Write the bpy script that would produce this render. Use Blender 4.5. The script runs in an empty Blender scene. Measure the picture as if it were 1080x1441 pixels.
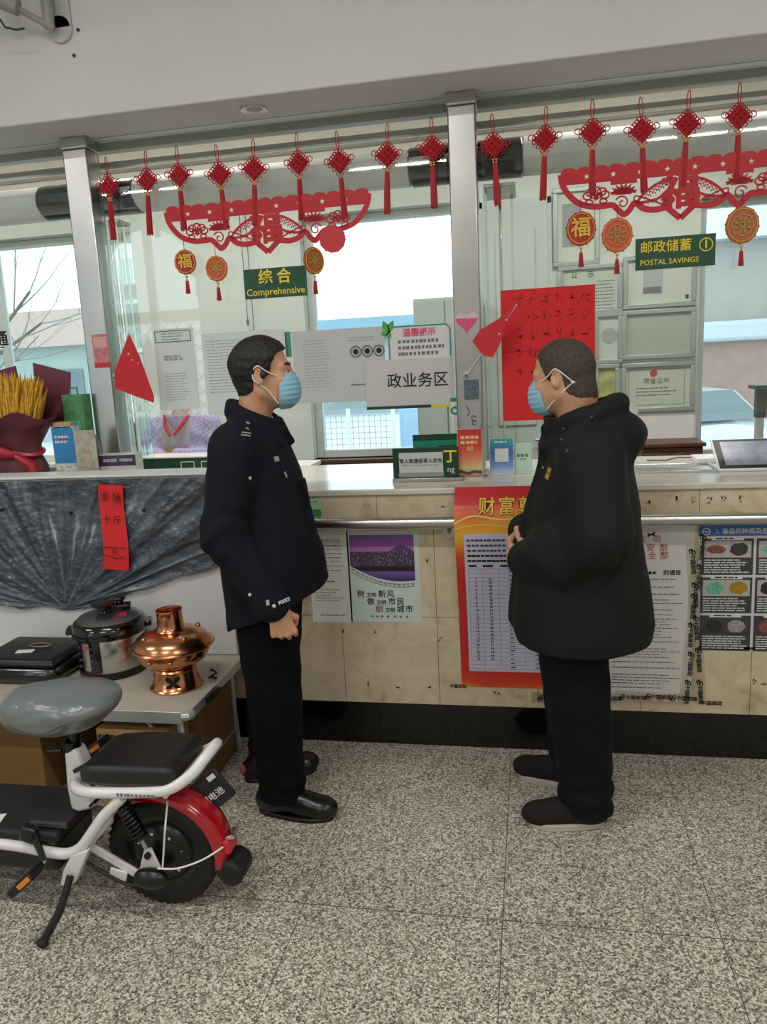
import bpy, bmesh, math, random
import numpy as np
from mathutils import Vector, Matrix, noise
random.seed(7)
C = bpy.context.scene.collection
PI = math.pi
S = bpy.context.scene

# ------------------------------------------------------------------ camera
CAM_H = 1.6
YAW, PITCH, ROLL, FPX = -0.19407714, 0.18617508, 0.05116342, 1085.6941
def cam_axes():
    f = np.array([math.sin(YAW)*math.cos(PITCH), math.cos(YAW)*math.cos(PITCH), -math.sin(PITCH)])
    rt = np.array([math.cos(YAW), -math.sin(YAW), 0.0]); dn = np.cross(f, rt)
    return np.array([math.cos(ROLL)*rt+math.sin(ROLL)*dn, -math.sin(ROLL)*rt+math.cos(ROLL)*dn, f])
AX = cam_axes()
cd = bpy.data.cameras.new('camera'); cam = bpy.data.objects.new('camera', cd); C.objects.link(cam)
cd.sensor_fit = 'VERTICAL'; cd.sensor_height = 24.0; cd.lens = 24.0*FPX/1441.0; cd.clip_end = 300; cd.clip_start = 0.05
r_, d_, f_ = AX
cam.matrix_world = Matrix(((r_[0], -d_[0], -f_[0], 0), (r_[1], -d_[1], -f_[1], 0), (r_[2], -d_[2], -f_[2], CAM_H), (0, 0, 0, 1)))
S.camera = cam

# ------------------------------------------------------------------ world and light
S.view_settings.view_transform = 'Standard'; S.view_settings.look = 'None'
S.view_settings.gamma = 1.0; S.view_settings.use_curve_mapping = False
S.view_settings.exposure = 0.18
w = bpy.data.worlds.new('overcast_sky'); S.world = w; w.use_nodes = True
bg = w.node_tree.nodes['Background']; bg.inputs[0].default_value = (0.80, 0.93, 1.0, 1); bg.inputs[1].default_value = 2.3
LAMP_W = 25.0          # watts of each ceiling panel in the public hall
BACK_FILL_W = 21.0          # watts of each unseen panel added to brighten the staff area

# ------------------------------------------------------------------ helpers
def at(px, py, Y):
    d = AX.T @ np.array([(px-540)/FPX, (py-720.5)/FPX, 1.0]); t = Y/d[1]
    return Vector((t*d[0], Y, CAM_H+t*d[2]))
def atz(px, py, Z):
    d = AX.T @ np.array([(px-540)/FPX, (py-720.5)/FPX, 1.0]); t = (Z-CAM_H)/d[2]
    return Vector((t*d[0], t*d[1], Z))
def lin(c):
    if isinstance(c, str):
        c = c.lstrip('#'); c = [int(c[i:i+2], 16)/255 for i in (0, 2, 4)]
    return tuple((v/12.92 if v <= .04045 else ((v+.055)/1.055)**2.4) for v in c[:3]) + (1,)
MATS = {}
def mat(name, col, rough=.6, metal=0, var=0, vscale=8, bump=0, bscale=60, spec=.5, coat=0, trans=0, emit=0, sheen=0, aniso=0):
    """procedural principled material: base colour with a little noise variation and fine relief"""
    if name in MATS: return MATS[name]
    m = bpy.data.materials.new(name); m.use_nodes = True; MATS[name] = m
    nt = m.node_tree; b = nt.nodes['Principled BSDF']; L = nt.links.new
    col = lin(col)
    b.inputs['Base Color'].default_value = col; b.inputs['Roughness'].default_value = rough
    b.inputs['Metallic'].default_value = metal; b.inputs['Specular IOR Level'].default_value = spec
    b.inputs['Coat Weight'].default_value = coat; b.inputs['Coat Roughness'].default_value = .08
    b.inputs['Sheen Weight'].default_value = sheen
    if trans: b.inputs['Transmission Weight'].default_value = trans
    if emit:
        b.inputs['Emission Color'].default_value = col; b.inputs['Emission Strength'].default_value = emit
    if var or bump:
        g = nt.nodes.new('ShaderNodeNewGeometry')
    if var:
        n = nt.nodes.new('ShaderNodeTexNoise'); n.inputs['Scale'].default_value = vscale; n.inputs['Detail'].default_value = 5
        L(g.outputs['Position'], n.inputs['Vector'])
        r = nt.nodes.new('ShaderNodeMapRange'); r.inputs[1].default_value = .3; r.inputs[2].default_value = .7
        r.inputs[3].default_value = 1-var; r.inputs[4].default_value = 1+var
        L(n.outputs['Fac'], r.inputs[0])
        mx = nt.nodes.new('ShaderNodeMix'); mx.data_type = 'RGBA'; mx.blend_type = 'MULTIPLY'; mx.inputs[0].default_value = 1
        mx.inputs[6].default_value = col; L(r.outputs[0], mx.inputs[7]); L(mx.outputs[2], b.inputs['Base Color'])
    if bump:
        n = nt.nodes.new('ShaderNodeTexNoise'); n.inputs['Scale'].default_value = bscale; n.inputs['Detail'].default_value = 4
        L(g.outputs['Position'], n.inputs['Vector'])
        bn = nt.nodes.new('ShaderNodeBump'); bn.inputs['Strength'].default_value = bump; bn.inputs['Distance'].default_value = .004
        L(n.outputs['Fac'], bn.inputs['Height']); L(bn.outputs[0], b.inputs['Normal'])
    return m

def glass_mat(name, tint, refl=.06, edge=.0):
    """thin clear pane: mostly straight-through light, a fresnel-weighted mirror layer"""
    m = bpy.data.materials.new(name); m.use_nodes = True; nt = m.node_tree; nt.nodes.clear(); L = nt.links.new
    o = nt.nodes.new('ShaderNodeOutputMaterial'); t = nt.nodes.new('ShaderNodeBsdfTransparent'); g = nt.nodes.new('ShaderNodeBsdfGlossy')
    t.inputs[0].default_value = lin(tint); g.inputs['Roughness'].default_value = .01; g.inputs[0].default_value = (.95, 1, .98, 1)
    lw = nt.nodes.new('ShaderNodeFresnel'); lw.inputs[0].default_value = 1.45
    mm = nt.nodes.new('ShaderNodeMath'); mm.operation = 'MULTIPLY_ADD'; mm.inputs[1].default_value = .8; mm.inputs[2].default_value = refl-.03
    L(lw.outputs[0], mm.inputs[0])
    mx = nt.nodes.new('ShaderNodeMixShader'); L(mm.outputs[0], mx.inputs[0]); L(t.outputs[0], mx.inputs[1]); L(g.outputs[0], mx.inputs[2]); L(mx.outputs[0], o.inputs[0])
    return m

class MB:
    """collects vertices and faces, then links them as ONE mesh object"""
    def __init__(s): s.v = []; s.f = []
    def add(s, v, f):
        k = len(s.v); s.v += [tuple(p) for p in v]; s.f += [tuple(i+k for i in q) for q in f]; return s
    def box(s, c, d, rot=None):
        hx, hy, hz = d[0]/2, d[1]/2, d[2]/2
        v = [Vector((x, y, z)) for x in (-hx, hx) for y in (-hy, hy) for z in (-hz, hz)]
        if rot is not None: v = [rot @ p for p in v]
        c = Vector(c)
        return s.add([p+c for p in v], [(0, 1, 3, 2), (4, 6, 7, 5), (0, 4, 5, 1), (2, 3, 7, 6), (0, 2, 6, 4), (1, 5, 7, 3)])
    def box2(s, a, b):
        return s.box([(a[i]+b[i])/2 for i in range(3)], [abs(b[i]-a[i]) for i in range(3)])
    def tube(s, pts, r, n=8, cap=True, closed=False):
        pts = [Vector(p) for p in pts]; N = len(pts); rr = r if hasattr(r, '__len__') else [r]*N
        up = None; rings = []
        for i, p in enumerate(pts):
            if closed: t = pts[(i+1) % N]-pts[i-1]
            else: t = (pts[min(i+1, N-1)]-pts[max(i-1, 0)])
            t = t.normalized() if t.length > 1e-9 else Vector((0, 0, 1))
            if up is None:
                up = t.orthogonal().normalized()
            else:
                up = (up - t*up.dot(t)); up = up.normalized() if up.length > 1e-6 else t.orthogonal().normalized()
            b = t.cross(up)
            rings.append([p+(up*math.cos(2*PI*k/n)+b*math.sin(2*PI*k/n))*rr[i] for k in range(n)])
        k0 = len(s.v)
        for q in rings: s.v += [tuple(p) for p in q]
        for i in range(N if closed else N-1):
            j = (i+1) % N
            for k in range(n):
                s.f.append((k0+i*n+k, k0+i*n+(k+1) % n, k0+j*n+(k+1) % n, k0+j*n+k))
        if cap and not closed:
            s.f.append(tuple(k0+k for k in range(n))[::-1]); s.f.append(tuple(k0+(N-1)*n+k for k in range(n)))
        return s
    def cyl(s, a, b, r, n=20, r2=None):
        return s.tube([a, b], [r, r if r2 is None else r2], n)
    def lathe(s, prof, n=28, c=(0, 0, 0), axis=None, a0=0, a1=2*PI):
        """prof: list of (radius, height); spun about z (or AXIS matrix)"""
        full = abs(a1-a0-2*PI) < 1e-6; m = n if full else n+1
        v = []
        for (r, h) in prof:
            for k in range(m):
                a = a0+(a1-a0)*k/n
                p = Vector((r*math.cos(a), r*math.sin(a), h))
                v.append((axis @ p if axis is not None else p)+Vector(c))
        f = []
        for i in range(len(prof)-1):
            for k in range(n):
                k2 = (k+1) % m
                f.append((i*m+k, i*m+k2, (i+1)*m+k2, (i+1)*m+k))
        return s.add(v, f)
    def prism(s, poly, d, M=None):
        """poly: 2D points (u,v) in the u-v plane, extruded by d along +w; M maps (u,v,w) to space"""
        n = len(poly)
        v = [Vector((p[0], p[1], 0)) for p in poly]+[Vector((p[0], p[1], d)) for p in poly]
        if M is not None: v = [M @ p for p in v]
        f = [tuple(range(n))[::-1], tuple(range(n, 2*n))]+[(i, (i+1) % n, n+(i+1) % n, n+i) for i in range(n)]
        return s.add(v, f)
    def sphere(s, c, r, n=12, sc=(1, 1, 1), M=None):
        prof = [(math.sin(PI*i/n), -math.cos(PI*i/n)) for i in range(n+1)]
        v = []; m = 2*n
        for (q, h) in prof:
            for k in range(m):
                p = Vector((q*math.cos(2*PI*k/m)*sc[0], q*math.sin(2*PI*k/m)*sc[1], h*sc[2]))*r
                v.append((M @ p if M is not None else p)+Vector(c))
        return s.add(v, [(i*m+k, i*m+(k+1) % m, (i+1)*m+(k+1) % m, (i+1)*m+k) for i in range(n) for k in range(m)])
    def build(s, name, m, parent=None, smooth=35, bevel=0, seg=2, loc=None, weld=False, wn=False):
        me = bpy.data.meshes.new(name); me.from_pydata(s.v, [], s.f); me.update()
        bm = bmesh.new(); bm.from_mesh(me)
        if weld: bmesh.ops.remove_doubles(bm, verts=bm.verts, dist=1e-5)
        bmesh.ops.recalc_face_normals(bm, faces=bm.faces); bm.to_mesh(me); bm.free()
        return link(name, me, m, parent, smooth, bevel, seg, loc)
def link(name, me, m, parent=None, smooth=35, bevel=0, seg=2, loc=None):
    o = bpy.data.objects.new(name, me); C.objects.link(o)
    if m is not None: me.materials.append(m)
    if smooth:
        me.shade_smooth()
        if smooth < 180: me.set_sharp_from_angle(angle=math.radians(smooth))
    if bevel:
        b = o.modifiers.new('bevel', 'BEVEL'); b.width = bevel; b.segments = seg; b.limit_method = 'ANGLE'; b.angle_limit = math.radians(40)
    if parent is not None: o.parent = parent
    if loc is not None: o.location = loc
    return o
def tag(o, label, cat, group=None):
    o['label'] = label; o['category'] = cat
    if group: o['group'] = group
    return o
def thing(name, label, cat, loc=(0, 0, 0), rz=0, group=None):
    o = bpy.data.objects.new(name, None); C.objects.link(o); o.location = loc; o.rotation_euler = (0, 0, rz); o.empty_display_size = .1
    return tag(o, label, cat, group)
def struct(o): o['kind'] = 'structure'; return o
def copy_tree(o, parent=None):
    c = o.copy(); C.objects.link(c); c.parent = parent
    for ch in list(o.children): copy_tree(ch, c)
    return c
FACE = Matrix(((1, 0, 0), (0, 0, 1), (0, 1, 0)))     # (u,v,w) -> x,z plane facing -y (w grows away from the viewer)
TEXTS = {}
def text_mesh(body, size=.05, bold=0, thick=.0008, spacing=1.0, align='CENTER', res=2, line=1.0):
    c = bpy.data.curves.new('lettering', 'FONT'); c.body = body; c.size = size; c.extrude = thick; c.offset = bold*size
    c.align_x = align; c.align_y = 'CENTER'; c.space_character = spacing; c.resolution_u = res; c.space_line = line
    o = bpy.data.objects.new('lettering', c); C.objects.link(o)
    dg = bpy.context.evaluated_depsgraph_get()
    me = bpy.data.meshes.new_from_object(o.evaluated_get(dg))
    bpy.data.objects.remove(o); bpy.data.curves.remove(c)
    return me
def text(body, pos, size, m, parent=None, bold=0, spacing=1.0, align='CENTER', name='lettering', sx=1.0, rot=(PI/2, 0, 0), line=1.0, thick=.0008):
    """flat print: real letter outlines lying on a sheet, facing -y unless ROT says otherwise"""
    me = text_mesh(body, size, bold, thick, spacing, align, 2, line)
    me.name = name
    o = bpy.data.objects.new(name, me); C.objects.link(o); me.materials.clear(); me.materials.append(m)
    o.location = pos; o.rotation_euler = rot; o.scale = (sx, 1, 1)
    if parent is not None: o.parent = parent
    return o
def print_lines(parent, x0, x1, zs, y, h, m, seed=1, name='small_print', ragged=.25, gap=.004, word=(.008, .03)):
    """rows of tiny unreadable print: one mesh of short dashes"""
    rnd = random.Random(seed); b = MB()
    for z in zs:
        x = x0; xe = x1-(x1-x0)*ragged*rnd.random()
        while x < xe:
            l = min(rnd.uniform(*word), xe-x)
            b.add([(x, y, z-h/2), (x+l, y, z-h/2), (x+l, y, z+h/2), (x, y, z+h/2)], [(0, 1, 2, 3)])
            x += l+gap*rnd.uniform(.5, 1.5)
    o = b.build(name, m, parent, smooth=0); o['kind'] = 'stuff'; return o
def quad(b, x0, x1, z0, z1, y):
    return b.add([(x0, y, z0), (x1, y, z0), (x1, y, z1), (x0, y, z1)], [(0, 1, 2, 3)])

# ------------------------------------------------------------------ signed-distance modelling (bodies, clothes)
class Field:
    """a sampled distance field: rounded shapes are blended in, the zero surface becomes one continuous mesh"""
    def __init__(s, lo, hi, h):
        s.lo = np.array(lo, np.float32); s.h = h
        s.n = np.ceil((np.array(hi)-np.array(lo))/h).astype(int)+1
        s.F = np.full(s.n, 9.0, np.float32)
    def win(s, lo, hi):
        i0 = np.clip(np.floor((np.array(lo)-s.lo)/s.h).astype(int), 0, s.n-1); i1 = np.clip(np.ceil((np.array(hi)-s.lo)/s.h).astype(int)+1, 1, s.n)
        i1 = np.maximum(i1, i0+1)
        ax = [s.lo[k]+s.h*np.arange(i0[k], i1[k], dtype=np.float32) for k in range(3)]
        return tuple(slice(a, b) for a, b in zip(i0, i1)), ax[0][:, None, None], ax[1][None, :, None], ax[2][None, None, :]
    def put(s, fn, lo, hi, k=.02, op='add'):
        m = 2.5*k+4*s.h
        sl, X, Y, Z = s.win(np.array(lo)-m, np.array(hi)+m)
        d = np.broadcast_to(fn(X, Y, Z), s.F[sl].shape).astype(np.float32); A = s.F[sl]
        if op == 'sub':
            d = -d
            hh = np.clip(.5+.5*(A-d)/max(k, 1e-6), 0, 1); s.F[sl] = np.where(A > 5, A, d+(A-d)*hh+k*hh*(1-hh)); return s
        if op == 'int': s.F[sl] = np.maximum(A, d); return s
        hh = np.clip(.5+.5*(d-A)/max(k, 1e-6), 0, 1)
        s.F[sl] = np.where(A > 5, d, d+(A-d)*hh-k*hh*(1-hh)); return s
    def cap(s, a, b, ra, rb=None, k=.02, op='add', sq=None):
        """tapered capsule from a to b"""
        rb = ra if rb is None else rb; a = np.array(a, np.float32); b = np.array(b, np.float32); ab = b-a; L = float(ab@ab)+1e-9; R = max(ra, rb)
        def fn(X, Y, Z):
            px, py, pz = X-a[0], Y-a[1], Z-a[2]
            t = np.clip((px*ab[0]+py*ab[1]+pz*ab[2])/L, 0, 1)
            return np.sqrt((px-t*ab[0])**2+(py-t*ab[1])**2+(pz-t*ab[2])**2)-(ra+(rb-ra)*t)
        return s.put(fn, np.minimum(a, b)-R, np.maximum(a, b)+R, k, op)
    def ell(s, c, r, M=None, k=.02, op='add'):
        """ellipsoid; M = 3x3 rotation (columns = its axes)"""
        c = np.array(c, np.float32); r = np.array(r, np.float32); R = float(r.max())
        def fn(X, Y, Z):
            p = [X-c[0], Y-c[1], Z-c[2]]
            if M is not None: p = [p[0]*M[0][i]+p[1]*M[1][i]+p[2]*M[2][i] for i in range(3)]
            k0 = np.sqrt((p[0]/r[0])**2+(p[1]/r[1])**2+(p[2]/r[2])**2); k1 = np.sqrt((p[0]/r[0]**2)**2+(p[1]/r[1]**2)**2+(p[2]/r[2]**2)**2)
            return k0*(k0-1)/np.maximum(k1, 1e-6)
        return s.put(fn, c-R, c+R, k, op)
    def loft(s, rows, k=.02, op='add', p=2.3):
        """stack of horizontal super-ellipses; rows: (z, cx, cy, rx, ry)"""
        rows = sorted(rows); A = np.array(rows, np.float32); z0, z1 = A[0, 0], A[-1, 0]
        def fn(X, Y, Z):
            zz = np.clip(Z, z0, z1); q = [np.interp(zz.ravel(), A[:, 0], A[:, i]).reshape(zz.shape).astype(np.float32) for i in (1, 2, 3, 4)]
            n = (np.abs((X-q[0])/q[2])**p+np.abs((Y-q[1])/q[3])**p)**(1/p)
            d = (n-1)*np.minimum(q[2], q[3])
            dz = np.maximum(np.maximum(z0-Z, Z-z1), -9)
            return np.where(dz > 0, np.sqrt(np.maximum(d, 0)**2+dz**2), np.maximum(d, dz))
        lo = [(A[:, 1]-A[:, 3]).min(), (A[:, 2]-A[:, 4]).min(), z0]; hi = [(A[:, 1]+A[:, 3]).max(), (A[:, 2]+A[:, 4]).max(), z1]
        return s.put(fn, lo, hi, k, op)
    def folds(s, fn, lo, hi):
        sl, X, Y, Z = s.win(lo, hi); s.F[sl] += np.where(s.F[sl] < 5, fn(X, Y, Z), 0); return s
    def mesh(s, name, m, parent=None, relax=1):
        F = s.F; F[0] = F[-1] = 9; F[:, 0] = F[:, -1] = 9; F[:, :, 0] = F[:, :, -1] = 9
        n0, n1, n2 = F.shape; Sg = F < 0
        cnt = np.zeros((n0-1, n1-1, n2-1), np.int8)
        for a in (0, 1):
            for b in (0, 1):
                for c in (0, 1): cnt += Sg[a:n0-1+a, b:n1-1+b, c:n2-1+c]
        act = (cnt > 0) & (cnt < 8); I = np.argwhere(act)
        idx = np.full(cnt.shape, -1, np.int32); idx[act] = np.arange(len(I))
        P = np.zeros((len(I), 3), np.float32); K = np.zeros(len(I), np.float32)
        for ax in range(3):
            o = [k for k in range(3) if k != ax]
            for u in (0, 1):
                for v in (0, 1):
                    j = I.copy(); j[:, o[0]] += u; j[:, o[1]] += v; j2 = j.copy(); j2[:, ax] += 1
                    f0 = F[j[:, 0], j[:, 1], j[:, 2]]; f1 = F[j2[:, 0], j2[:, 1], j2[:, 2]]
                    x = (f0 < 0) != (f1 < 0); t = np.where(x, f0/np.where(x, f0-f1, 1), 0)
                    q = j.astype(np.float32); q[:, ax] += t; P[x] += q[x]; K[x] += 1
        V = s.lo+s.h*P/K[:, None]
        quads = []
        for ax in range(3):
            o = [k for k in range(3) if k != ax]; sa = [slice(None)]*3; sb = [slice(None)]*3
            sa[ax] = slice(0, -1); sb[ax] = slice(1, None)
            E = np.argwhere(Sg[tuple(sa)] != Sg[tuple(sb)]); E = E[(E[:, o[0]] > 0) & (E[:, o[1]] > 0)]
            E = E[(E[:, o[0]] < cnt.shape[o[0]]) & (E[:, o[1]] < cnt.shape[o[1]])]
            def g(u, v):
                j = E.copy(); j[:, o[0]] -= u; j[:, o[1]] -= v; return idx[j[:, 0], j[:, 1], j[:, 2]]
            q = np.stack([g(0, 0), g(1, 0), g(1, 1), g(0, 1)], 1)
            flip = Sg[E[:, 0], E[:, 1], E[:, 2]] ^ (ax == 1)
            q[~flip] = q[~flip][:, ::-1]; quads.append(q)
        Q = np.concatenate(quads)
        for _ in range(relax):       # light smoothing along the grid edges
            acc = np.zeros_like(V); c = np.zeros(len(V), np.float32)
            for a, b in ((0, 1), (1, 2), (2, 3), (3, 0)):
                np.add.at(acc, Q[:, a], V[Q[:, b]]); np.add.at(c, Q[:, a], 1)
                np.add.at(acc, Q[:, b], V[Q[:, a]]); np.add.at(c, Q[:, b], 1)
            V = V*.5+.5*acc/np.maximum(c, 1)[:, None]
        me = bpy.data.meshes.new(name); me.vertices.add(len(V)); me.vertices.foreach_set('co', V.astype(np.float32).ravel())
        me.loops.add(len(Q)*4); me.loops.foreach_set('vertex_index', Q[:, ::-1].astype(np.int32).ravel())
        me.polygons.add(len(Q)); me.polygons.foreach_set('loop_start', np.arange(len(Q), dtype=np.int32)*4)
        me.update(calc_edges=True); me.validate()
        return link(name, me, m, parent, smooth=180)
def snoise(X, Y, Z, f, seed=0):
    """cheap smooth noise: a few warped sines"""
    r = np.random.RandomState(seed); out = 0
    for i in range(4):
        a = r.normal(size=3)*f; ph = r.rand()*6.28
        out = out+np.sin(a[0]*X+a[1]*Y+a[2]*Z+ph+1.3*np.sin(.6*(a[1]*X-a[2]*Y+a[0]*Z)+ph*2))
    return out/4

# ------------------------------------------------------------------ materials of the place
M = dict(
 plaster=mat('white_plaster', '#d6d6d3', .75, var=.03, vscale=3, bump=.05, bscale=25),
 cream=mat('cream_plaster', '#ece4d8', .8, var=.02, vscale=2),
 backwall=mat('pale_green_wall_paint', '#dadfd8', .7, var=.03, vscale=2),
 grout=mat('dark_grout', '#55524c', .9),
 granite=mat('black_granite', '#0c0c0c', .12, var=.3, vscale=40),
 steel=mat('brushed_steel', '#b9b8b5', .28, 1, var=.05, vscale=6, bump=.02, bscale=30),
 chrome=mat('polished_steel', '#d8d8d8', .12, 1),
 greypaint=mat('grey_metal_paint', '#9a968e', .45),
 pvc=mat('white_window_plastic', '#cfd4d2', .4),
 black=mat('black_plastic', '#121213', .4),
 blackgloss=mat('glossy_black_plastic', '#0b0b0c', .15, coat=.5),
 white=mat('white_plastic', '#ececea', .35),
 paper=mat('white_paper', '#dfe3e3', .8),
 ink=mat('black_ink', '#17171a', .7), inkgrey=mat('grey_ink', '#74787c', .8), inkfaint=mat('faint_ink', '#9ba3a6', .8), inkred=mat('red_ink', '#c23a44', .7),
 red=mat('red_plastic_lacquer', '#c01526', .5), redpaper=mat('red_paper', '#d81f24', .7, var=.05, vscale=14),
 redcloth=mat('red_silk', '#b00d22', .55, bump=.2, bscale=500), gold=mat('gold_print', '#e8b93a', .4), goldmetal=mat('gold_beads', '#e2b45c', .3, .8),
 green=mat('green_board', '#0e4f33', .5), yellow=mat('yellow_lettering', '#f0d43c', .5),
 snow=mat('snow', '#c3cbd2', .9, var=.04, vscale=.8), wood=mat('brown_wood', '#5f3b2b', .45, var=.2, vscale=20),
)
def floor_mat():
    m = bpy.data.materials.new('terrazzo'); m.use_nodes = True; nt = m.node_tree; L = nt.links.new; b = nt.nodes['Principled BSDF']
    g = nt.nodes.new('ShaderNodeNewGeometry')
    v = nt.nodes.new('ShaderNodeTexVoronoi'); v.inputs['Scale'].default_value = 175; L(g.outputs['Position'], v.inputs['Vector'])
    n = nt.nodes.new('ShaderNodeTexNoise'); n.inputs['Scale'].default_value = 210; n.inputs['Detail'].default_value = 3; L(g.outputs['Position'], n.inputs['Vector'])
    sp = nt.nodes.new('ShaderNodeSeparateColor'); L(v.outputs['Color'], sp.inputs[0])
    ad = nt.nodes.new('ShaderNodeMath'); ad.operation = 'MULTIPLY_ADD'; ad.inputs[1].default_value = .55; L(n.outputs['Fac'], ad.inputs[2]); L(sp.outputs[0], ad.inputs[0])
    cr = nt.nodes.new('ShaderNodeValToRGB'); e = cr.color_ramp; e.interpolation = 'LINEAR'
    e.elements[0].position = .40; e.elements[0].color = lin('#23211e'); e.elements[1].position = 1.0; e.elements[1].color = lin('#e8e2d4')
    for p, c in ((.52, '#5f5a51'), (.66, '#928b7e'), (.84, '#b8b1a2')):
        q = e.elements.new(p); q.color = lin(c)
    L(ad.outputs[0], cr.inputs[0])
    n2 = nt.nodes.new('ShaderNodeTexNoise'); n2.inputs['Scale'].default_value = 2.2; n2.inputs['Detail'].default_value = 4; L(g.outputs['Position'], n2.inputs['Vector'])
    mr = nt.nodes.new('ShaderNodeMapRange'); mr.inputs[1].default_value = .3; mr.inputs[2].default_value = .7; mr.inputs[3].default_value = .88; mr.inputs[4].default_value = 1.08; L(n2.outputs['Fac'], mr.inputs[0])
    mx = nt.nodes.new('ShaderNodeMix'); mx.data_type = 'RGBA'; mx.blend_type = 'MULTIPLY'; mx.inputs[0].default_value = 1; L(cr.outputs[0], mx.inputs[6]); L(mr.outputs[0], mx.inputs[7])
    L(mx.outputs[2], b.inputs['Base Color']); b.inputs['Roughness'].default_value = .38; return m
def stone_mat():
    m = bpy.data.materials.new('beige_stone'); m.use_nodes = True; nt = m.node_tree; L = nt.links.new; b = nt.nodes['Principled BSDF']
    g = nt.nodes.new('ShaderNodeNewGeometry'); n = nt.nodes.new('ShaderNodeTexNoise'); n.inputs['Scale'].default_value = 5; n.inputs['Detail'].default_value = 8; n.inputs['Roughness'].default_value = .65; n.inputs['Distortion'].default_value = 1.2
    L(g.outputs['Position'], n.inputs['Vector'])
    cr = nt.nodes.new('ShaderNodeValToRGB'); e = cr.color_ramp
    e.elements[0].position = .30; e.elements[0].color = lin('#a08c6e'); e.elements[1].position = .72; e.elements[1].color = lin('#e0d4bd')
    for p, c in ((.42, '#cbbb9d'), (.55, '#d8c9ac')):
        q = e.elements.new(p); q.color = lin(c)
    L(n.outputs['Fac'], cr.inputs[0])
    oi = nt.nodes.new('ShaderNodeObjectInfo'); mr = nt.nodes.new('ShaderNodeMapRange'); mr.inputs[3].default_value = .93; mr.inputs[4].default_value = 1.05; L(oi.outputs['Random'], mr.inputs[0])
    mx = nt.nodes.new('ShaderNodeMix'); mx.data_type = 'RGBA'; mx.blend_type = 'MULTIPLY'; mx.inputs[0].default_value = 1; L(cr.outputs[0], mx.inputs[6]); L(mr.outputs[0], mx.inputs[7])
    L(mx.outputs[2], b.inputs['Base Color']); b.inputs['Roughness'].default_value = .3; return m
M['terrazzo'] = floor_mat(); M['stone'] = stone_mat()
M['pane'] = glass_mat('clear_pane', '#fafcfa', .05); M['winpane'] = glass_mat('window_glass', '#f7fcfb', .03)
M['fin'] = glass_mat('green_edge_glass', '#f1f7f4', .05)
M['marble'] = mat('pale_marble', '#d9d4c9', .16, var=.06, vscale=6)

# ------------------------------------------------------------------ the rooms
X0, X1, YF, YC, YB, ZC = -6.4, 3.4, -2.4, 3.03, 5.5, 3.6
fl = struct(MB().box2((X0, YF, -.2), (X1, YB+.24, -.0012)).build('floor', M['grout']))
tile_me = None
for i in range(-6, 5):
    for j in range(-5, 2):
        xa = -.102+.6*i; ya = 2.003+.6*j; yb = min(ya+.6, YC)
        if tile_me is None or yb-ya < .59:
            b = MB().box2((-.2986, -.2978, -.012), (.2986, .2978, 0)) if yb-ya > .59 else MB().box2((-.2988, -(yb-ya)/2+.0012, -.012), (.2988, (yb-ya)/2, 0))
            o = b.build('tile', M['terrazzo'], fl, smooth=0)
            if yb-ya > .59: tile_me = o.data
        else:
            o = bpy.data.objects.new('tile', tile_me); C.objects.link(o); o.parent = fl
        o.location = (xa+.3, (ya+yb)/2, 0)
struct(MB().box2((X0, YF, ZC), (X1, 3.12, ZC+.2)).build('ceiling', M['plaster']))
struct(MB().box2((X0, 3.12, 2.66), (X1, 3.56, ZC+.2)).build('trim_1', M['plaster'], bevel=.006))     # the beam over the counter
struct(MB().box2((X0, 3.56, 3.36), (X1, YB+.24, 3.6)).build('ceiling_rear', M['cream']))
# rear wall with three window openings
WIN = [(-4.9, -3.275, .98, 2.69), (-1.585, -.42, .95, 2.665), (1.09, 2.5, .875, 2.56)]
b = MB(); y0, y1 = YB, YB+.24; xs = X0
for (xa, xb, za, zb) in WIN:
    b.box2((xs, y0, 0), (xa, y1, 3.4)); b.box2((xa, y0, 0), (xb, y1, za)); b.box2((xa, y0, zb), (xb, y1, 3.4)); xs = xb
b.box2((xs, y0, 0), (X1, y1, 3.4)); struct(b.build('wall_back', M['backwall'], smooth=0))
struct(MB().box2((X0-.2, YF-.2, 0), (X0, YB+.24, ZC+.2)).build('wall_left', M['plaster']))
struct(MB().box2((X1, YF-.2, 0), (X1+.2, YB+.24, ZC+.2)).build('wall_right', M['plaster']))
for k, (xa, xb, za, zb) in enumerate(WIN):
    yy = YB+.1
    b = MB(); fw = .055
    b.box2((xa, yy, za), (xa+fw, yy+.07, zb)).box2((xb-fw, yy, za), (xb, yy+.07, zb)).box2((xa+fw, yy, za), (xb-fw, yy+.07, za+fw)).box2((xa+fw, yy, zb-fw), (xb-fw, yy+.07, zb))
    wf = struct(b.build('window_%d' % (k+1), M['pvc'], bevel=.006))
    if k == 0: MB().box2((-4.12, yy+.005, za+fw), (-4.06, yy+.06, zb-fw)).build('mullion', M['pvc'], wf, bevel=.005)
    if k == 2: MB().box2((1.80, yy+.005, za+fw), (1.86, yy+.06, zb-fw)).build('mullion', M['pvc'], wf, bevel=.005)
    MB().box2((xa+.02, yy+.03, za+.02), (xb-.02, yy+.036, zb-.02)).build('pane', M['winpane'], wf, smooth=0)
    MB().box2((xa-.04, YB-.06, za-.035), (xb+.04, yy, za)).build('sill', M['wood'] if k == 1 else M['pvc'], wf, bevel=.006)
struct(MB().box2((X0, YB-.03, 2.90), (X1, YB, 3.36)).build('trim_5', M['cream'], bevel=.004)); struct(MB().box2((X0, YB-.05, 3.06), (X1, YB-.03, 3.085)).build('trim_6', M['greypaint'], bevel=.004))
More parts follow.
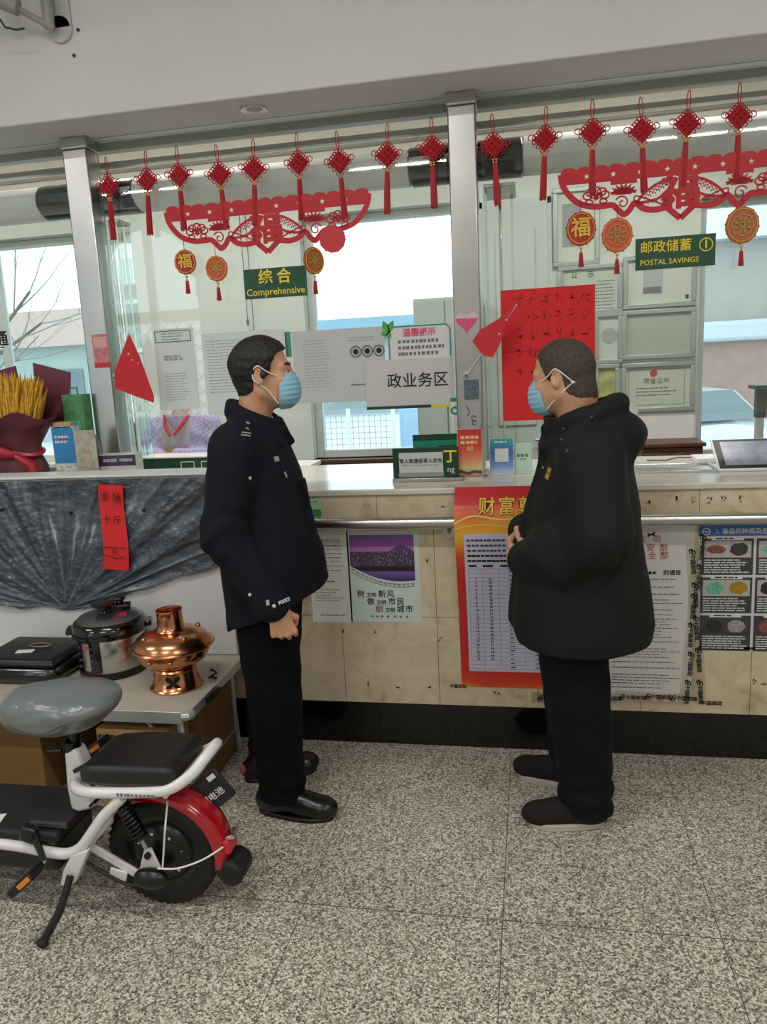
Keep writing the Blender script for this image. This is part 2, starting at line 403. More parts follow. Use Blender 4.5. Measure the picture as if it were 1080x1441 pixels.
# front wall behind the viewer: tall arched windows with lattice bars, daylight through them
ARCH = [(-4.63, .66)]; zs_, zb_ = 2.80, .9
b = MB(); xs = X0; yw0, yw1 = YF-.25, YF
for (cx, r) in ARCH:
    b.box2((xs, yw0, 0), (cx-r, yw1, ZC+.2)); b.box2((cx-r, yw0, 0), (cx+r, yw1, zb_))
    N = 16
    for i in range(N):
        a0 = PI-PI*i/N; a1 = PI-PI*(i+1)/N; xa, xb = cx+r*math.cos(a0), cx+r*math.cos(a1); za, zb = zs_+r*math.sin(a0), zs_+r*math.sin(a1)
        b.prism([(xa, za), (xb, zb), (xb, ZC+.2), (xa, ZC+.2)], yw1-yw0, Matrix.Translation((0, yw0, 0)) @ FACE.to_4x4())
    xs = cx+r
b.box2((xs, yw0, 0), (X1, yw1, ZC+.2)); struct(b.build('wall_front', M['plaster'], smooth=0))
for k, (cx, r) in enumerate(ARCH):
    y = YF-.12; b = MB()
    arc = [(cx+(r-.02)*math.cos(PI*i/18), y, zs_+(r-.02)*math.sin(PI*i/18)) for i in range(19)]
    b.tube(arc, .035, 6); b.box2((cx-r, y-.03, zb_), (cx-r+.05, y+.03, zs_)).box2((cx+r-.05, y-.03, zb_), (cx+r, y+.03, zs_)).box2((cx-r, y-.03, zb_), (cx+r, y+.03, zb_+.05))
    wf = struct(b.build('window_%d' % (k+4), M['cream']))
    b = MB().box2((cx-.05, y-.025, zb_), (cx+.05, y+.025, zs_+r)); b.box2((cx-r, y-.025, 2.28), (cx+r, y+.025, 2.42)); b.build('mullion', M['cream'], wf)
    b = MB()
    for s in (-1, 1):
        for i in range(-8, 9):
            # diagonal lattice wires below the transom
            c0 = i*.18; p0 = (max(-r, min(r, c0-s*.7)),); za = zb_; zbb = 2.28
            xa = cx+c0-s*.69; xb = cx+c0+s*.69
            pts = []
            for t in np.linspace(0, 1, 25):
                x = xa+(xb-xa)*t
                if abs(x-cx) < r-.03: pts.append((x, y-.04, za+(zbb-za)*t))
            if len(pts) > 1: b.tube([pts[0], pts[-1]], .006, 4)
    b.build('lattice', M['greypaint'], wf)
# ceiling light panels: modelled fixtures, each with its lamp; staff-area ones are added
def light_panel(x, y, z, w, d, watts, name, label):
    t = thing(name, label, 'light', (x, y, z), 0, 'ceiling light panels')
    MB().box2((-w/2-.03, -d/2-.03, -.03), (w/2+.03, d/2+.03, 0)).build('housing', M['white'], t, bevel=.004)
    MB().box2((-w/2, -d/2, -.036), (w/2, d/2, -.03)).build('diffuser', mat('lit_diffuser', '#ffffff', .5, emit=2.0), t, smooth=0)
    l = bpy.data.lights.new('panel_lamp', 'AREA'); l.shape = 'RECTANGLE'; l.size = w; l.size_y = d; l.energy = watts; l.color = (1, .97, .92)
    o = bpy.data.objects.new('panel_lamp', l); C.objects.link(o); o.parent = t; o.location = (0, 0, -.045)
for i, x in enumerate((-4.2, -1.2, 1.6)):
    for j, y in enumerate((-1.3, 1.0)):
        light_panel(x, y, ZC, 1.2, .06, LAMP_W, 'ceiling_light', 'narrow white ceiling lamp over the public hall, %s, %s' % (('above the scooter side', 'above the middle', 'above the tablet side')[i], ('by the arched windows', 'nearer the counter')[j]))
for i, x in enumerate((-4.3, -1.9, .7)):
    light_panel(x, 4.1, 3.36, 1.2, .3, BACK_FILL_W, 'ceiling_light', 'added unseen ceiling light panel over the staff area, '+('near the leftmost window', 'before the middle window', 'before the certificates')[i])  # fill lamps added out of view behind the beam to light the back room

# ------------------------------------------------------------------ outdoors beyond the rear windows
struct(MB().box2((-60, YB+.5, -.4), (40, 90, -.2)).build('ground_outside', M['snow']))
t = thing('long_shed', 'long low white building with a bright blue roof beyond the middle window', 'building', (0, 30, -.2))
MB().box2((-20, 0, 0), (-2.0, 8, 3.0)).build('wall', mat('white_render', '#a9b0b2', .8, var=.05, vscale=.6), t)
MB().prism([(-.5, 2.95), (4, 3.95), (8.5, 2.95), (4, 3.8)], 18.6, Matrix(((0, 0, 1, -20.3), (1, 0, 0, 0), (0, 1, 0, 0), (0, 0, 0, 1)))).build('roof', mat('blue_sheet_roof', '#2a7596', .5), t)
for i in range(6):
    MB().box2((-19+i*3, -.05, 1.1), (-17.6+i*3, .02, 2.3)).build('window', mat('dull_window', '#6d7f88', .3), t)
t = thing('low_house', 'pale single-storey house under snow beyond the rightmost window', 'building', (6, 17, -.2))
MB().box2((-4.5, 0, 0), (6, 6, 3.9)).build('wall', mat('pale_brick', '#a39c98', .85, var=.06, vscale=2), t)
MB().prism([(-.4, 3.9), (3, 5.0), (6.4, 3.9)], 11.2, Matrix(((0, 0, 1, -4.8), (1, 0, 0, 0), (0, 1, 0, 0), (0, 0, 0, 1)))).build('snowy_roof', M['snow'], t)
for i, x in enumerate((-3.4, -.6, 2.6)):
    f = MB().box2((x-.7, -.06, 2.4), (x+.7, .02, 3.6)).build('window', M['white'], t); MB().box2((x-.6, -.075, 2.5), (x+.6, -.055, 3.5)).build('pane', mat('dull_window', '#6d7f88', .3), f)
MB().box2((-4.6, -.35, 1.95), (6.1, .0, 2.35)).build('snowy_ledge', M['snow'], t, bevel=.08)
MB().box2((-4.6, -.09, .0), (6.1, .0, 1.95)).build('brick_base', mat('pink_brick', '#a3847b', .9, var=.1, vscale=5), t)
t = thing('white_house', 'faint white house behind the bare tree at the leftmost window', 'building', (-17, 22, -.2))
MB().box2((-5, 0, 0), (6, 6, 2.9)).build('wall', mat('pale_render', '#a5b3b0', .85, var=.04, vscale=1), t)
MB().prism([(-.4, 2.9), (3, 4.3), (6.4, 2.9)], 11.6, Matrix(((0, 0, 1, -5.3), (1, 0, 0, 0), (0, 1, 0, 0), (0, 0, 0, 1)))).build('roof', mat('pinkish_roof', '#b39a96', .8), t)
for x in (-3, 0, 3):
    MB().box2((x-.5, -.05, 1), (x+.5, .02, 2.2)).build('window', mat('dull_window', '#6d7f88', .3), t)
# white lattice fence
t = thing('lattice_fence', 'white wire lattice fence standing in the snow outside the middle window', 'fence', (0, 8, -.2))
for x in (-3.9, -2.9, -1.9, -1.42):
    MB().box2((x-.02, -.02, 0), (x+.02, .02, 1.38)).build('post', M['white'], t)
b = MB()
for i in range(42): b.box2((-3.9+i*.06, -.004, .1), (-3.892+i*.06, .004, 1.33))
for i in range(21): b.box2((-3.9, -.004, .1+i*.06), (-1.42, .004, .108+i*.06))
o = b.build('wire_mesh', mat('pale_wire', '#c9cdd2', .6), t, smooth=0); o['kind'] = 'stuff'
t = thing('utility_cabinet', 'pale blue metal cabinet outside the middle window beside the lattice fence', 'cabinet', (-1.15, 8.2, -.2))
MB().box2((-.24, 0, 0), (.30, .4, 1.35)).build('body', mat('pale_blue_paint', '#a9c6e2', .5), t, bevel=.01); MB().box2((-.20, -.012, .08), (.26, .002, 1.3)).build('door', mat('pale_blue_paint', '#a9c6e2', .5), t, bevel=.005)
# bare tree
def bare_tree(base, h, seed, name, label):
    rnd = random.Random(seed); t = thing(name, label, 'tree', base); tr = MB(); tw = MB()
    def grow(p, d, l, r, lev):
        pts = [p]; rr = [r]; q = p.copy(); dd = d.copy()
        for i in range(4):
            dd = (dd+Vector((rnd.uniform(-.16, .16), rnd.uniform(-.16, .16), rnd.uniform(-.05, .12)))).normalized(); q = q+dd*l/4; pts.append(q.copy()); rr.append(r*(1-.13*(i+1)))
        (tr if lev < 2 else tw).tube(pts, rr, 6 if lev < 2 else 3, cap=False)
        if lev >= 5: return
        for _ in range(3 if lev < 4 else 4):
            i = rnd.randint(2, 4); ax = Vector((rnd.gauss(0, 1), rnd.gauss(0, 1), rnd.gauss(0, .5)))
            grow(pts[i], (dd+ax*.55).normalized(), l*rnd.uniform(.55, .8), rr[i]*.6, lev+1)
    grow(Vector((0, 0, 0)), Vector((.05, 0, 1)), h*.33, .13, 0)
    tr.build('trunk', mat('bark', '#5d5650', .9), t); o = tw.build('twigs', mat('twig_bark', '#857f7c', .9), t); o['kind'] = 'stuff'
bare_tree((-7.85, 9.2, -.2), 6.0, 3, 'bare_tree', 'bare winter tree with fine twigs outside the leftmost window')
bpy.data.objects['bare_tree'].scale = (-1, 1, 1)
# parked car under snow
t = thing('parked_car', 'white car covered in snow parked outside the rightmost window', 'car', (2.62, 9.6, -.2), .30); t.scale = (.92, .92, .88)
carm = mat('white_car_paint', '#aab4b8', .3, coat=.4)
def car_shell():
    prof = [(0, .25), (0, .62), (.12, .78), (.95, .92), (1.75, 1.42), (3.0, 1.46), (3.75, 1.02), (4.3, .98), (4.4, .55), (4.4, .25)]
    b = MB(); n = len(prof)
    for k, (ys, sc) in enumerate(((-.86, .0), (-.8, 1), (.8, 1), (.86, .0))):
        pass
    v = []
    for x, ins in ((-.84, .04), (-.74, 0), (.74, 0), (.84, .04)):
        for (y, z) in prof: v.append((x*(1-.12*max(0, (z-.95)/.5)), y+(ins if y < 2 else -ins), z-(ins if z > .3 else 0)))
    f = [tuple(range(n)), tuple(range(3*n, 4*n))[::-1]]
    for s in range(3):
        for i in range(n): f.append((s*n+i, s*n+(i+1) % n, (s+1)*n+(i+1) % n, (s+1)*n+i))
    return b.add(v, f)
car_shell().build('body', carm, t, bevel=.03)
MB().add([(-.66, 1.06, 1.0), (.66, 1.06, 1.0), (.6, 1.72, 1.40), (-.6, 1.72, 1.40)], [(0, 1, 2, 3)]).build('windscreen', mat('car_glass', '#55646a', .1), t, loc=(0, -.03, .03))
MB().box2((-.36, -.03, .42), (.36, .02, .66)).build('grille', mat('grey_grille', '#5c6468', .5), t, bevel=.03)
for s in (-1, 1):
    MB().sphere((s*.62, .06, .64), .11, 8, (1.3, .7, .7)).build('headlamp', mat('lamp_glass', '#cfd8da', .15), t)
    for y in (.85, 3.5): MB().cyl((s*.70, y, .31), (s*.87, y, .31), .31, 20).build('wheel', M['black'], t, bevel=.02)
MB().sphere((0, .9, .78), 1, 10, (.7, .85, .2)).build('snow_cover', M['snow'], t)

# ------------------------------------------------------------------ counter
ct = thing('counter', 'long service counter clad in beige stone tiles over a black granite plinth', 'counter', (0, 0, 0))
MB().box2((X0+.02, YC+.012, 0), (X1-.02, 3.80, 1.087)).build('core', M['grout'], ct, smooth=0)
for i in range(-7, 5):
    xa = -.66+.84*i; MB().box2((max(xa+.001, X0+.02), YC, 0), (min(xa+.839, X1-.02), YC+.012, .186)).build('plinth_panel', M['granite'], ct, smooth=0)
sx = [-.80+.406*i for i in range(-13, 11)]
for a, bb in zip(sx, sx[1:]):
    for z0, z1 in ((.188, .5725), (.5745, .956)):
        MB().box2((a+.001, YC-.002, z0), (bb-.001, YC+.012, z1)).build('stone_tile', M['stone'], ct, smooth=0)
sx = [-.622+.4137*i for i in range(-13, 10)]
for a, bb in zip(sx, sx[1:]):
    MB().box2((a+.001, YC-.002, .958), (bb-.001, YC+.012, 1.0865)).build('stone_tile', M['stone'], ct, smooth=0)
tp = MB().box2((X0+.02, YC-.012, 1.0875), (X1-.02, 3.86, 1.1135)).build('countertop', M['marble'], bevel=.006); tag(tp, 'long pale polished marble worktop on the beige stone counter', 'worktop')
TOP = 1.1137
rl = thing('handrail', 'stainless steel tube handrail along the front of the stone counter', 'rail', (0, YC-.06, .984))
MB().tube([(-1.225, 0, 0), (X1-.1, 0, 0)], .0225, 20).build('tube', M['steel'], rl)
for i in range(0, 3):
    b = MB().tube([(-.33+1.3*i, 0, -.01), (-.33+1.3*i, .04, -.04), (-.33+1.3*i, 0.056, -.05)], .008, 8); b.cyl((-.33+1.3*i, .052, -.05), (-.33+1.3*i, .056, -.05), .025, 14); b.build('bracket', M['steel'], rl)
# ink stamps and smudges on the tiles
def smudge(px, py, w, h, seed, nm='ink_mark', label='small dark ink mark on the stone counter front'):
    rnd = random.Random(seed); p = at(px, py, YC); b = MB()
    for _ in range(9):
        x, z = p.x+rnd.uniform(-w, w), p.z+rnd.uniform(-h, h); a = rnd.uniform(0, 3); l = rnd.uniform(.002, .009)
        b.box((x, YC-.0028, z), (l, .0006, rnd.uniform(.0015, .004)), Matrix.Rotation(a, 3, 'Y'))
    o = b.build(nm, mat('dark_stamp_ink', '#3a3124', .8), ct, smooth=0)
for i, (px, py, w, h) in enumerate([(953, 703, .003, .014), (976, 703, .006, .012), (999, 704, .009, .012), (1019, 701, .008, .007), (1043, 702, .008, .012), (913, 706, .006, .004), (601, 789, .006, .008), (529, 888, .005, .008), (484, 888, .004, .006), (620, 900, .008, .01), (623, 713, .01, .004), (519, 962, .003, .01), (560, 967, .005, .003), (605, 967, .004, .002), (1062, 958, .006, .012), (700, 975, .012, .006), (1075, 962, .008, .005)]):
    smudge(px, py, w, h, i)

# ------------------------------------------------------------------ posts, glass, shutter housing
YP = 3.335
def post(xa, xb, label):
    t = thing('steel_post', label, 'post', ((xa+xb)/2, YP+.055, TOP)); hw = (xb-xa)/2; H = 2.66-TOP
    MB().box2((-hw, -.055, .012), (hw, .055, H-.05)).build('shaft', M['steel'], t, bevel=.006)
    MB().box2((-hw-.004, -.059, H-.05), (hw+.004, .059, H)).build('top_collar', M['steel'], t, bevel=.004)
    MB().box2((-hw-.012, -.067, 0), (hw+.012, .067, .012)).build('base_plate', M['steel'], t, bevel=.003)
post(-2.022, -1.905, 'square stainless steel post between the leftmost and the middle glass pane')
post(-.313, -.200, 'square stainless steel post with a heart sticker between the middle and right glass panes')
YG = 3.385
for (xa, xb, za, lab) in ((X0+.05, -2.036, 1.42, 'clear glass screen over the counter left of the posts, with black lettering'), (-1.892, -.327, 1.42, 'clear glass screen between the two steel posts over the counter'), (-.186, X1-.05, 1.34, 'clear glass screen right of the heart-sticker post over the counter')):
    tag(MB().box2((xa, YG, za), (xb, YG+.01, 2.659)).build('glass_screen', M['pane'], smooth=0), lab, 'glass')
for (xa, lab) in ((-1.885, 'narrow greenish glass fin beside the left steel post'), (-.18, 'narrow greenish glass fin beside the heart-sticker steel post')):
    t = thing('glass_fin', lab, 'glass', (xa, YG+.03, TOP))
    wide = xa > -1; k_ = 1.0 if wide else .42
    for i, (o, d) in enumerate(((0, .0), (.055*k_, .10*k_), (.105*k_, .17*k_))):
        MB().box2((o, d, 0), (o+.012*(1 if wide else .6), d+.10*k_, 1.19)).build('glass_edge', M['fin'], t, smooth=0)
    MB().box2((-.0, .0, 1.19), (.13*k_, .27*k_, 1.205)).build('clamp', M['steel'], t, bevel=.003)
    MB().box2((.062*k_, -.012, 0), (.062*k_+.010, .0, 1.19)).build('edge_strip', M['chrome'], t, bevel=.002)
struct(MB().box2((X0, 3.47, 2.627), (X1, 3.53, 2.664)).build('trim_2', M['greypaint'], bevel=.003))
struct(MB().box2((X0, 3.49, 2.563), (X1, 3.53, 2.585)).build('trim_3', M['greypaint'], bevel=.003))
sh = thing('shutter_housing', 'long grey tubular shutter housing with black joints behind the steel posts', 'shutter', (0, 3.545, 2.447))
jl0, jl1, jm0, jm1 = at(54, 280, 3.5).x, at(188, 272, 3.5).x, at(575, 232, 3.5).x, at(736, 218, 3.5).x
def dsec(xa, xb, r, m, nm):
    pr = [(-r*.75, -r), (.0, -r), (r*.55, -r*.75), (r*.95, -r*.3), (r*.95, r*.35), (r*.55, r*.8), (0, r), (-r*.75, r)]
    MB().prism([(-p[0], p[1]) for p in pr], xb-xa, Matrix(((0, 0, 1, xa), (1, 0, 0, 0), (0, 1, 0, 0), (0, 0, 0, 1)))).build(nm, m, sh, bevel=.006)
gh = mat('pale_grey_housing', '#e6e4e1', .5)
for a, bb in ((X0+.1, jl0), (jl1, jm0), (jm1, X1-.1)): dsec(a, bb, .074, gh, 'housing_tube')
for a, bb in ((jl0, jl1), (jm0, jm1)): dsec(a, bb, .077, M['blackgloss'], 'black_joint')
dl = thing('downlight', 'small round recessed downlight in the underside of the beam', 'light', (-1.05, 3.30, 2.66))
dl.location = atz(358, 153, 2.66)
MB().lathe([(.034, -.002), (.055, -.006), (.058, 0)], 28).build('rim', M['steel'], dl); MB().lathe([(0, -.003), (.034, -.002)], 24).build('lens', mat('dark_lens', '#6f6a62', .2), dl)
# camera bracket on the beam
cc = thing('security_camera', 'grey security camera on a wall bracket with looped black cable, high on the white beam', 'camera', at(86, 42, 3.118))
b = MB().cyl((0, 0, -.0), (0, -.012, 0), .052, 24); b.box2((-.05, -.012, 0), (.05, 0, .14)); b.build('wall_plate', mat('grey_white_enamel', '#c2c3c0', .4), cc, bevel=.004)
MB().cyl((-.02, -.05, -.01), (-.02, -.05, .30), .022, 18).build('conduit', mat('grey_enamel', '#9c9d9a', .4), cc)
MB().tube([(0, -.05, -.015), (-.08, -.09, .03), (-.13, -.12, .06)], .013, 10).build('arm', M['greypaint'], cc)
MB().cyl((-.10, -.12, .045), (-.17, -.14, .075), .03, 16).build('joint', M['greypaint'], cc)
MB().cyl((-.15, -.08, .11), (-.15, -.34, .10), .04, 18).build('camera_body', M['white'], cc, bevel=.006)
MB().tube([(-.12, -.12, .11), (-.18, -.13, .09), (-.19, -.13, .03), (-.16, -.13, -.02), (-.12, -.12, -.03), (-.09, -.11, -.025)], .004, 6).build('cable', M['black'], cc)
for dx, dz in ((.075, -.01), (.045, -.10)): MB().cyl((dx, .001, dz), (dx, -.006, dz), .006, 8).build('screw', M['black'], cc)

# ------------------------------------------------------------------ Chinese knots
def make_knot():
    t = thing('chinese_knot', '', 'decoration', (0, 0, 0)); R = M['redcloth']
    lp = [(.0065*math.sin(a), 0, -.036+.036*math.cos(a)) for a in np.linspace(0, 2*PI, 16, endpoint=False)]
    MB().tube(lp, .0020, 5, closed=True).tube([(0, 0, -.072), (0, 0, -.088)], .004, 8).build('hanging_loop', R, t)
    b = MB(); c = -.122; s = .0290
    for k in range(7):
        o = -s+2*s*k/6
        for sg in (1, -1):
            y = .003*sg*(1 if k % 2 else -1)
            p, q = ((o, -s), (o, s)) if sg > 0 else ((-s, o), (s, o))
            f = lambda uv: ((uv[0]-uv[1])*.7071, y, c+(uv[0]+uv[1])*.7071)
            b.tube([f(p), f(((p[0]+q[0])/2, (p[1]+q[1])/2)), f(q)], .0052, 6)
    b.build('woven_body', R, t)
    b = MB()
    for e in range(4):
        for k in range(5):
            tt = (k+.7)/5.4; x0, z0 = [(0, 1), (1, 0), (0, -1), (-1, 0)][e]; x1, z1 = [(0, 1), (1, 0), (0, -1), (-1, 0)][(e+1) % 4]
            x, z = (x0+(x1-x0)*tt)*.046, (z0+(z1-z0)*tt)*.046; nx, nz = (x0+x1)*.7071, (z0+z1)*.7071
            if e in (1, 2) and k in (1, 3): continue
            cx, cz = x+nx*.004, c+z+nz*.004
            b.tube([(cx+.0078*math.cos(a), 0, cz+.0078*math.sin(a)) for a in np.linspace(0, 2*PI, 9, endpoint=False)], .0022, 4, closed=True)
    for sg in (-1, 1):
        b.tube([(sg*.054+.013*math.cos(a), 0, c+.010+.011*math.sin(a)) for a in np.linspace(0, 2*PI, 12, endpoint=False)], .0022, 4, closed=True)
    b.build('cord_loops', R, t)
    b = MB()
    for z in (-.172, -.182):
        for x in (-.006, .006): b.sphere((x, 0, z), .0052, 5)
    b.build('beads', M['goldmetal'], t)
    b = MB(); n = 14
    for k in range(n):
        a = 2*PI*k/n; b.tube([(.007*math.cos(a), .006*math.sin(a), -.187), (.010*math.cos(a), .008*math.sin(a), -.26), (.0115*math.cos(a), .009*math.sin(a), -.343-.004*(k % 3))], .0032, 5)
    b.tube([(0, 0, -.187), (0, 0, -.34)], .009, 8); b.build('tassel', R, t)
    return t
kn = make_knot()
KX = [(147, 205), (204, 206), (248, 202), (303, 197), (356, 192), (417, 184), (473, 179), (545, 170), (607, 163), (692, 154), (769, 148), (834, 132), (902, 126), (971, 120), (1042, 112)]
OR = ['first', 'second', 'third', 'fourth', 'fifth', 'sixth', 'seventh', 'eighth', 'ninth']
for i, (px, py) in enumerate(KX):
    o = kn if i == 0 else copy_tree(kn)
    o.location = at(px, py+2, 3.352); o.location.z = 2.575+.006*((i*7) % 3-1); o.location.y = 3.352
    o.rotation_euler = (0, .05*((i*5) % 3-1) + (.06 if i == 0 else 0), .2*((i*11) % 5-2)/2)
    o['label'] = ('red Chinese knot with tassel, %s from the left on the middle glass screen' % OR[i]) if i < 9 else ('red Chinese knot with tassel, %s to the right of the heart-sticker post' % OR[i-9])
    o['group'] = 'red Chinese knots hanging along the glass'

# ------------------------------------------------------------------ paper-cut banners
def ribbon(b, pts, w, y0=-.001, y1=.001, closed=False):
    """flat strip following PTS in the x-z plane"""
    n = len(pts); L = []; R = []
    for i in range(n):
        a = pts[i-1] if (i or closed) else pts[i]; c = pts[(i+1) % n] if (i < n-1 or closed) else pts[i]
        dx, dz = c[0]-a[0], c[1]-a[1]; l = math.hypot(dx, dz) or 1; ww = w[i] if hasattr(w, '__len__') else w
        L.append((pts[i][0]-dz/l*ww/2, pts[i][1]+dx/l*ww/2)); R.append((pts[i][0]+dz/l*ww/2, pts[i][1]-dx/l*ww/2))
    v = [(x, y0, z) for x, z in L]+[(x, y0, z) for x, z in R]+[(x, y1, z) for x, z in L]+[(x, y1, z) for x, z in R]
    f = []
    for i in range(n if closed else n-1):
        j = (i+1) % n; f += [(i, j, n+j, n+i), (2*n+i, 3*n+i, 3*n+j, 2*n+j), (i, 2*n+i, 2*n+j, j), (n+i, n+j, 3*n+j, 3*n+i)]
    return b.add(v, f)
def smooth_path(P, n=8):
    out = []
    for i in range(len(P)-1):
        p0, p1, p2, p3 = P[max(i-1, 0)], P[i], P[i+1], P[min(i+2, len(P)-1)]
        for k in range(n):
            t = k/n; out.append(tuple(.5*(2*p1[j]+(p2[j]-p0[j])*t+(2*p0[j]-5*p1[j]+4*p2[j]-p3[j])*t*t+(3*p1[j]-p0[j]-3*p2[j]+p3[j])*t**3) for j in (0, 1)))
    return out+[tuple(P[-1])]
def disc(b, x, z, r, n=14, y0=-.001, y1=.001):
    return b.prism([(x+r*math.cos(2*PI*i/n), z+r*math.sin(2*PI*i/n)) for i in range(n)], y1-y0, Matrix.Translation((0, y0, 0)) @ FACE.to_4x4())
def arc(cx, cz, r, a0, a1, n=10, rz=None):
    rz = r if rz is None else rz
    return [(cx+r*math.cos(a), cz+rz*math.sin(a)) for a in np.linspace(a0, a1, n)]
def make_banner():
    t = thing('paper_cut_banner', '', 'decoration'); W = .455; R = M['red']
    # scalloped band with star-shaped holes
    c = bpy.data.curves.new('band', 'CURVE'); c.dimensions = '2D'; c.fill_mode = 'BOTH'; c.extrude = .0012
    def spl(P):
        s = c.splines.new('POLY'); s.points.add(len(P)-1); s.use_cyclic_u = True
        for q, p in zip(s.points, P): q.co = (p[0], p[1], 0, 1)
    top = []; n = 15
    for k in range(n):
        x0 = -W+2*W*k/n; top += [(x0+W/n*(1-math.cos(a)), -.012+.014*math.sin(a)) for a in np.linspace(.1, PI-.1, 7)]
    spl(top+[(W, -.03), (W*.97, -.062), (-W*.97, -.062), (-W, -.03)])
    for k in range(8):
        x = -W*.78+2*W*.78*k/7
        spl([(x+(.0120 if i % 2 == 0 else .0050)*math.sin(PI*i/5), -.036+(.0120 if i % 2 == 0 else .0050)*math.cos(PI*i/5)) for i in range(10)])
    o = bpy.data.objects.new('band', c); C.objects.link(o); me = bpy.data.meshes.new_from_object(o.evaluated_get(bpy.context.evaluated_depsgraph_get())); bpy.data.objects.remove(o)
    me.transform(Matrix.Rotation(PI/2, 4, 'X')); link('scalloped_band', me, R, t, smooth=0)
    b = MB()
    half = [(-1, -.02), (-.985, -.06), (-.93, -.10), (-.85, -.133), (-.74, -.150), (-.63, -.152), (-.56, -.152), (-.50, -.178), (-.465, -.190), (-.42, -.175), (-.375, -.150), (-.31, -.172), (-.22, -.182), (-.12, -.178), (-.08, -.190), (0, -.222)]
    P = smooth_path([(x*W, z) for x, z in half], 5)
    ribbon(b, P, .023); ribbon(b, [(-x, z) for x, z in P], .023); b.build('lower_rim', R, t, smooth=0)
    b = MB()
    for sg in (-1, 1):
        X = lambda pts: [(sg*x, z) for x, z in pts]
        ribbon(b, X(smooth_path([(-.375*W, -.150), (-.36*W, -.125), (-.12*W, -.170)], 6)), .006)
        for k in range(1): # spiral in the small heart
            ribbon(b, X([(-.48*W+(.004+.0028*a)*math.cos(a+1), -.145+(.004+.0028*a)*math.sin(a+1)) for a in np.linspace(0, 8, 34)]), .006)
        # peony: petals and centre
        cx, cz = -.70*W, -.108
        disc(b, sg*cx, cz-.012, .009)
        for a in np.linspace(.2, PI-.2, 5): ribbon(b, X([(cx+.034*math.cos(a)+.017*math.cos(q), cz-.006+.022*math.sin(a)+.014*math.sin(q)) for q in np.linspace(0, 2*PI, 12, endpoint=False)]), .0064, closed=True)
        for a in (.6, 1.57, 2.5): ribbon(b, X([(cx+.016*math.cos(a)+.010*math.cos(q), cz-.01+.012*math.sin(a)+.009*math.sin(q)) for q in np.linspace(0, 2*PI, 10, endpoint=False)]), .0056, closed=True)
        for a in (-.4, -2.7): ribbon(b, X([(cx+.030*math.cos(a)+.014*math.cos(q), cz-.018+.018*math.sin(a)+.009*math.sin(q)) for q in np.linspace(0, 2*PI, 10, endpoint=False)]), .0064, closed=True)
        # leaf fan over the small heart
        lx, lz = -.47*W, -.112
        for a in np.linspace(.15, PI-.15, 8):
            ribbon(b, X([(lx, lz), (lx+.026*math.cos(a), lz+.020*math.sin(a)), (lx+.052*math.cos(a), lz+.036*math.sin(a)+.004)]), [.007, .0150, .003])
        ribbon(b, X(arc(lx, lz-.002, .044, .0, PI, 14, .020)), .009); ribbon(b, X([(lx-.05, -.068), (lx+.05, -.068)]), .016)
        # fish with scales
        P = smooth_path([(-.36*W, -.150), (-.30*W, -.118), (-.20*W, -.088), (-.12*W, -.078), (-.085*W, -.09), (-.10*W, -.115), (-.18*W, -.140), (-.28*W, -.150), (-.36*W, -.150)], 5)
        ribbon(b, X(P), .0105)
        for u in range(6):
            for v in range(3):
                fx = -.29+.035*u+.012*v; fz = -.138+.0085*u+.011*v-.001*u*v*.4
                ribbon(b, X(arc(fx*W, fz, .0056, -.6, 3.4, 7)), .0036)
        disc(b, sg*-.115*W, -.092, .0045)
        for k in range(5): ribbon(b, X([(-.31*W+k*.017, -.153+k*.002), (-.30*W+k*.017, -.163+k*.002)]), [.006, .002])
        # pair of plum blossoms beside the centre
        for a in np.linspace(0, 2*PI, 5, endpoint=False): disc(b, sg*-.10*W+.013*math.cos(a), -.150+.013*math.sin(a), .0125, 10)
        ribbon(b, X([(-.12*W, -.066), (-.07*W, -.085), (-.10*W, -.11)]), .008)
    b.build('openwork_figures', R, t, smooth=0)
    text('福', (0, -.001, -.125), .150, R, t, bold=.03, name='lettering', thick=.0014)
    return t
bn = make_banner(); bn.location = at(372, 277, 3.345); bn.location.z = 2.333
tag(bn, 'red paper-cut banner with fish and flowers on the middle glass screen', 'decoration', 'red paper-cut banners')
b2 = copy_tree(bn); b2.location = (at(958, 240, 3.345).x+.003, 3.345, 2.333); b2['label'] = 'red paper-cut banner with fish and flowers on the rightmost glass screen'

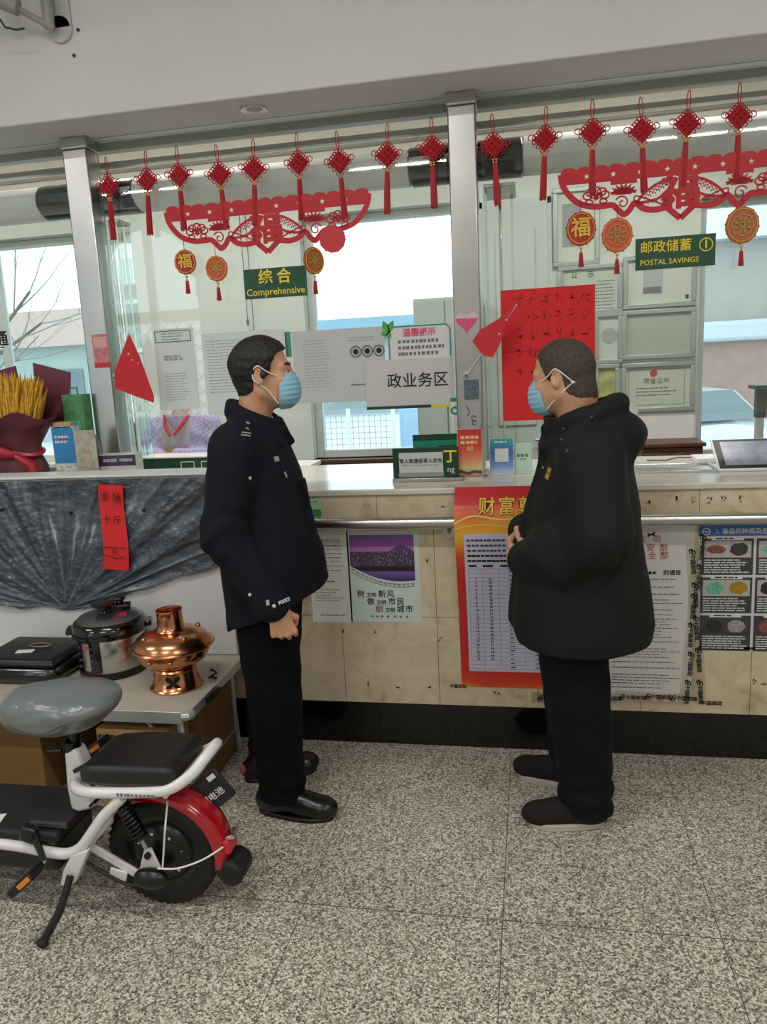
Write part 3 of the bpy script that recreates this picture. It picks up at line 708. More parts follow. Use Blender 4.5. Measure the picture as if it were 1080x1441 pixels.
def pendant(px, py, r, kind, label, rz=0, cord=.05, zr=1.12):
    p = at(px, py, 3.335); t = thing('pendant', label, 'decoration', p, rz, 'round pendants under the paper-cut banners')
    body = {'fu': '#b32a20', 'orange': '#d2573a', 'plain': '#cf2a38', 'brown': '#b5653c'}[kind]
    m = mat('pendant_'+kind, body, .45, var=.12, vscale=60)
    AXY = Matrix(((1, 0, 0), (0, 0, -1), (0, zr, 0)))
    MB().lathe([(0, -.004), (r*.9, -.004), (r*.93, -.006), (r, -.006), (r, .004), (0, .004)], 30, axis=AXY).build('medallion', m, t)
    b = MB()
    for a in np.linspace(.4, 2*PI+.4, 12, endpoint=False): b.sphere((r*.99*math.cos(a), 0, zr*r*.99*math.sin(a)), r*.07, 6, (1, .5, 1))
    o = b.build('scalloped_rim', M['red'], t); o['kind'] = 'stuff'
    if kind == 'plain': return t
    ring = [(r*.88*math.cos(a), -.007, zr*r*.88*math.sin(a)) for a in np.linspace(0, 2*PI, 26, endpoint=False)]
    MB().tube(ring, .0018, 5, closed=True).build('gold_ring', M['gold'], t)
    if kind == 'fu': text('福', (0, -.0075, 0), r*1.35, M['gold'], t, bold=.02)
    else:
        b = MB(); gm = mat('old_gold_print', '#c9a14c', .45)
        for a in np.linspace(0, 2*PI, 8, endpoint=False):
            ribbon(b, [(r*.45*math.cos(a)+r*.22*math.cos(q), r*.45*math.sin(a)+r*.22*math.sin(q)) for q in np.linspace(0, 2*PI, 9, endpoint=False)], r*.05, -.0085, -.007, closed=True)
        for a in (0, .8, 1.6, 2.4): ribbon(b, [(-r*.3*math.cos(a), -r*.3*math.sin(a)), (0, r*.06), (r*.3*math.cos(a), r*.3*math.sin(a))], r*.07, -.0085, -.007)
        b.build('gold_pattern', gm, t, smooth=0)
    MB().tube([(0, 0, r*zr), (0, 0, r*zr+cord)], .0015, 5).build('cord', M['red'], t)
    b = MB().sphere((0, 0, -r*zr-.009), .006, 5).sphere((0, 0, -r*zr-.020), .0045, 5); b.build('beads', M['goldmetal'], t)
    b = MB()
    for k in range(9):
        a = 2*PI*k/9; b.tube([(.004*math.cos(a), .004*math.sin(a), -r*zr-.026), (.0085*math.cos(a), .0065*math.sin(a), -r*zr-.082)], .0028, 5)
    b.build('tassel', M['redcloth'], t)
    return t
pendant(261, 369, .047, 'fu', 'dark red oval pendant with a gold character under the middle banner', .2)
pendant(305, 378, .048, 'orange', 'orange-red oval pendant with a gold pattern under the middle banner', .1)
pendant(442, 367, .050, 'brown', 'brownish round pendant turned partly edge-on beside the green sign', .85)
pendant(468, 336, .056, 'plain', 'plain red disc flipped up onto the right end of the middle banner', 0, zr=1.0)
pendant(818, 322, .058, 'fu', 'red round pendant with a gold character under the right-hand banner', 0)
pendant(869, 331, .059, 'orange', 'orange-red round pendant with a gold pattern under the right-hand banner', 0)
pendant(1045, 317, .061, 'brown', 'brownish round pendant hanging at the right end above the tablet', 0)

# ------------------------------------------------------------------ signs and papers on the glass
def board(name, label, cat, p0, p1, y, m, th=.005, bevel=.001, group=None):
    a, c = at(*p0, y), at(*p1, y); xa, xb, za, zb = min(a.x, c.x), max(a.x, c.x), min(a.z, c.z), max(a.z, c.z)
    t = thing(name, label, cat, ((xa+xb)/2, y, (za+zb)/2), 0, group); w, h = xb-xa, zb-za
    MB().box2((-w/2, 0, -h/2), (w/2, th, h/2)).build('sheet' if th < .004 else 'board', m, t, smooth=0, bevel=bevel)
    return t, w, h
gs1, w, h = board('hanging_sign', 'green sign with yellow lettering on the middle glass screen under the banner', 'sign', (342, 380), (433, 415.5), 3.35, M['green'])
text('综 合', (.0, -.001, .022), .066, M['yellow'], gs1, bold=.02); text('Comprehensive', (0, -.001, -.037), .042, M['yellow'], gs1, bold=.008)
gs2, w, h = board('hanging_sign', 'green sign with yellow lettering on the rightmost glass screen over the certificates', 'sign', (895, 336.5), (1007, 373), 3.35, mat('dull_green_board', '#1f4f35', .5))  # a slightly greyer green than the other hanging sign
text('邮政储蓄', (-.035, -.001, .022), .049, M['yellow'], gs2, bold=.008); text('POSTAL SAVINGS', (-.022, -.001, -.034), .0285, M['yellow'], gs2, bold=.006)
text('1', (.115, -.001, .02), .046, M['yellow'], gs2, bold=.02)
b = MB(); ribbon(b, arc(.115, .02, .024, 0, 2*PI*.999, 26), .004, -.0018, -.0006, closed=False); b.build('circle', M['yellow'], gs2, smooth=0)
text('通', (at(1, 478, 3.38).x, 3.383, at(1, 478, 3.38).z), .075, M['ink'], bpy.data.objects['glass_screen'], bold=.02)
a_ = at(0, 488, 3.38); MB().box2((a_.x-.3, 3.382, a_.z-.006), (a_.x+.02, 3.384, a_.z)).build('lettering', M['ink'], bpy.data.objects['glass_screen'], smooth=0)

PY = 3.3815
def paper(label, p0, p1, y=PY, m=None, name='paper_notice', cat='paper', th=.0012, group=None):
    return board(name, label, cat, p0, p1, y, m or M['paper'], th, 0, group)
pale = mat('bluish_thin_paper', '#d6dfdf', .85); pg = mat('greyish_paper', '#c5c9ca', .85)
p, w, h = paper('white notice with a boxed heading on the middle glass, beside the small flag', (215, 464), (281, 575), m=pale)
b = MB()
for q in (((-w*.46, h*.34), (w*.44, h*.34)), ((-w*.46, h*.47), (w*.44, h*.47)), ((-w*.46, h*.34), (-w*.46, h*.47)), ((w*.44, h*.34), (w*.44, h*.47))): ribbon(b, list(q), .003, -.0008, -.0002)
b.build('heading_box', M['ink'], p, smooth=0)
print_lines(p, -w*.3, w*.3, [h*.44, h*.405, h*.37], -.0006, .005, M['inkfaint'], 1); print_lines(p, -w*.28, w*.28, [h*.16, h*.125], -.0006, .011, M['inkfaint'], 2); print_lines(p, -w*.3, w*.32, [-h*.05-.012*i for i in range(11)], -.0006, .003, M['inkfaint'], 3)
p, w, h = paper('white notice full of small print on the middle glass behind the policeman', (283, 470), (408, 575), y=PY, m=pale)
print_lines(p, -w*.45, w*.0, [h*.40-.0135*i for i in range(18)], -.0006, .0032, M['inkfaint'], 4)
p, w, h = paper('grey sheet with three round black seals taped on the middle glass screen', (410, 467), (545, 563), y=PY-.0015, m=pg)
print_lines(p, -w*.38, w*-.08, [h*.36-.0135*i for i in range(16)], -.0006, .0028, M['inkfaint'], 5); print_lines(p, w*.12, w*.46, [h*.37, h*.33], -.0006, .004, M['inkfaint'], 6)
b = MB()
for i in range(3):
    cx = w*(.19+.125*i); ribbon(b, arc(cx, h*.18, .024, 0, 2*PI*.999, 22), .003, -.0009, -.0002); ribbon(b, arc(cx, h*.18, .019, 0, 2*PI*.999, 20), .0018, -.0009, -.0002); disc(b, cx, h*.18, .0125, 12, -.0009, -.0002)
b.build('seals', M['ink'], p, smooth=0); quad(MB(), w*.12, w*.46, -h*.28, -h*.26, -.0005).build('print_rule', M['inkgrey'], p, smooth=0)
gm_, w, h = board('green_board', 'green panel edge showing above the policeman\'s hair behind the glass', 'board', (335, 471), (411, 502), 3.40, mat('mid_green_board', '#3f9a72', .6))
p, w, h = paper('white notice in a teal border with a green leaf on the middle glass', (545, 459), (637, 512), y=PY-.003, m=mat('pinkish_paper', '#dcdadb', .85))
b = MB(); ribbon(b, [(-w*.48, -h*.5), (-w*.48, h*.36), (-w*.44, h*.47), (w*.42, h*.47), (w*.48, h*.36), (w*.48, -h*.3)], .006, -.0015, -.0002); b.build('teal_border', mat('teal_print', '#1f9a90', .5), p, smooth=0)
text('温馨提示', (w*.0, -.001, h*.30), .036, mat('pink_print', '#e0608a', .6), p, bold=.03)
for i, zz in enumerate((.10, -.05, -.20, -.37)): print_lines(p, -w*.34, w*.40, [h*zz], -.0006, .014, M['inkgrey'] if i < 3 else M['inkred'], 20+i, gap=.005, word=(.010, .015), ragged=.15)
b = MB()
for a, l in ((2.1, .055), (1.2, .05), (3.4, .04), (4.6, .03)): ribbon(b, [(-w*.46, h*.36), (-w*.46+l*.5*math.cos(a)-.006, h*.36+l*.5*math.sin(a)), (-w*.46+l*math.cos(a), h*.36+l*math.sin(a))], [.006, .030, .002], -.003, -.0016)
b.build('leaf', mat('leaf_green', '#4fa84e', .5), p, smooth=0)
p, w, h = paper('white service-area sign with black lettering and a green and yellow bottom edge', (513, 508.5), (640, 572), y=PY-.008, m=mat('grey_white_board', '#c9c9c8', .6), name='area_sign', cat='sign', th=.004)
text('政业务区', (w*.095, -.001, h*.05), .067, M['ink'], p, bold=.006, spacing=1.03)
quad(MB(), -w/2, w*.24, -h/2, -h/2+.013, -.0008).build('green_edge', mat('deep_green_print', '#173f30', .5), p, smooth=0); quad(MB(), w*.24, w/2, -h/2, -h/2+.013, -.0008).build('yellow_edge', mat('yellow_print', '#d9cf3a', .5), p, smooth=0)
p, w, h = paper('white leaflet with a round green emblem beside the heart-sticker post', (634, 560), (648, 628), y=3.36, m=M['paper'])
b = MB(); ribbon(b, arc(0, h*.24, .014, 0, 2*PI*.999, 18), .009, -.001, -.0002); b.build('green_ring', mat('emblem_green', '#128a63', .5), p, smooth=0); quad(MB(), -w/2, w/2, h*.42, h*.5, -.0005).build('green_band', mat('emblem_green', '#128a63', .5), p, smooth=0)
# big red sheet on the right pane
p, w, h = paper('large red sheet of handwritten paper on the glass behind the man in the dark coat', (704.5, 409), (838, 588), y=PY-.001, m=M['redpaper'], name='red_poster', cat='poster')
rnd = random.Random(5); b = MB(); hand = mat('faded_brush_ink', '#a3181d', .8)
for cx in np.linspace(-w*.30, w*.40, 6):
    for cz in np.linspace(h*.42, -h*.38, 7):
        if rnd.random() < .25: continue
        for _ in range(6):
            x, z = cx+rnd.gauss(0, .008), cz+rnd.gauss(0, .010); a = rnd.choice((0, .15, 1.45, .8, -.8)); l = rnd.uniform(.006, .014)
            ribbon(b, [(x-l*math.cos(a), z-l*math.sin(a)), (x, z+.001), (x+l*math.cos(a), z+l*math.sin(a))], [.002, .0045, .0015], -.0008, -.0002)
o = b.build('handwriting', hand, p, smooth=0); o['kind'] = 'stuff'
MB().box2((-w/2, -.0012, -.002), (w/2, -.0002, .0)).build('fold_line', hand, p, smooth=0).location = (0, 0, .02)
# stickers on the posts
t = thing('heart_sticker', 'pink and clear heart sticker on the steel post', 'sticker', at(657, 452, YP-.0015))
hp = [(.048*(16*math.sin(a)**3)/16, .046*(13*math.cos(a)-5*math.cos(2*a)-2*math.cos(3*a)-math.cos(4*a))/15) for a in np.linspace(0, 2*PI, 40, endpoint=False)]
MB().prism(hp, .001, FACE.to_4x4()).build('sheet', mat('pale_pink_film', '#d9c3c6', .4), t, smooth=0)
MB().prism([q for q in [(x*.96, min(z, .012)) for x, z in hp]], .0006, Matrix.Translation((0, -.0007, 0)) @ FACE.to_4x4()).build('pink_fill', mat('pink_print_heart', '#d8567f', .5, var=.35, vscale=120), t, smooth=0)
t, w, h = board('post_sticker', 'pink square sticker on the left steel post above the flag holder', 'sticker', (128.5, 471), (156, 517), YP-.0015, mat('pink_sticker', '#c97a82', .5, var=.3, vscale=45), .001, 0)
quad(MB(), -w/2, w/2, -h/2, -h*.35, -.0006).build('red_band', M['inkred'], t, smooth=0); quad(MB(), -w*.42, w*.42, h*.1, h*.42, -.0006).build('pale_patch', mat('pale_pink_print', '#dba6a8', .5), t, smooth=0)
t, w, h = board('post_sticker', 'dark square sticker on the heart-sticker post above the scribbled sheet', 'sticker', (653, 535), (675, 562), YP-.0015, mat('slate_print', '#5a6a70', .6, var=.5, vscale=160), .001, 0)
t, w, h = board('post_note', 'grey scribbled sheet stuck low on the heart-sticker post', 'paper', (650, 566), (676, 604), YP-.001, mat('grey_note', '#a9a9a7', .7), .0006, 0)
b = MB(); ribbon(b, [(-.02, .045), (-.005, .02), (-.014, .0)], .003, -.0014, -.0002); ribbon(b, arc(.012, -.01, .010, 0, 5, 10), .003, -.0014, -.0002); ribbon(b, arc(.014, -.03, .009, 0, 5, 10), .003, -.0014, -.0002); b.build('scribble', M['ink'], t, smooth=0)
# small flags on suction-cup sticks
def flag(cup, tip, poly, stars, label, y=3.30, wob=0):
    c = at(*cup, YP-.004); t = thing('small_flag', label, 'flag', c); m = mat('flag_red', '#c9202c', .6, bump=.1, bscale=200)
    tp_ = at(*tip, y)-c
    MB().lathe([(.004, -.02), (.006, -.014), (.016, -.002), (.018, 0), (0, 0)], 16, axis=Matrix(((1, 0, 0), (0, 0, 1), (0, 1, 0)))).build('suction_cup', mat('clear_rubber', '#b9bcbd', .2), t)
    MB().tube([(0, -.012, 0), tuple(tp_)], .0028, 6).build('stick', mat('clear_stick', '#c3c6c6', .2), t)
    P = [at(*q, y+dy)-c for q, dy in poly]
    b = MB(); n = len(P); b.add([tuple(q) for q in P]+[tuple(q+Vector((0, .0012, 0))) for q in P], [tuple(range(n))[::-1], tuple(range(n, 2*n))]+[(i, (i+1) % n, n+(i+1) % n, n+i) for i in range(n)])
    b.build('cloth', m, t, smooth=30)
    b = MB()
    for (q, r, dy) in stars:
        s = at(*q, y+dy-.003)-c
        b.add([(s.x+(r if i % 2 == 0 else r*.4)*math.sin(PI*i/5), s.y, s.z+(r if i % 2 == 0 else r*.4)*math.cos(PI*i/5)) for i in range(10)], [tuple(range(10))])
    b.build('stars', mat('flag_star', '#e8b9a0', .5), t, smooth=0)
flag((163, 531), (182, 466), [((182, 470), 0), ((196, 500), 0), ((217, 558), 0), ((216.5, 567), 0), ((162, 547), 0), ((161, 522), 0)], [((181, 498), .008, 0), ((186, 506.5), .006, 0), ((194, 511), .005, 0)], 'small red flag drooping from a clear stick on the left steel post')
flag((657, 528), (728, 428), [((727, 428), 0), ((715, 446), -.015), ((704, 484), -.01), ((694, 503), 0), ((681, 501), .01), ((665, 480), .005), ((676, 464), 0), ((700, 450), 0)], [((713, 450), .007, -.02), ((703, 470), .006, -.02)], 'small red flag folded over its stick on the heart-sticker post, before the red sheet')

# ------------------------------------------------------------------ posters on the counter front
YT = YC-.0025
def bend(o, prof, base=(0, 0, 0)):
    """lets a flat sheet hang in a curve: y offset as a function of world height"""
    if o.parent is not None and o.parent.get('bz') is not None: pass
    zs = [p[0] for p in prof]; ys = [p[1] for p in prof]; zoff = o.location.z + base[2]; rx = o.rotation_euler.x
    o.data = o.data.copy()
    for v in o.data.vertices:
        if abs(rx) > .1: v.co.z += -0; wz = zoff+v.co.y; v.co.z += -float(np.interp(wz, zs, ys))
        else: wz = zoff+v.co.z; v.co.y += float(np.interp(wz, zs, ys))
def ramp_mat(name, stops, axis='Z', lo=0, hi=1, wav=0, rough=.5, scale=3):
    m = bpy.data.materials.new(name); m.use_nodes = True; nt = m.node_tree; L = nt.links.new; b = nt.nodes['Principled BSDF']; b.inputs['Roughness'].default_value = rough
    tc = nt.nodes.new('ShaderNodeTexCoord'); sp = nt.nodes.new('ShaderNodeSeparateXYZ'); L(tc.outputs['Object'], sp.inputs[0])
    mr = nt.nodes.new('ShaderNodeMapRange'); mr.inputs[1].default_value = lo; mr.inputs[2].default_value = hi; src = sp.outputs[axis]
    if wav:
        n = nt.nodes.new('ShaderNodeTexNoise'); n.inputs['Scale'].default_value = scale; L(tc.outputs['Object'], n.inputs['Vector'])
        ma = nt.nodes.new('ShaderNodeMath'); ma.operation = 'MULTIPLY_ADD'; ma.inputs[1].default_value = wav; L(n.outputs['Fac'], ma.inputs[0]); L(src, ma.inputs[2]); src = ma.outputs[0]
    L(src, mr.inputs[0]); cr = nt.nodes.new('ShaderNodeValToRGB'); L(mr.outputs[0], cr.inputs[0]); e = cr.color_ramp
    e.elements[0].position = stops[0][0]; e.elements[0].color = lin(stops[0][1]); e.elements[1].position = stops[-1][0]; e.elements[1].color = lin(stops[-1][1])
    for p, c in stops[1:-1]: q = e.elements.new(p); q.color = lin(c)
    L(cr.outputs[0], b.inputs['Base Color']); return m
# wealth poster: hangs from the worktop edge in front of the handrail
W_, H_, ZC_ = .592, .846, .695
t = thing('savings_poster', 'red and orange poster with a printed table hanging over the handrail, half behind the man', 'poster', (-.004, YT, ZC_))
prof = [(.27, -.001), (.45, -.004), (.62, -.02), (.80, -.055), (.93, -.088), (.985, -.092), (1.03, -.088), (1.12, -.018)]
b = MB(); n = 28
v = [(x, 0, -H_/2+H_*i/n) for i in range(n+1) for x in (-W_/2, W_/2)]; b.add(v, [(2*i, 2*i+1, 2*i+3, 2*i+2) for i in range(n)])
sheet = b.build('sheet', ramp_mat('fire_gradient_print', [(0, '#e8b52e'), (.04, '#e9a52a'), (.085, '#dd4a22'), (.14, '#cc2420'), (.66, '#c9241f'), (.75, '#dd5a20'), (.83, '#f2b62c'), (.90, '#f0a22a'), (.97, '#e2562a'), (1, '#cc2426')], lo=-H_/2, hi=H_/2, wav=.10, scale=4, rough=.3), t, smooth=180)
pieces = [sheet]
lavender = mat('lavender_paper', '#cdcbe0', .7)
b = MB(); x0, x1, z0, z1 = -.262, .27, -.352, .250
v = [(x, -.0012, z0+(z1-z0)*i/20) for i in range(21) for x in (x0, x1)]; b.add(v, [(2*i, 2*i+1, 2*i+3, 2*i+2) for i in range(20)]); pieces.append(b.build('table_sheet', lavender, t, smooth=180))
b = MB(); nr = 24; zt = .098
for i in range(nr+1): quad(b, x0+.012, x1-.012, zt-.0183*i, zt-.0183*i+.0012, -.002)
for x in (x0+.012, x0+.065, x0+.13, x0+.23, x0+.33, x0+.43, x1-.013):
    for i in range(nr): quad(b, x, x+.0011, zt-.0183*(i+1), zt-.0183*i, -.002)
pieces.append(b.build('table_grid', M['inkgrey'], t, smooth=0))
for k, (xc, body) in enumerate(((x0+.040, '\n'.join(str(i+1) for i in range(24))), (x0+.098, '\n'.join(str(i+42) for i in range(24))))):
    o = text(body, (xc, -.0022, zt-.0183*12), .0135, M['ink'], t, line=1.13, name='table_numbers'); pieces.append(o)
for k, xc in enumerate((x0+.18, x0+.28, x0+.38)): pieces.append(print_lines(t, xc-.010, xc+.012, [zt-.0183*(i+.5) for i in range(24)], -.0022, .0042, mat('soft_ink', '#3c3c48', .8), 40+k, ragged=.5))
pieces.append(print_lines(t, x0+.012, x0+.21, [.222, .200, .178], -.0022, .008, mat('soft_ink', '#3c3c48', .8), 50, word=(.010, .016), gap=.004)); pieces.append(print_lines(t, x0+.012, x0+.26, [.156, .134], -.0022, .009, M['ink'], 51, word=(.012, .018), gap=.002)); pieces.append(print_lines(t, x0+.015, x1-.02, [.112], -.0022, .009, M['ink'], 52, word=(.03, .05), gap=.02))
o = text('财富尊享', (-.055, -.0022, .350), .068, mat('dark_red_outline', '#8a1a12', .5), t, bold=.03, spacing=1.22); pieces.append(o)
o = text('财富尊享', (-.055, -.004, .350), .068, mat('gold_title_print', '#f2cf4c', .35), t, bold=.006, spacing=1.22); pieces.append(o)
b = MB(); ribbon(b, smooth_path([(-.296, .29), (-.22, .32), (-.10, .305), (.05, .33), (.296, .30)], 8), .006, -.0018, -.0010); ribbon(b, smooth_path([(-.296, .27), (-.18, .285), (.0, .27), (.296, .29)], 8), .003, -.0018, -.0010); pieces.append(b.build('light_swirl', mat('pale_gold_swirl', '#f3d9a0', .5), t, smooth=0))
pieces.append(print_lines(t, -.06, .08, [.262], -.0022, .018, mat('yellow_print', '#d9cf3a', .5), 60, word=(.012, .02)))
for o in pieces: bend(o, prof, (0, 0, ZC_))

def cpaper(label, p0, p1, m=None, name='paper_notice', cat='paper', y=YT, th=.001, group=None): return board(name, label, cat, p0, p1, y-th, m or M['paper'], th, 0, group)
cream = mat('warm_white_paper', '#e0deda', .75)
p, w, h = cpaper('white typed notice on the stone counter, half behind the policeman\'s jacket', (432, 747), (497, 876), cream)
print_lines(p, -w*.30, w*.40, [h*.40, h*.38, h*.34, h*.30, h*.255, h*.21, h*.17, h*.12, h*.07], -.0006, .0035, M['inkgrey'], 61); print_lines(p, -w*.2, w*.2, [-h*.05], -.0006, .006, M['inkgrey'], 62); print_lines(p, -w*.4, w*.42, [-h*.14, -h*.17, -h*.20, -h*.23, -h*.26], -.0006, .003, M['inkgrey'], 63, ragged=.6); print_lines(p, -w*.3, w*.4, [-h*.42], -.0006, .005, M['inkgrey'], 64)
# city poster
p, w, h = cpaper('city poster with a purple night skyline and three lines of slogan', (487, 748), (594, 876), mat('minty_white_paper', '#cfdcd6', .6), name='city_poster', cat='poster')
lc = lambda px, py: (lambda q: (q.x-p.location.x, q.z-p.location.z))(at(px, py, YT))
xl, ztop = lc(491, 753); xr, _ = lc(582, 752); _, zs0 = lc(540, 776); _, zc0 = lc(540, 797); _, zw0 = lc(540, 804); _, zbot = lc(555, 818); _, zlb = lc(495, 796)
N = 14; curve = [(xl+(xr-xl)*i/N, zlb+(zbot-zlb)*min(1, (1-(1-i/N/.78)**2))) for i in range(N+1)]
def strip(m, za, zb_, nm, y=-.0006):
    b = MB(); v = []; 
    for (x, z) in curve: v += [(x, y, max(z, zb_) if z < za else za), (x, y, za)]
    return b.add(v, [(2*i, 2*i+2, 2*i+3, 2*i+1) for i in range(N)]).build(nm, m, p, smooth=0)
strip(ramp_mat('violet_sky_print', [(0, '#b86fb4'), (.4, '#9a56a8'), (1, '#6a4a8e')], lo=zs0, hi=ztop), ztop, zs0, 'sky_print')
b = MB(); xh, zh = lc(565, 776); b.prism([(xh-.05, zs0)]+[(xh-.05+.1*i/10, zs0+.026*math.sin(PI*i/10)) for i in range(11)], .0004, Matrix.Translation((0, -.0011, 0)) @ FACE.to_4x4()).build('hill_print', mat('dark_violet_print', '#553a72', .6), p, smooth=0)
strip(mat('city_print', '#4a3a55', .6, var=.9, vscale=420), zs0, zc0, 'skyline_print'); strip(mat('bank_print', '#241c26', .6), zc0, zw0, 'bank_print'); strip(ramp_mat('violet_water_print', [(0, '#2f2750'), (1, '#7a5aa8')], lo=zbot, hi=zw0), zw0, zbot-.01, 'water_print')
rnd = random.Random(2); b = MB()
for _ in range(150):
    x = rnd.uniform(xl+.004, xr-.008); z = rnd.uniform(zc0, zs0+.002); quad(b, x, x+rnd.uniform(.001, .003), z, z+rnd.uniform(.001, .007), -.0012)
b.build('lights_print', mat('warm_light_print', '#b3a49c', .6), p, smooth=0)
b = MB(); cc2 = [(x, z-.012) for x, z in curve]; ribbon(b, cc2, .0015, -.001, -.0002); ribbon(b, [(x, z-.013) for x, z in cc2], .0015, -.001, -.0002)
for i in range(len(cc2)-1):
    x, z = cc2[i]; ribbon(b, [(x+.003, z-.003), (x+.012, z-.004), (x+.012, z-.010), (x+.006, z-.009)], .0016, -.001, -.0002)
b.build('key_pattern', mat('brown_ink', '#4b4038', .7), p, smooth=0)
bi = mat('dark_brown_ink', '#2a2320', .6)
for py, sx_, s in ((836, 508, '树文明新风'), (846.5, 522, '做文明市民'), (857, 534, '创文明城市')):
    x, z = lc(sx_-4, py)
    for k, ch in enumerate(s):
        sz = .026 if k in (1, 2) else .036; text(ch, (x+.013+(0, .035, .056, .090, .126)[k], -.0012, z-(.0 if k not in (1, 2) else .004)), sz*(.92 if k not in (1, 2) else .84), bi if k else mat('rust_ink' if s[0] == '创' else 'dark_brown_ink', '#6d2f2a', .6), p, bold=.004)
x, z = lc(523, 867); print_lines(p, x, x+.17, [z], -.0012, .008, M['inkgrey'], 66, word=(.009, .011), gap=.014, ragged=0)
# green leaflet on the strip
p, w, h = cpaper('small green and white leaflet stuck on the top row of tiles beside the policeman', (425, 692), (453, 727), mat('pale_green_paper', '#b8d8a8', .7))
quad(MB(), -w/2, w*.48, -h/2, -h*.2, -.0006).build('green_band', mat('grass_print', '#3c9a4a', .6), p, smooth=0); print_lines(p, -w*.3, w*.3, [h*.1, h*.25], -.0006, .004, M['inkgrey'], 67)
# long notice with packing tape
p, w, h = cpaper('long white official notice with red headings, right of the savings poster', (845, 740), (973, 988), cream, y=YT)
rm = mat('dull_red_ink', '#c46a68', .7)
lc2 = lambda px, py: (lambda q: (q.x-p.location.x, q.z-p.location.z))(at(px, py, YT))
for s, (px, py), sp in (('政  司', (922, 759), 1.1), ('公 安 部', (924, 771), 1.2), ('安 全 部', (926, 782), 1.1)):
    x, z = lc2(px, py); text(s, (x-.02, -.0008, z), .032, rm, p, bold=.006, spacing=sp)
x, z = lc2(935, 806); print_lines(p, x-.12, x-.005, [z], -.0006, .011, M['ink'], 70, word=(.010, .013)); text('的通告', (x+.03, -.0008, z), .022, M['ink'], p, bold=.01)
zz = [lc2(930, y)[1] for y in (815, 826, 836, 844, 849, 858, 865, 871, 875, 879, 884, 888, 893, 897, 903, 913, 917, 921, 925, 932, 940, 950, 954, 958, 962, 968)]
print_lines(p, lc2(862, 800)[0], lc2(965, 800)[0], zz, -.0006, .0035, M['inkgrey'], 71, ragged=.35); print_lines(p, lc2(862, 800)[0], lc2(890, 800)[0], zz[12:], -.0006, .003, mat('faint_red_ink', '#cfa3a0', .7), 72)
b = MB(); x, z = lc2(920, 752)
for a in (.5, 2.2, 4.0): ribbon(b, [(x-.022, z+.004*a-.012), (x+.006, z+.012-.004*a)], .004, -.001, -.0002)
b.build('logo_mark', M['ink'], p, smooth=0)
for i, (px, py) in enumerate(((914, 982), (930, 982), (943, 981))):
    x, z = lc2(px, py); b = MB(); ribbon(b, arc(x, z, .010, 0, 6.2, 14), .004, -.0014, -.0008); disc(b, x, z, .005, 8, -.0014, -.0008); b.build('red_seal', rm, p, smooth=0)
# clear packing tape printed with a post mark and four characters
tape = glass_mat('clear_tape', '#fffefb', .03)
def tape_strip(label, p0, p1, marks, vertical, seed):
    a, c = at(*p0, YT-.0018), at(*p1, YT-.0018); L = (c-a).length; t = thing('packing_tape', label, 'tape', (a+c)/2, 0); ang = math.atan2(c.z-a.z, c.x-a.x)
    t.rotation_euler = (0, -ang, 0)
    MB().box2((-L/2, -.0003, -.024), (L/2, .0003, .024)).build('film', tape, t, smooth=0)
    rnd = random.Random(seed)
    for i in range(marks):
        x = -L/2+L*(i+.5)/marks; zz = rnd.uniform(-.006, .006)
        b = MB(); ribbon(b, [(x-.030, zz-.010), (x-.022, zz+.010), (x-.010, zz+.011)], .005, -.0012, -.0004); ribbon(b, [(x-.034, zz-.002), (x-.014, zz+.001)], .005, -.0012, -.0004); ribbon(b, [(x-.030, zz-.011), (x-.016, zz-.008), (x-.012, zz+.004)], .004, -.0012, -.0004)
        b.build('post_mark', M['ink'], t, smooth=0); text('中国邮政', (x+.030, -.0008, zz), .020, M['ink'], t, bold=.012)
tape_strip('clear printed packing tape across the bottom of the long notice', (866, 979), (974, 985), 3, False, 1)
tape_strip('clear printed packing tape down the seam left of the black picture poster', (989, 742), (965, 987), 6, True, 2)
tape_strip('second clear printed packing tape overlapping the seam by the black picture poster', (975, 760), (986, 990), 5, True, 3)
tape_strip('clear printed packing tape below the savings poster beside the man\'s trousers', (748, 981), (872, 983), 3, False, 4)
t0 = thing('tape_remnant', 'torn scrap of printed tape left of the savings poster bottom', 'tape', at(645, 966, YT-.001)); text('中国邮政', (0, 0, 0), .018, M['ink'], t0, bold=.012)
t0 = thing('tape_remnant', 'scrap of printed tape on the stone right of the long notice', 'tape', at(1002, 990, YT-.001)); text('中国邮政', (0, 0, 0), .020, M['ink'], t0, bold=.012)
# black picture poster
p, w, h = cpaper('black picture poster with a blue header at the right end of the counter', (984, 738), (1096, 917), mat('poster_white', '#d5d6d8', .5), name='picture_poster', cat='poster')
w2 = .40; bpy.data.objects.remove(p.children[0]); x0 = -w/2
MB().box2((x0, 0, -h/2), (x0+w2, .001, h/2)).build('sheet', mat('poster_white', '#d5d6d8', .5), p, smooth=0)
quad(MB(), x0, x0+w2, h*.37+.02, h/2, -.0006).build('blue_header', mat('header_blue', '#2f6db5', .5), p, smooth=0)
text('1. 毒品的种类及危害', (x0+.165, -.0012, h*.445), .0235, M['paper'], p, bold=.012)
b = MB(); ribbon(b, arc(x0+.028, h*.445, .013, 0, 6.25, 18), .003, -.0014, -.0006); ribbon(b, [(x0+.020, h*.452), (x0+.027, h*.437), (x0+.038, h*.452)], .004, -.0014, -.0006); b.build('badge', M['paper'], p, smooth=0)
dk = mat('charcoal_print', '#3f3f41', .55); cols = [('#8a4a44', '#3c4030'), ('#6fb89a', '#a8892a'), ('#2c2a2c', '#9a9a96')]
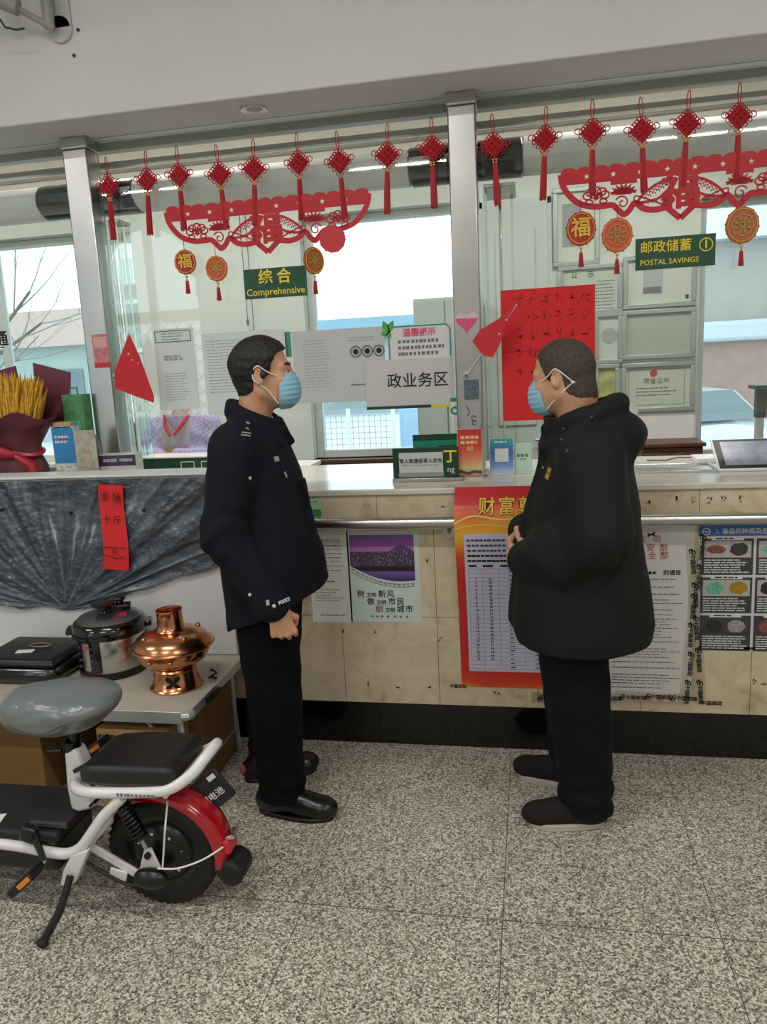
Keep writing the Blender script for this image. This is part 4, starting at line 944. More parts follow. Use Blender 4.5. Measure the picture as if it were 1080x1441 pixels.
for r in range(3):
    for c_ in range(2):
        xa = x0+.012+c_*.195; xb = xa+.185; zt = h*.37+.010-r*.152; zb = zt-.142
        quad(MB(), xa, xb, zb, zt, -.0006).build('dark_cell', dk, p, smooth=0); quad(MB(), xa+.035, xb-.035, zt-.007, zt+.006, -.001).build('cell_label', M['paper'], p, smooth=0)
        quad(MB(), xa+.008, xb-.008, zt-.074, zt-.010, -.001).build('picture_ground', mat('picture_grey', '#b9b7b4', .6) if r != 2 else dk, p, smooth=0)
        for k in (0, 1):
            col = cols[(r+c_) % 3][k]; b = MB(); rnd = random.Random(r*4+c_*2+k); cx = xa+.052+k*.082; cz = zt-.042; nn = 16
            b.prism([(cx+.036*math.cos(2*PI*i/nn)*rnd.uniform(.8, 1.05), cz+(.018 if r == 0 and k == 0 else .028)*math.sin(2*PI*i/nn)*rnd.uniform(.8, 1.05)) for i in range(nn)], .0006, Matrix.Translation((0, -.0018, 0)) @ FACE.to_4x4())
            b.build('picture_print', mat('print_'+col[1:], col, .6, var=.4, vscale=150), p, smooth=0)
        print_lines(p, xa+.01, xb-.01, [zt-.084-.0095*i for i in range(6)], -.001, .004, M['paper'], r*2+c_, gap=.003); print_lines(p, xa+.05, xb-.05, [zt], -.0014, .005, M['ink'], r)
quad(MB(), x0+.006, x0+w2, -h/2+.006, -h/2+.016, -.0006).build('foot_band', dk, p, smooth=0)

# ------------------------------------------------------------------ things on the worktop, middle and right
def acrylic(name, label, cat, px0, px1, pyt, y, m, tilt=.12):
    a, c = at(px0, pyt, y), at(px1, pyt, y); w = c.x-a.x; h = a.z-TOP
    t = thing(name, label, cat, ((a.x+c.x)/2, y, TOP)); R = Matrix.Rotation(-tilt, 3, 'X')
    b = MB().box((0, .003, h/2), (w, .004, h), None); b.box((0, .02, .003), (w, .07, .006)); b.build('holder', mat('clear_acrylic', '#c9d6d4', .1), t, bevel=.001)
    MB().box2((-w/2+.003, -.0022, .006), (w/2-.003, -.0002, h-.002)).build('leaflet', m, t, smooth=0); return t, w, h
t, w, h = acrylic('leaflet_holder', 'red and gold leaflet in a clear stand at the foot of the steel post', 'leaflet', 643, 679, 604, 3.262, ramp_mat('red_gold_print', [(0, '#b8452f'), (.14, '#c9b48a'), (.22, '#d9c08a'), (.35, '#e0946a'), (.6, '#d4463a'), (1, '#bd2b28')], lo=0, hi=.22))
print_lines(t, -w*.36, w*.36, [h*.83, h*.73], -.003, .013, mat('pale_gold_print', '#e8c58e', .5), 80, ragged=.1, word=(.014, .018)); text('40', (0, -.003, h*.60), .032, mat('pale_gold_print', '#e8c58e', .5), t); b = MB(); ribbon(b, smooth_path([(-w*.45, h*.16), (-w*.1, h*.11), (w*.15, h*.14), (w*.45, h*.12)], 5), .012, -.0034, -.0026); b.build('wave_print', mat('slate_wave', '#4b4f4a', .6), t, smooth=0)
t, w, h = acrylic('leaflet_holder', 'blue-green leaflet in a clear stand right of the steel post', 'leaflet', 689, 723, 617, 3.345, ramp_mat('blue_green_print', [(0, '#d5dff0'), (.2, '#7f9fd8'), (.45, '#3f6fbf'), (.7, '#3f9aa8'), (1, '#5fb89f')], lo=0, hi=.2))
quad(MB(), -w*.28, w*.28, h*.36, h*.72, -.003).build('white_patch', M['paper'], t, smooth=0); print_lines(t, -w*.3, w*.3, [h*.90], -.003, .006, M['paper'], 81)
t, w, h = acrylic('leaflet_holder', 'pale green leaflet in a clear stand next to the blue-green one', 'leaflet', 724, 749, 624, 3.372, mat('pale_mint_print', '#bfe0cf', .5))
print_lines(t, -w*.36, w*.3, [h*.60], -.003, .013, M['inkgrey'], 82, word=(.01, .014)); print_lines(t, -w*.2, w*.2, [h*.48], -.003, .004, M['inkgrey'], 83)
# dark green nameplate with a white placard
a, c = at(552, 630, 3.225), at(646, 671, 3.225); w = c.x-a.x; h = a.z-TOP-.004
t = thing('desk_sign', 'dark green desk sign with a white priority placard on a metal foot', 'sign', ((a.x+c.x)/2, 3.225, TOP))
MB().box2((-w/2, 0, .016), (w/2, .012, h)).build('board', mat('bottle_green', '#0d3f2a', .35), t, bevel=.002); MB().box2((-w/2, -.03, 0), (w/2+.02, .05, .016)).build('foot', M['steel'], t, bevel=.003)
MB().box2((-w*.40, -.004, .026), (w*.27, 0, h*.86)).build('placard', mat('pale_grey_card', '#c5cbc8', .5), t, smooth=0)
MB().box2((-w*.41, -.007, .018), (w*.28, 0, .036)).build('placard_clip', mat('clear_strip', '#8d9a92', .2), t, smooth=0)
text('军人和退役军人优先', (-w*.065, -.005, h*.60), .0205, M['ink'], t, bold=.01); print_lines(t, -w*.36, w*.23, [h*.48], -.005, .003, M['inkgrey'], 84, ragged=.05)
text('丁', (w*.38, -.001, h*.70), .060, M['yellow'], t, bold=.02); text('ng', (w*.385, -.001, h*.33), .034, M['paper'], t)
a, c = at(581, 612, 3.33), at(648, 640, 3.33); w = c.x-a.x
t = thing('desk_sign', 'teal desk sign standing behind the dark green one', 'sign', ((a.x+c.x)/2, 3.325, TOP)); h = a.z-TOP
MB().box2((-w/2, 0, .01), (w/2, .010, h)).build('board', mat('teal_board', '#1f8a6d', .4), t, bevel=.002); MB().box2((-w/2, -.02, 0), (w/2, .04, .01)).build('foot', M['steel'], t, bevel=.002); quad(MB(), -w*.5, w*.5, h*.86, h, -.0008).build('dark_edge', mat('bottle_green', '#0d3f2a', .35), t, smooth=0)
print_lines(t, w*.05, w*.46, [h*.70], -.0008, .012, M['ink'], 85); MB().add([(w*.36, -.03, h*.45), (w*.5, -.034, h*.42), (w*.5, -.005, h*.75), (w*.42, -.005, h*.7)], [(0, 1, 2, 3)]).build('folded_corner', M['paper'], t, smooth=0)
# tablet on the right
t = thing('tablet', 'white-framed tablet with a grey screen lying tilted on the right of the worktop', 'tablet', (.90, 3.36, TOP+.012)); R = Matrix.Rotation(math.radians(32), 3, 'X')
MB().box((0, .005, .045), (.32, .20, .012), R).build('body', M['white'], t, bevel=.004); MB().box((0, .0015, .0515), (.306, .186, .002), R).build('bezel', M['black'], t, bevel=.001)
MB().box((.006, .001, .0532), (.268, .152, .001), R).build('screen', mat('dim_screen', '#8d93a6', .25, var=.25, vscale=22), t, smooth=0); MB().box((0, .07, .04), (.10, .03, .075)).build('stand', M['white'], t, bevel=.006)
t = thing('document_tray', 'shallow stainless pass-through tray set on the worktop left of the tablet', 'tray', (.585, 3.40, TOP))
b = MB()
for q in (((-.17, -.11, 0), (.17, -.095, .010)), ((-.17, .095, 0), (.17, .11, .010)), ((-.17, -.095, 0), (-.155, .095, .010)), ((.155, -.095, 0), (.17, .095, .010))): b.box2(*q)
b.build('rim', M['chrome'], t, bevel=.002); MB().box2((-.155, -.095, 0), (.155, .095, .002)).build('bottom', M['steel'], t, smooth=0)
t = thing('keypad', 'small white keypad on the worktop beside the tablet, its cable curling left', 'keypad', at(993, 640, 3.62)); t.location.z = TOP
MB().box((0, 0, .012), (.10, .14, .024)).build('body', M['white'], t, bevel=.004); MB().tube([(-.05, .05, .012), (-.10, .08, .01), (-.16, .04, .004), (-.24, .06, .004)], .003, 6).build('cable', mat('dark_cable', '#3e413f', .5), t)
a = at(1066, 541, 3.72); t = thing('camera_stand', 'grey document camera on a post behind the tablet', 'camera', (a.x+.02, 3.72, TOP)); h = a.z-TOP
dg_ = mat('charcoal_plastic', '#4a4f4e', .4)
MB().box2((-.035, -.035, 0), (.035, .05, .012)).build('base', dg_, t, bevel=.003); MB().box2((-.020, -.015, .012), (.012, .02, h*.66)).build('column', mat('pale_grey_plastic', '#a8b0ae', .4), t, bevel=.003); MB().box2((-.024, -.022, h*.55), (.020, .025, h-.015)).build('slider', dg_, t, bevel=.004); MB().box2((-.05, -.10, h-.018), (.06, .03, h)).build('head', dg_, t, bevel=.004)
a = at(889, 578, 3.66); t = thing('desk_mirror', 'small round white mirror on a stand showing behind the man\'s hood', 'mirror', (a.x-.01, 3.66, TOP)); h = a.z-TOP
MB().lathe([(0, -.006), (.034, -.006), (.040, -.008), (.040, .008), (0, .008)], 28, c=(0, 0, h), axis=Matrix(((1, 0, 0), (0, 0, 1), (0, 1, 0)))).build('disc', M['white'], t); MB().tube([(.040*math.cos(a_), 0, h+.040*math.sin(a_)) for a_ in np.linspace(0, 2*PI, 26, endpoint=False)], .003, 6, closed=True).build('rim', M['greypaint'], t)
MB().cyl((0, 0, .008), (0, 0, h-.04), .005, 10).build('stem', M['white'], t); MB().lathe([(0, 0), (.04, 0), (.04, .006), (.01, .01), (0, .01)], 24).build('base', M['white'], t)

# ------------------------------------------------------------------ rear wall: framed certificates, wainscot, cabinet, door
silver = mat('silver_frame', '#b4bdba', .3, .5); pa = mat('certificate_paper', '#d3d8cd', .6)
def framed(px0, py0, px1, py1, label, inner=None):
    a, c = at(px0, py0, YB), at(px1, py1, YB); w, h = c.x-a.x, a.z-c.z; t = thing('framed_certificate', label, 'frame', ((a.x+c.x)/2, YB, (a.z+c.z)/2), 0, 'framed papers on the rear wall'); f = .030
    for nm, q in (('frame_rail', ((-w/2, -.03, h/2-f), (w/2, 0, h/2))), ('frame_rail', ((-w/2, -.03, -h/2), (w/2, 0, -h/2+f))), ('frame_stile', ((-w/2, -.03, -h/2+f), (-w/2+f, 0, h/2-f))), ('frame_stile', ((w/2-f, -.03, -h/2+f), (w/2, 0, h/2-f)))):
        MB().box2(*q).build(nm, silver, t, bevel=.004)
    MB().box2((-w/2+f, -.010, -h/2+f), (w/2-f, -.002, h/2-f)).build('document', inner or pa, t, smooth=0); return t, w, h
t, w, h = framed(778, 267, 844, 372, 'framed paper with a grey inner panel, uppermost of the certificates'); quad(MB(), -w*.3, w*.1, -h*.25, h*.3, -.011).build('grey_panel', mat('grey_panel_print', '#97a09d', .6), t, smooth=0)
t, w, h = framed(786, 376, 876, 440, 'framed public notice headed with two characters above the red sheet', mat('green_grey_paper', '#c3cdbd', .6)); text('公     示', (-w*.12, -.012, h*.30), .045, M['ink'], t); print_lines(t, w*.08, w*.40, [h*.16-.022*i for i in range(9)], -.011, .006, M['inkgrey'], 90)
t, w, h = framed(836, 441, 876, 511, 'framed white paper with a grey blot beside the man\'s head'); b = MB(); disc(b, w*.05, h*.05, w*.28, 16, -.012, -.0105); b.build('grey_blot', mat('grey_blot', '#a9b3a9', .6), t, smooth=0)
t, w, h = framed(836, 513, 872, 573, 'framed yellow-green picture just behind the man\'s hood', mat('yellow_green_picture', '#b9b56a', .6, var=.35, vscale=14))
t, w, h = framed(877, 362, 979, 430, 'framed white certificate with a dark rectangle under the postal savings sign'); quad(MB(), -w*.22, w*.05, -h*.22, h*.24, -.011).build('grey_print', mat('light_grey_print', '#b3bab8', .6), t, smooth=0); quad(MB(), -w*.22, w*.03, -h*.22, -h*.10, -.012).build('dark_bar', M['inkgrey'], t, smooth=0); print_lines(t, w*.36, w*.41, [-h*.30, -h*.34], -.012, .012, M['ink'], 92)
t, w, h = framed(876, 438, 978, 502, 'framed blank grey-green sheet in the middle of the certificates', mat('blank_grey_sheet', '#b3bcae', .5)); 
t, w, h = framed(875, 512, 977, 577, 'framed award certificate with a red emblem, lowest in its column', mat('award_paper', '#cfd2c6', .6)); b = MB(); disc(b, -w*.06, h*.28, .024, 16, -.012, -.0105); b.build('red_emblem', M['inkred'], t, smooth=0)
b = MB()
for q in (((-w*.40, h*.36), (w*.36, h*.36)), ((-w*.40, -h*.36), (w*.36, -h*.36)), ((-w*.40, -h*.36), (-w*.40, h*.36)), ((w*.36, -h*.36), (w*.36, h*.36))): ribbon(b, list(q), .006, -.0115, -.0105)
b.build('border_print', mat('grey_green_print', '#9aa592', .6), t, smooth=0); text('荣誉证书', (-.01, -.012, h*.12), .042, mat('olive_gold_print', '#a89a52', .5), t); print_lines(t, -w*.30, w*.28, [-h*.02, -h*.09, -h*.16], -.011, .007, M['inkgrey'], 93)
a, c = at(895, 580, YB), at(977, 616, YB); t = thing('wall_panel', 'plain white board fixed under the award certificate', 'board', ((a.x+c.x)/2, YB, (a.z+c.z)/2)); w, h = c.x-a.x, a.z-c.z
MB().box2((-w/2, -.012, -h/2), (w/2, 0, h/2)).build('board', M['white'], t, bevel=.003); MB().box2((-w/2, -.016, h/2-.012), (w/2, -.012, h/2)).build('edge_strip', silver, t, smooth=0)
t = thing('wooden_chest', 'low brown wooden chest against the rear wall under the certificates', 'chest', (.885, YB-.01, 0))
MB().box2((-.185, -.30, .05), (.19, 0, 1.0)).build('body', M['wood'], t, bevel=.006); MB().box2((-.20, -.32, 1.0), (.205, 0, 1.025)).build('top', M['wood'], t, bevel=.004); MB().box2((-.175, -.315, .1), (-.003, -.30, .96)).build('door', M['wood'], t, bevel=.004); MB().box2((.003, -.315, .1), (.18, -.30, .96)).build('door', M['wood'], t, bevel=.004)
for s in (-.02, .02): MB().cyl((s, -.315, .55), (s, -.335, .55), .008, 10).build('knob', M['steel'], t)
for s in (-.16, .16): MB().box2((s-.02, -.28, 0), (s+.02, -.04, .05)).build('foot', M['wood'], t)
a, c = at(586, 421, 5.22), at(652, 640, 5.22)
t = thing('metal_cabinet', 'tall pale green metal cabinet in front of the middle window beside the post', 'cabinet', ((a.x+c.x)/2+.05, 5.42, 0)); pgm = mat('pale_green_metal', '#b9c6bd', .45); hw = (c.x-a.x)/2+.07
MB().box2((-hw, -.22, .0), (hw, 0, a.z)).build('body', pgm, t, bevel=.006)
for s, (xa, xb) in enumerate(((-hw+.01, -.004), (.004, hw-.01))): d = MB().box2((xa, -.232, .08), (xb, -.22, a.z-.02)).build('door', pgm, t, bevel=.003); MB().box2(((xb-.03) if s == 0 else xa+.015, -.245, .95), ((xb-.015) if s == 0 else xa+.03, -.232, 1.10)).build('handle', M['steel'], d, bevel=.002)
dr = struct(MB().box2((-.30, YB-.045, 0), (.125, YB, 2.60)).build('door_1', mat('pale_door_paint', '#c9d3cb', .5), bevel=.005))
for z0, z1 in ((.15, 1.0), (1.15, 2.45)): MB().box2((-.22, YB-.058, z0), (.04, YB-.045, z1)).build('door_panel', mat('pale_door_paint', '#c9d3cb', .5), dr, bevel=.008)
MB().tube([(.09, YB-.05, 1.05), (.09, YB-.09, 1.05), (.03, YB-.09, 1.05)], .009, 8).build('handle', M['steel'], dr)
b = MB(); b.box2((.125, YB-.03, 0), (.15, YB, 2.64)); b.box2((-.33, YB-.03, 0), (-.30, YB, 2.64)); b.box2((-.33, YB-.03, 2.60), (.15, YB, 2.64)); struct(b.build('trim_4', M['pvc'], smooth=0))
for k, (px, y0, y1) in enumerate(((339, 330, 452), (347, 330, 470))):
    a, c = at(px, y0, YB-.05), at(px, y1, YB-.05); t = thing('blind_cord', ('shorter' if k == 0 else 'longer')+' of the two dark cords hanging on the rear wall near the green sign', 'cord', a)
    MB().tube([(0, 0, .3), (0, 0, c.z-a.z)], .003, 5).build('cord', mat('dark_cord', '#565c58', .7), t); MB().lathe([(0, .02), (.010, 0), (.009, -.03), (0, -.035)], 10, c=(0, 0, c.z-a.z)).build('toggle', mat('dark_cord', '#565c58', .7), t)

# ------------------------------------------------------------------ left part of the worktop
a, c = at(196, 646, 3.62), at(300, 668, 3.62)
t = thing('sign_holder', 'dark green sign holder with white outlines seen in front of the seated clerk', 'sign', ((a.x+c.x)/2+.05, 3.62, TOP)); w = c.x-a.x+.10; h = a.z-TOP
MB().box2((-w/2, 0, 0), (w/2, .10, h)).build('body', mat('bottle_green', '#0d3f2a', .35), t, bevel=.003); MB().box2((-w/2-.004, -.006, h), (w/2+.004, .16, h+.008)).build('white_top', M['white'], t, bevel=.002); MB().box2((-w/2-.05, -.01, 0), (-w/2, .10, h)).build('wooden_end', M['wood'], t, bevel=.003)
b = MB()
for x in (-.02, .09):
    ribbon(b, [(x, .015), (x, h*.75), (x+.07, h*.75), (x+.07, .015)], .004, -.002, -.0002)
b.build('white_outlines', M['paper'], t, smooth=0)
# display panel wrapped in dark film
TBL = .42; PX1 = -1.243
t = thing('display_panel', 'white board panel wrapped in crumpled dark plastic film, standing on the folding table', 'panel', (-1.95, 2.945, TBL)); hw = PX1+1.95
MB().box2((-.85, 0, .001), (hw, .06, .78)).build('board', mat('white_wrap', '#d9dadb', .5, var=.04, vscale=4, bump=.5, bscale=10), t, bevel=.006); MB().box2((-.86, -.012, .78), (hw+.008, .155, .792)).build('top_ledge', mat('white_wrap', '#d9dadb', .5), t, bevel=.004)
def film():
    nx, nz = 190, 130; xa, xb = -.84, hw-.02; v = []; f = []; fx, fz = -.07, .20      # creases fan out from this gathered spot
    for j in range(nz+1):
        for i in range(nx+1):
            u = i/nx; s = j/nz; x = xa+(xb-xa)*u
            zlow = .205+.20*max(0, (x-.03)/.65)**.9+.10*max(0, (-x-.30)/.5)+.006*math.sin(x*31)+.014*noise.noise((x*7, 3, 1))
            z = zlow+(.775-zlow)*s; th = math.atan2(z-fz+.0001, x-fx); d = math.hypot(x-fx, z-fz)
            rid = lambda q: (1-abs(q)*2.2)
            cr = .013*max(0, rid(noise.noise((th*4.2, 1.7+d*.6, 0))))**2+.008*max(0, rid(noise.noise((th*11, 4.2+d*1.1, 2))))**2
            cr *= min(1, d*3.5)*(1-.25*s)
            cr += .005*noise.noise((x*20, z*24, 0))+.0030*noise.noise((x*55, z*60, 5))*(1.5 if x < -.05 else .6)+.0014*noise.noise((x*120, z*120, 8))
            v.append((x, -.011-cr, z))
    for j in range(nz):
        for i in range(nx): q = j*(nx+1)+i; f.append((q, q+1, q+nx+2, q+nx+1))
    return MB().add(v, f)
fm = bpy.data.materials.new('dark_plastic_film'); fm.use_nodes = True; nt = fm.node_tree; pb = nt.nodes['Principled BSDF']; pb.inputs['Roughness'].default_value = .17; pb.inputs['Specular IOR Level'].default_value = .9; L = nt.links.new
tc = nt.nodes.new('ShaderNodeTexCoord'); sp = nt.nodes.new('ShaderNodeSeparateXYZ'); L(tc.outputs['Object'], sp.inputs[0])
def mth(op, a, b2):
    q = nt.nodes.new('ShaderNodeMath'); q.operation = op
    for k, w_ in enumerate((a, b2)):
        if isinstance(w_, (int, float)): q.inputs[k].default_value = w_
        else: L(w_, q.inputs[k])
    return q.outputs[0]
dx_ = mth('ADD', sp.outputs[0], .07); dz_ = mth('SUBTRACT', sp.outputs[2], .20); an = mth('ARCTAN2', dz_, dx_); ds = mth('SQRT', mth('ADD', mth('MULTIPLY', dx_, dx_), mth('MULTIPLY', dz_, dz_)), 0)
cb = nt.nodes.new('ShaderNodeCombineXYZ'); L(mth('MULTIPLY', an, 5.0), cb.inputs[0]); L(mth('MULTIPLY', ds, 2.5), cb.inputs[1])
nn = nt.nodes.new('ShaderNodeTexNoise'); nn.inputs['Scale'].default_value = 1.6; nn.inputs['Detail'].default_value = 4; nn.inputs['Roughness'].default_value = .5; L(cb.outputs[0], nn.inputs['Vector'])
cr_ = nt.nodes.new('ShaderNodeValToRGB'); e = cr_.color_ramp; e.elements[0].position = .42; e.elements[0].color = lin('#333a44'); e.elements[1].position = .73; e.elements[1].color = lin('#b4bcc4'); q = e.elements.new(.62); q.color = lin('#56606b'); L(nn.outputs['Fac'], cr_.inputs[0]); L(cr_.outputs[0], pb.inputs['Base Color'])  # milky folds, with crease glints also painted into the colour as pale streaks
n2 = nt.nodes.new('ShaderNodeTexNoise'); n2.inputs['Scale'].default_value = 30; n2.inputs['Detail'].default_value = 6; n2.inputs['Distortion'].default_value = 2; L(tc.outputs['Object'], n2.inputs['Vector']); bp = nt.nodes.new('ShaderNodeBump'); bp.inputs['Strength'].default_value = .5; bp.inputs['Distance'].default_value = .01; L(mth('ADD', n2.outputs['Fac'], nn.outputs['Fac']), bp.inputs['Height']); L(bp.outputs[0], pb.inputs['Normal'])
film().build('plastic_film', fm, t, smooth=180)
for px_, py_ in ((100, 722), (203, 718), (2, 718)): q_ = at(px_, py_, 2.925); MB().cyl((q_.x+1.95, -.030, q_.z-TBL), (q_.x+1.95, -.012, q_.z-TBL), .006, 8).build('black_pin', M['black'], t)
cx, cz = at(162, 742, 2.925).x, at(162, 742, 2.925).z
lt = thing('price_strip', 'red paper strip with brush writing stuck on the dark plastic film', 'paper', (cx, 2.916, cz), 0); lt.rotation_euler = (0, .06, 0); hh = .184; hwid = .058
b = MB(); n = 12
v = [(x*(1-.04*i/n)+.006*math.sin(i*.5), -.004*math.sin(i*.55)-.003*(i/n), -hh+2*hh*i/n) for i in range(n+1) for x in (-hwid, hwid)]; b.add(v, [(2*i, 2*i+1, 2*i+3, 2*i+2) for i in range(n)]).build('strip', mat('bright_red_paper', '#e2262c', .65), lt, smooth=180)
bk = mat('dark_red_brush_ink', '#5a0c10', .7)
text('手 装', (-.002, -.011, .130), .042, bk, lt); text('十 斤', (-.002, -.011, .035), .038, bk, lt); b = MB(); ribbon(b, [(-.056, -.085), (.056, -.083)], .0025, -.010, -.009); ribbon(b, smooth_path([(-.045, -.118), (-.015, -.124), (.01, -.13), (.045, -.122)], 5), .003, -.010, -.009); b.build('brush_strokes', bk, lt, smooth=0); text('元', (0, -.011, -.10), .022, bk, lt)
# bouquet
bx = at(22, 640, 3.24).x; t = thing('wheat_bouquet', 'bouquet of golden wheat ears in dark red wrapping paper', 'bouquet', (bx-.015, 3.245, TOP+.003)); t.scale = (1.32, 1, 1); wr = mat('maroon_wrap', '#5c2530', .45, var=.2, vscale=12)
def ruffle(prof, n, amp, lobes, seed):
    v = []; f = []; rnd = random.Random(seed)
    for i, (r, z) in enumerate(prof):
        for k in range(n):
            a = 2*PI*k/n; q = 1+amp*(i/len(prof))*math.sin(lobes*a+i*.4)+.06*noise.noise((math.cos(a)*2, math.sin(a)*2, z*9+seed)); v.append((r*q*math.cos(a), r*q*math.sin(a)*.58, z+((.03*math.sin(lobes*a+1)-.05*max(0, -math.sin(a))) if i >= len(prof)-2 else 0)))
    for i in range(len(prof)-1):
        for k in range(n): f.append((i*n+k, i*n+(k+1) % n, (i+1)*n+(k+1) % n, (i+1)*n+k))
    return MB().add(v, f)
ruffle([(.125, 0), (.135, .05), (.122, .11), (.100, .165), (.106, .21), (.145, .28), (.190, .345), (.205, .38)], 48, .16, 5, 1).build('wrapping', wr, t, smooth=180)
b = MB()
for xa, xb, za, zb_, lean in ((-.20, .02, .30, .575, -.02), (.060, .185, .28, .585, .03)): b.prism([(xa, za), (xb, za), (xb+lean, zb_-.055 if xa > 0 else zb_), (xa+lean*.3, zb_ if xa > 0 else zb_-.05)], .002, Matrix.Translation((0, .105, 0)) @ FACE.to_4x4())
b.build('back_sheet', mat('maroon_sheet', '#6d3244', .5), t, smooth=0)
rnd = random.Random(3); b = MB()
for _ in range(420):
    a = rnd.uniform(0, 2*PI); r = .118*math.sqrt(rnd.random()); x, y = r*math.cos(a), r*.55*math.sin(a); h_ = rnd.uniform(.44, .56)-r*.35
    b.tube([(x*.5, y*.5, .22), (x*1.1, y, h_-.13), (x*1.25, y*1.1, h_-.06), (x*1.42, y*1.15, h_)], [.002, .0045, .0065, .001], 4, cap=False)
o = b.build('wheat_ears', mat('golden_wheat', '#d8a636', .7, var=.3, vscale=60), t); o['kind'] = 'stuff'
b = MB(); rb = mat('red_satin', '#a31a2c', .35)
b.tube([(.112*math.cos(a_), .070*math.sin(a_), .170+.01*math.sin(3*a_)) for a_ in np.linspace(0, 2*PI, 30, endpoint=False)], .014, 6, closed=True); b.build('ribbon', rb, t)
b = MB()
for s in (-1, 1): b.sphere((s*.05-.05, -.075, .18), .05, 8, (1, .35, .55), Matrix.Rotation(s*.4, 3, 'Y'))
b.sphere((-.05, -.08, .175), .018, 6); b.build('bow', rb, t)
b = MB(); b.tube([(.05, -.075, .165), (.105, -.07, .12), (.12, -.06, .0)], [.014, .026, .030], 8); b.build('ribbon_tail', rb, t); b = MB(); b.tube([(-.06, -.08, .165), (-.09, -.085, .10), (-.08, -.08, .0)], [.014, .02, .022], 6); b.build('ribbon_tail', rb, t)
# brochures, cup bag, calendar, note block
def card(name, label, cat, px0, px1, pyt, y, m, th=.012, rz=0):
    a, c = at(px0, pyt, y), at(px1, pyt, y); w, h = c.x-a.x, a.z-TOP; t = thing(name, label, cat, ((a.x+c.x)/2, y, TOP), rz); MB().box2((-w/2, 0, 0), (w/2, th, h)).build('body', m, t, bevel=.001); return t, w, h
t, w, h = card('brochure_holder', 'stand of blue brochures with red and white lettering beside the bouquet', 'brochure', 71, 103, 601, 3.22, mat('clear_acrylic', '#c9d6d4', .1), .05)
MB().box2((-w*.46, -.003, h*.42), (w*.46, 0, h*.98)).build('blue_cover', mat('brochure_blue', '#2f86c4', .4), t, smooth=0); MB().box2((-w*.46, -.003, 0), (w*.46, 0, h*.40)).build('floral_cover', mat('floral_print', '#c9cfc0', .5, var=.5, vscale=70), t, smooth=0); print_lines(t, -w*.36, w*.36, [h*.84, h*.76], -.004, .010, M['paper'], 101, word=(.010, .014)); print_lines(t, -w*.2, w*.25, [h*.80], -.0042, .008, M['inkred'], 102)
b = MB()
for i in range(6): b.box((-.04+.015*i, .02, h+.006), (.013, .04, .03), Matrix.Rotation(.1*(i % 3-1), 3, 'Y'))
b.build('leaflet_tops', mat('cream_leaflet', '#b9a68a', .7), t, smooth=0)
t, w, h = card('gift_bag', 'green printed bag standing behind the blue brochures', 'bag', 86, 115, 556, 3.27, mat('bag_green', '#4f8a5a', .6, var=.3, vscale=30), .07)
MB().box2((-w*.40, -.003, h*.25), (w*.30, 0, h*.72)).build('teal_print', mat('teal_print_bag', '#5aa79a', .6), t, smooth=0); MB().tube([(-w*.25, .03, h-.01), (-w*.2, .03, h+.03), (w*.1, .03, h+.03), (w*.15, .03, h-.01)], .004, 6).build('handle', mat('bag_green', '#4f8a5a', .6), t)
t, w, h = card('desk_calendar', 'worn paper desk calendar with a year printed on it, left of the steel post', 'calendar', 104, 132, 606, 3.17, mat('worn_card', '#a9a698', .7, var=.25, vscale=30), .006, .1)
MB().box((0, .06, h*.47), (w, .004, h*.95), Matrix.Rotation(.35, 3, 'X')).build('back_leaf', mat('worn_card', '#a9a698', .7), t, smooth=0); MB().box2((-w*.1, -.002, h*.35), (w*.2, 0, h*.62)).build('picture', mat('cream_leaflet', '#b9a68a', .7), t, smooth=0); text('2021', (w*.1, -.002, h*.14), .034, M['ink'], t, bold=.01)
t, w, h = card('leaflet_box', 'white leaflet box with a dark purple band at the foot of the left steel post', 'box', 139, 189, 640, 3.22, mat('off_white_card', '#cfcfc4', .6), .08, .08)
MB().box2((-w/2, -.002, h*.66), (w/2, 0, h*.97)).build('purple_band', mat('dark_purple_print', '#3d3550', .5), t, smooth=0); text('邮政储蓄  中国邮政', (w*.03, -.003, h*.815), .0165, M['paper'], t); quad(MB(), -w*.4, w*.42, h*.30, h*.35, -.001).build('green_line', mat('grass_print', '#3c9a4a', .6), t, smooth=0)

# ------------------------------------------------------------------ folding table and what is on and under it
t = thing('folding_table', 'low folding table with a beige top and aluminium edge behind the scooter', 'table', (-1.86, 2.675, 0))
tw, td = .645, .285
MB().box2((-tw, -td+.006, TBL-.024), (tw-.006, td, TBL)).build('tabletop', mat('beige_laminate', '#b8b2a4', .4, var=.04, vscale=5), t, bevel=.004)
b = MB(); al = mat('aluminium_edge', '#cfd1d3', .38, .7); b.box2((-tw, -td, TBL-.044), (tw-.03, -td+.006, TBL+.002)); b.box2((tw-.006, -td+.03, TBL-.034), (tw, td, TBL+.002)); b.tube([(tw-.032, -td+.003, TBL-.016), (tw-.012, -td+.010, TBL-.016), (tw-.003, -td+.032, TBL-.016)], .018, 8); b.build('edge_rail', al, t, bevel=.002)
for sx_ in (-1, 1):
    for sy in (-1, 1):
        x, y = sx_*(tw-.06), sy*(td-.045); MB().tube([(x, y, TBL-.03), (x+sx_*.01, y, .004)], .0125, 10).build('leg', al, t)
MB().tube([(tw-.06, -td+.045, .10), (tw-.06, td-.045, .10)], .009, 8).build('stretcher', al, t); MB().tube([(tw-.065, -td+.05, .20), (tw-.22, -td+.05, TBL-.03)], .008, 8).build('brace', al, t)
b = MB(); b.box2((tw-.002, -.14, TBL-.03), (tw+.012, -.04, TBL-.004)); b.tube([(tw+.006, -.09, TBL-.01), (tw+.02, -.08, TBL+.004), (tw+.012, -.02, TBL-.02)], .006, 6); b.build('latch', M['black'], t, bevel=.002)
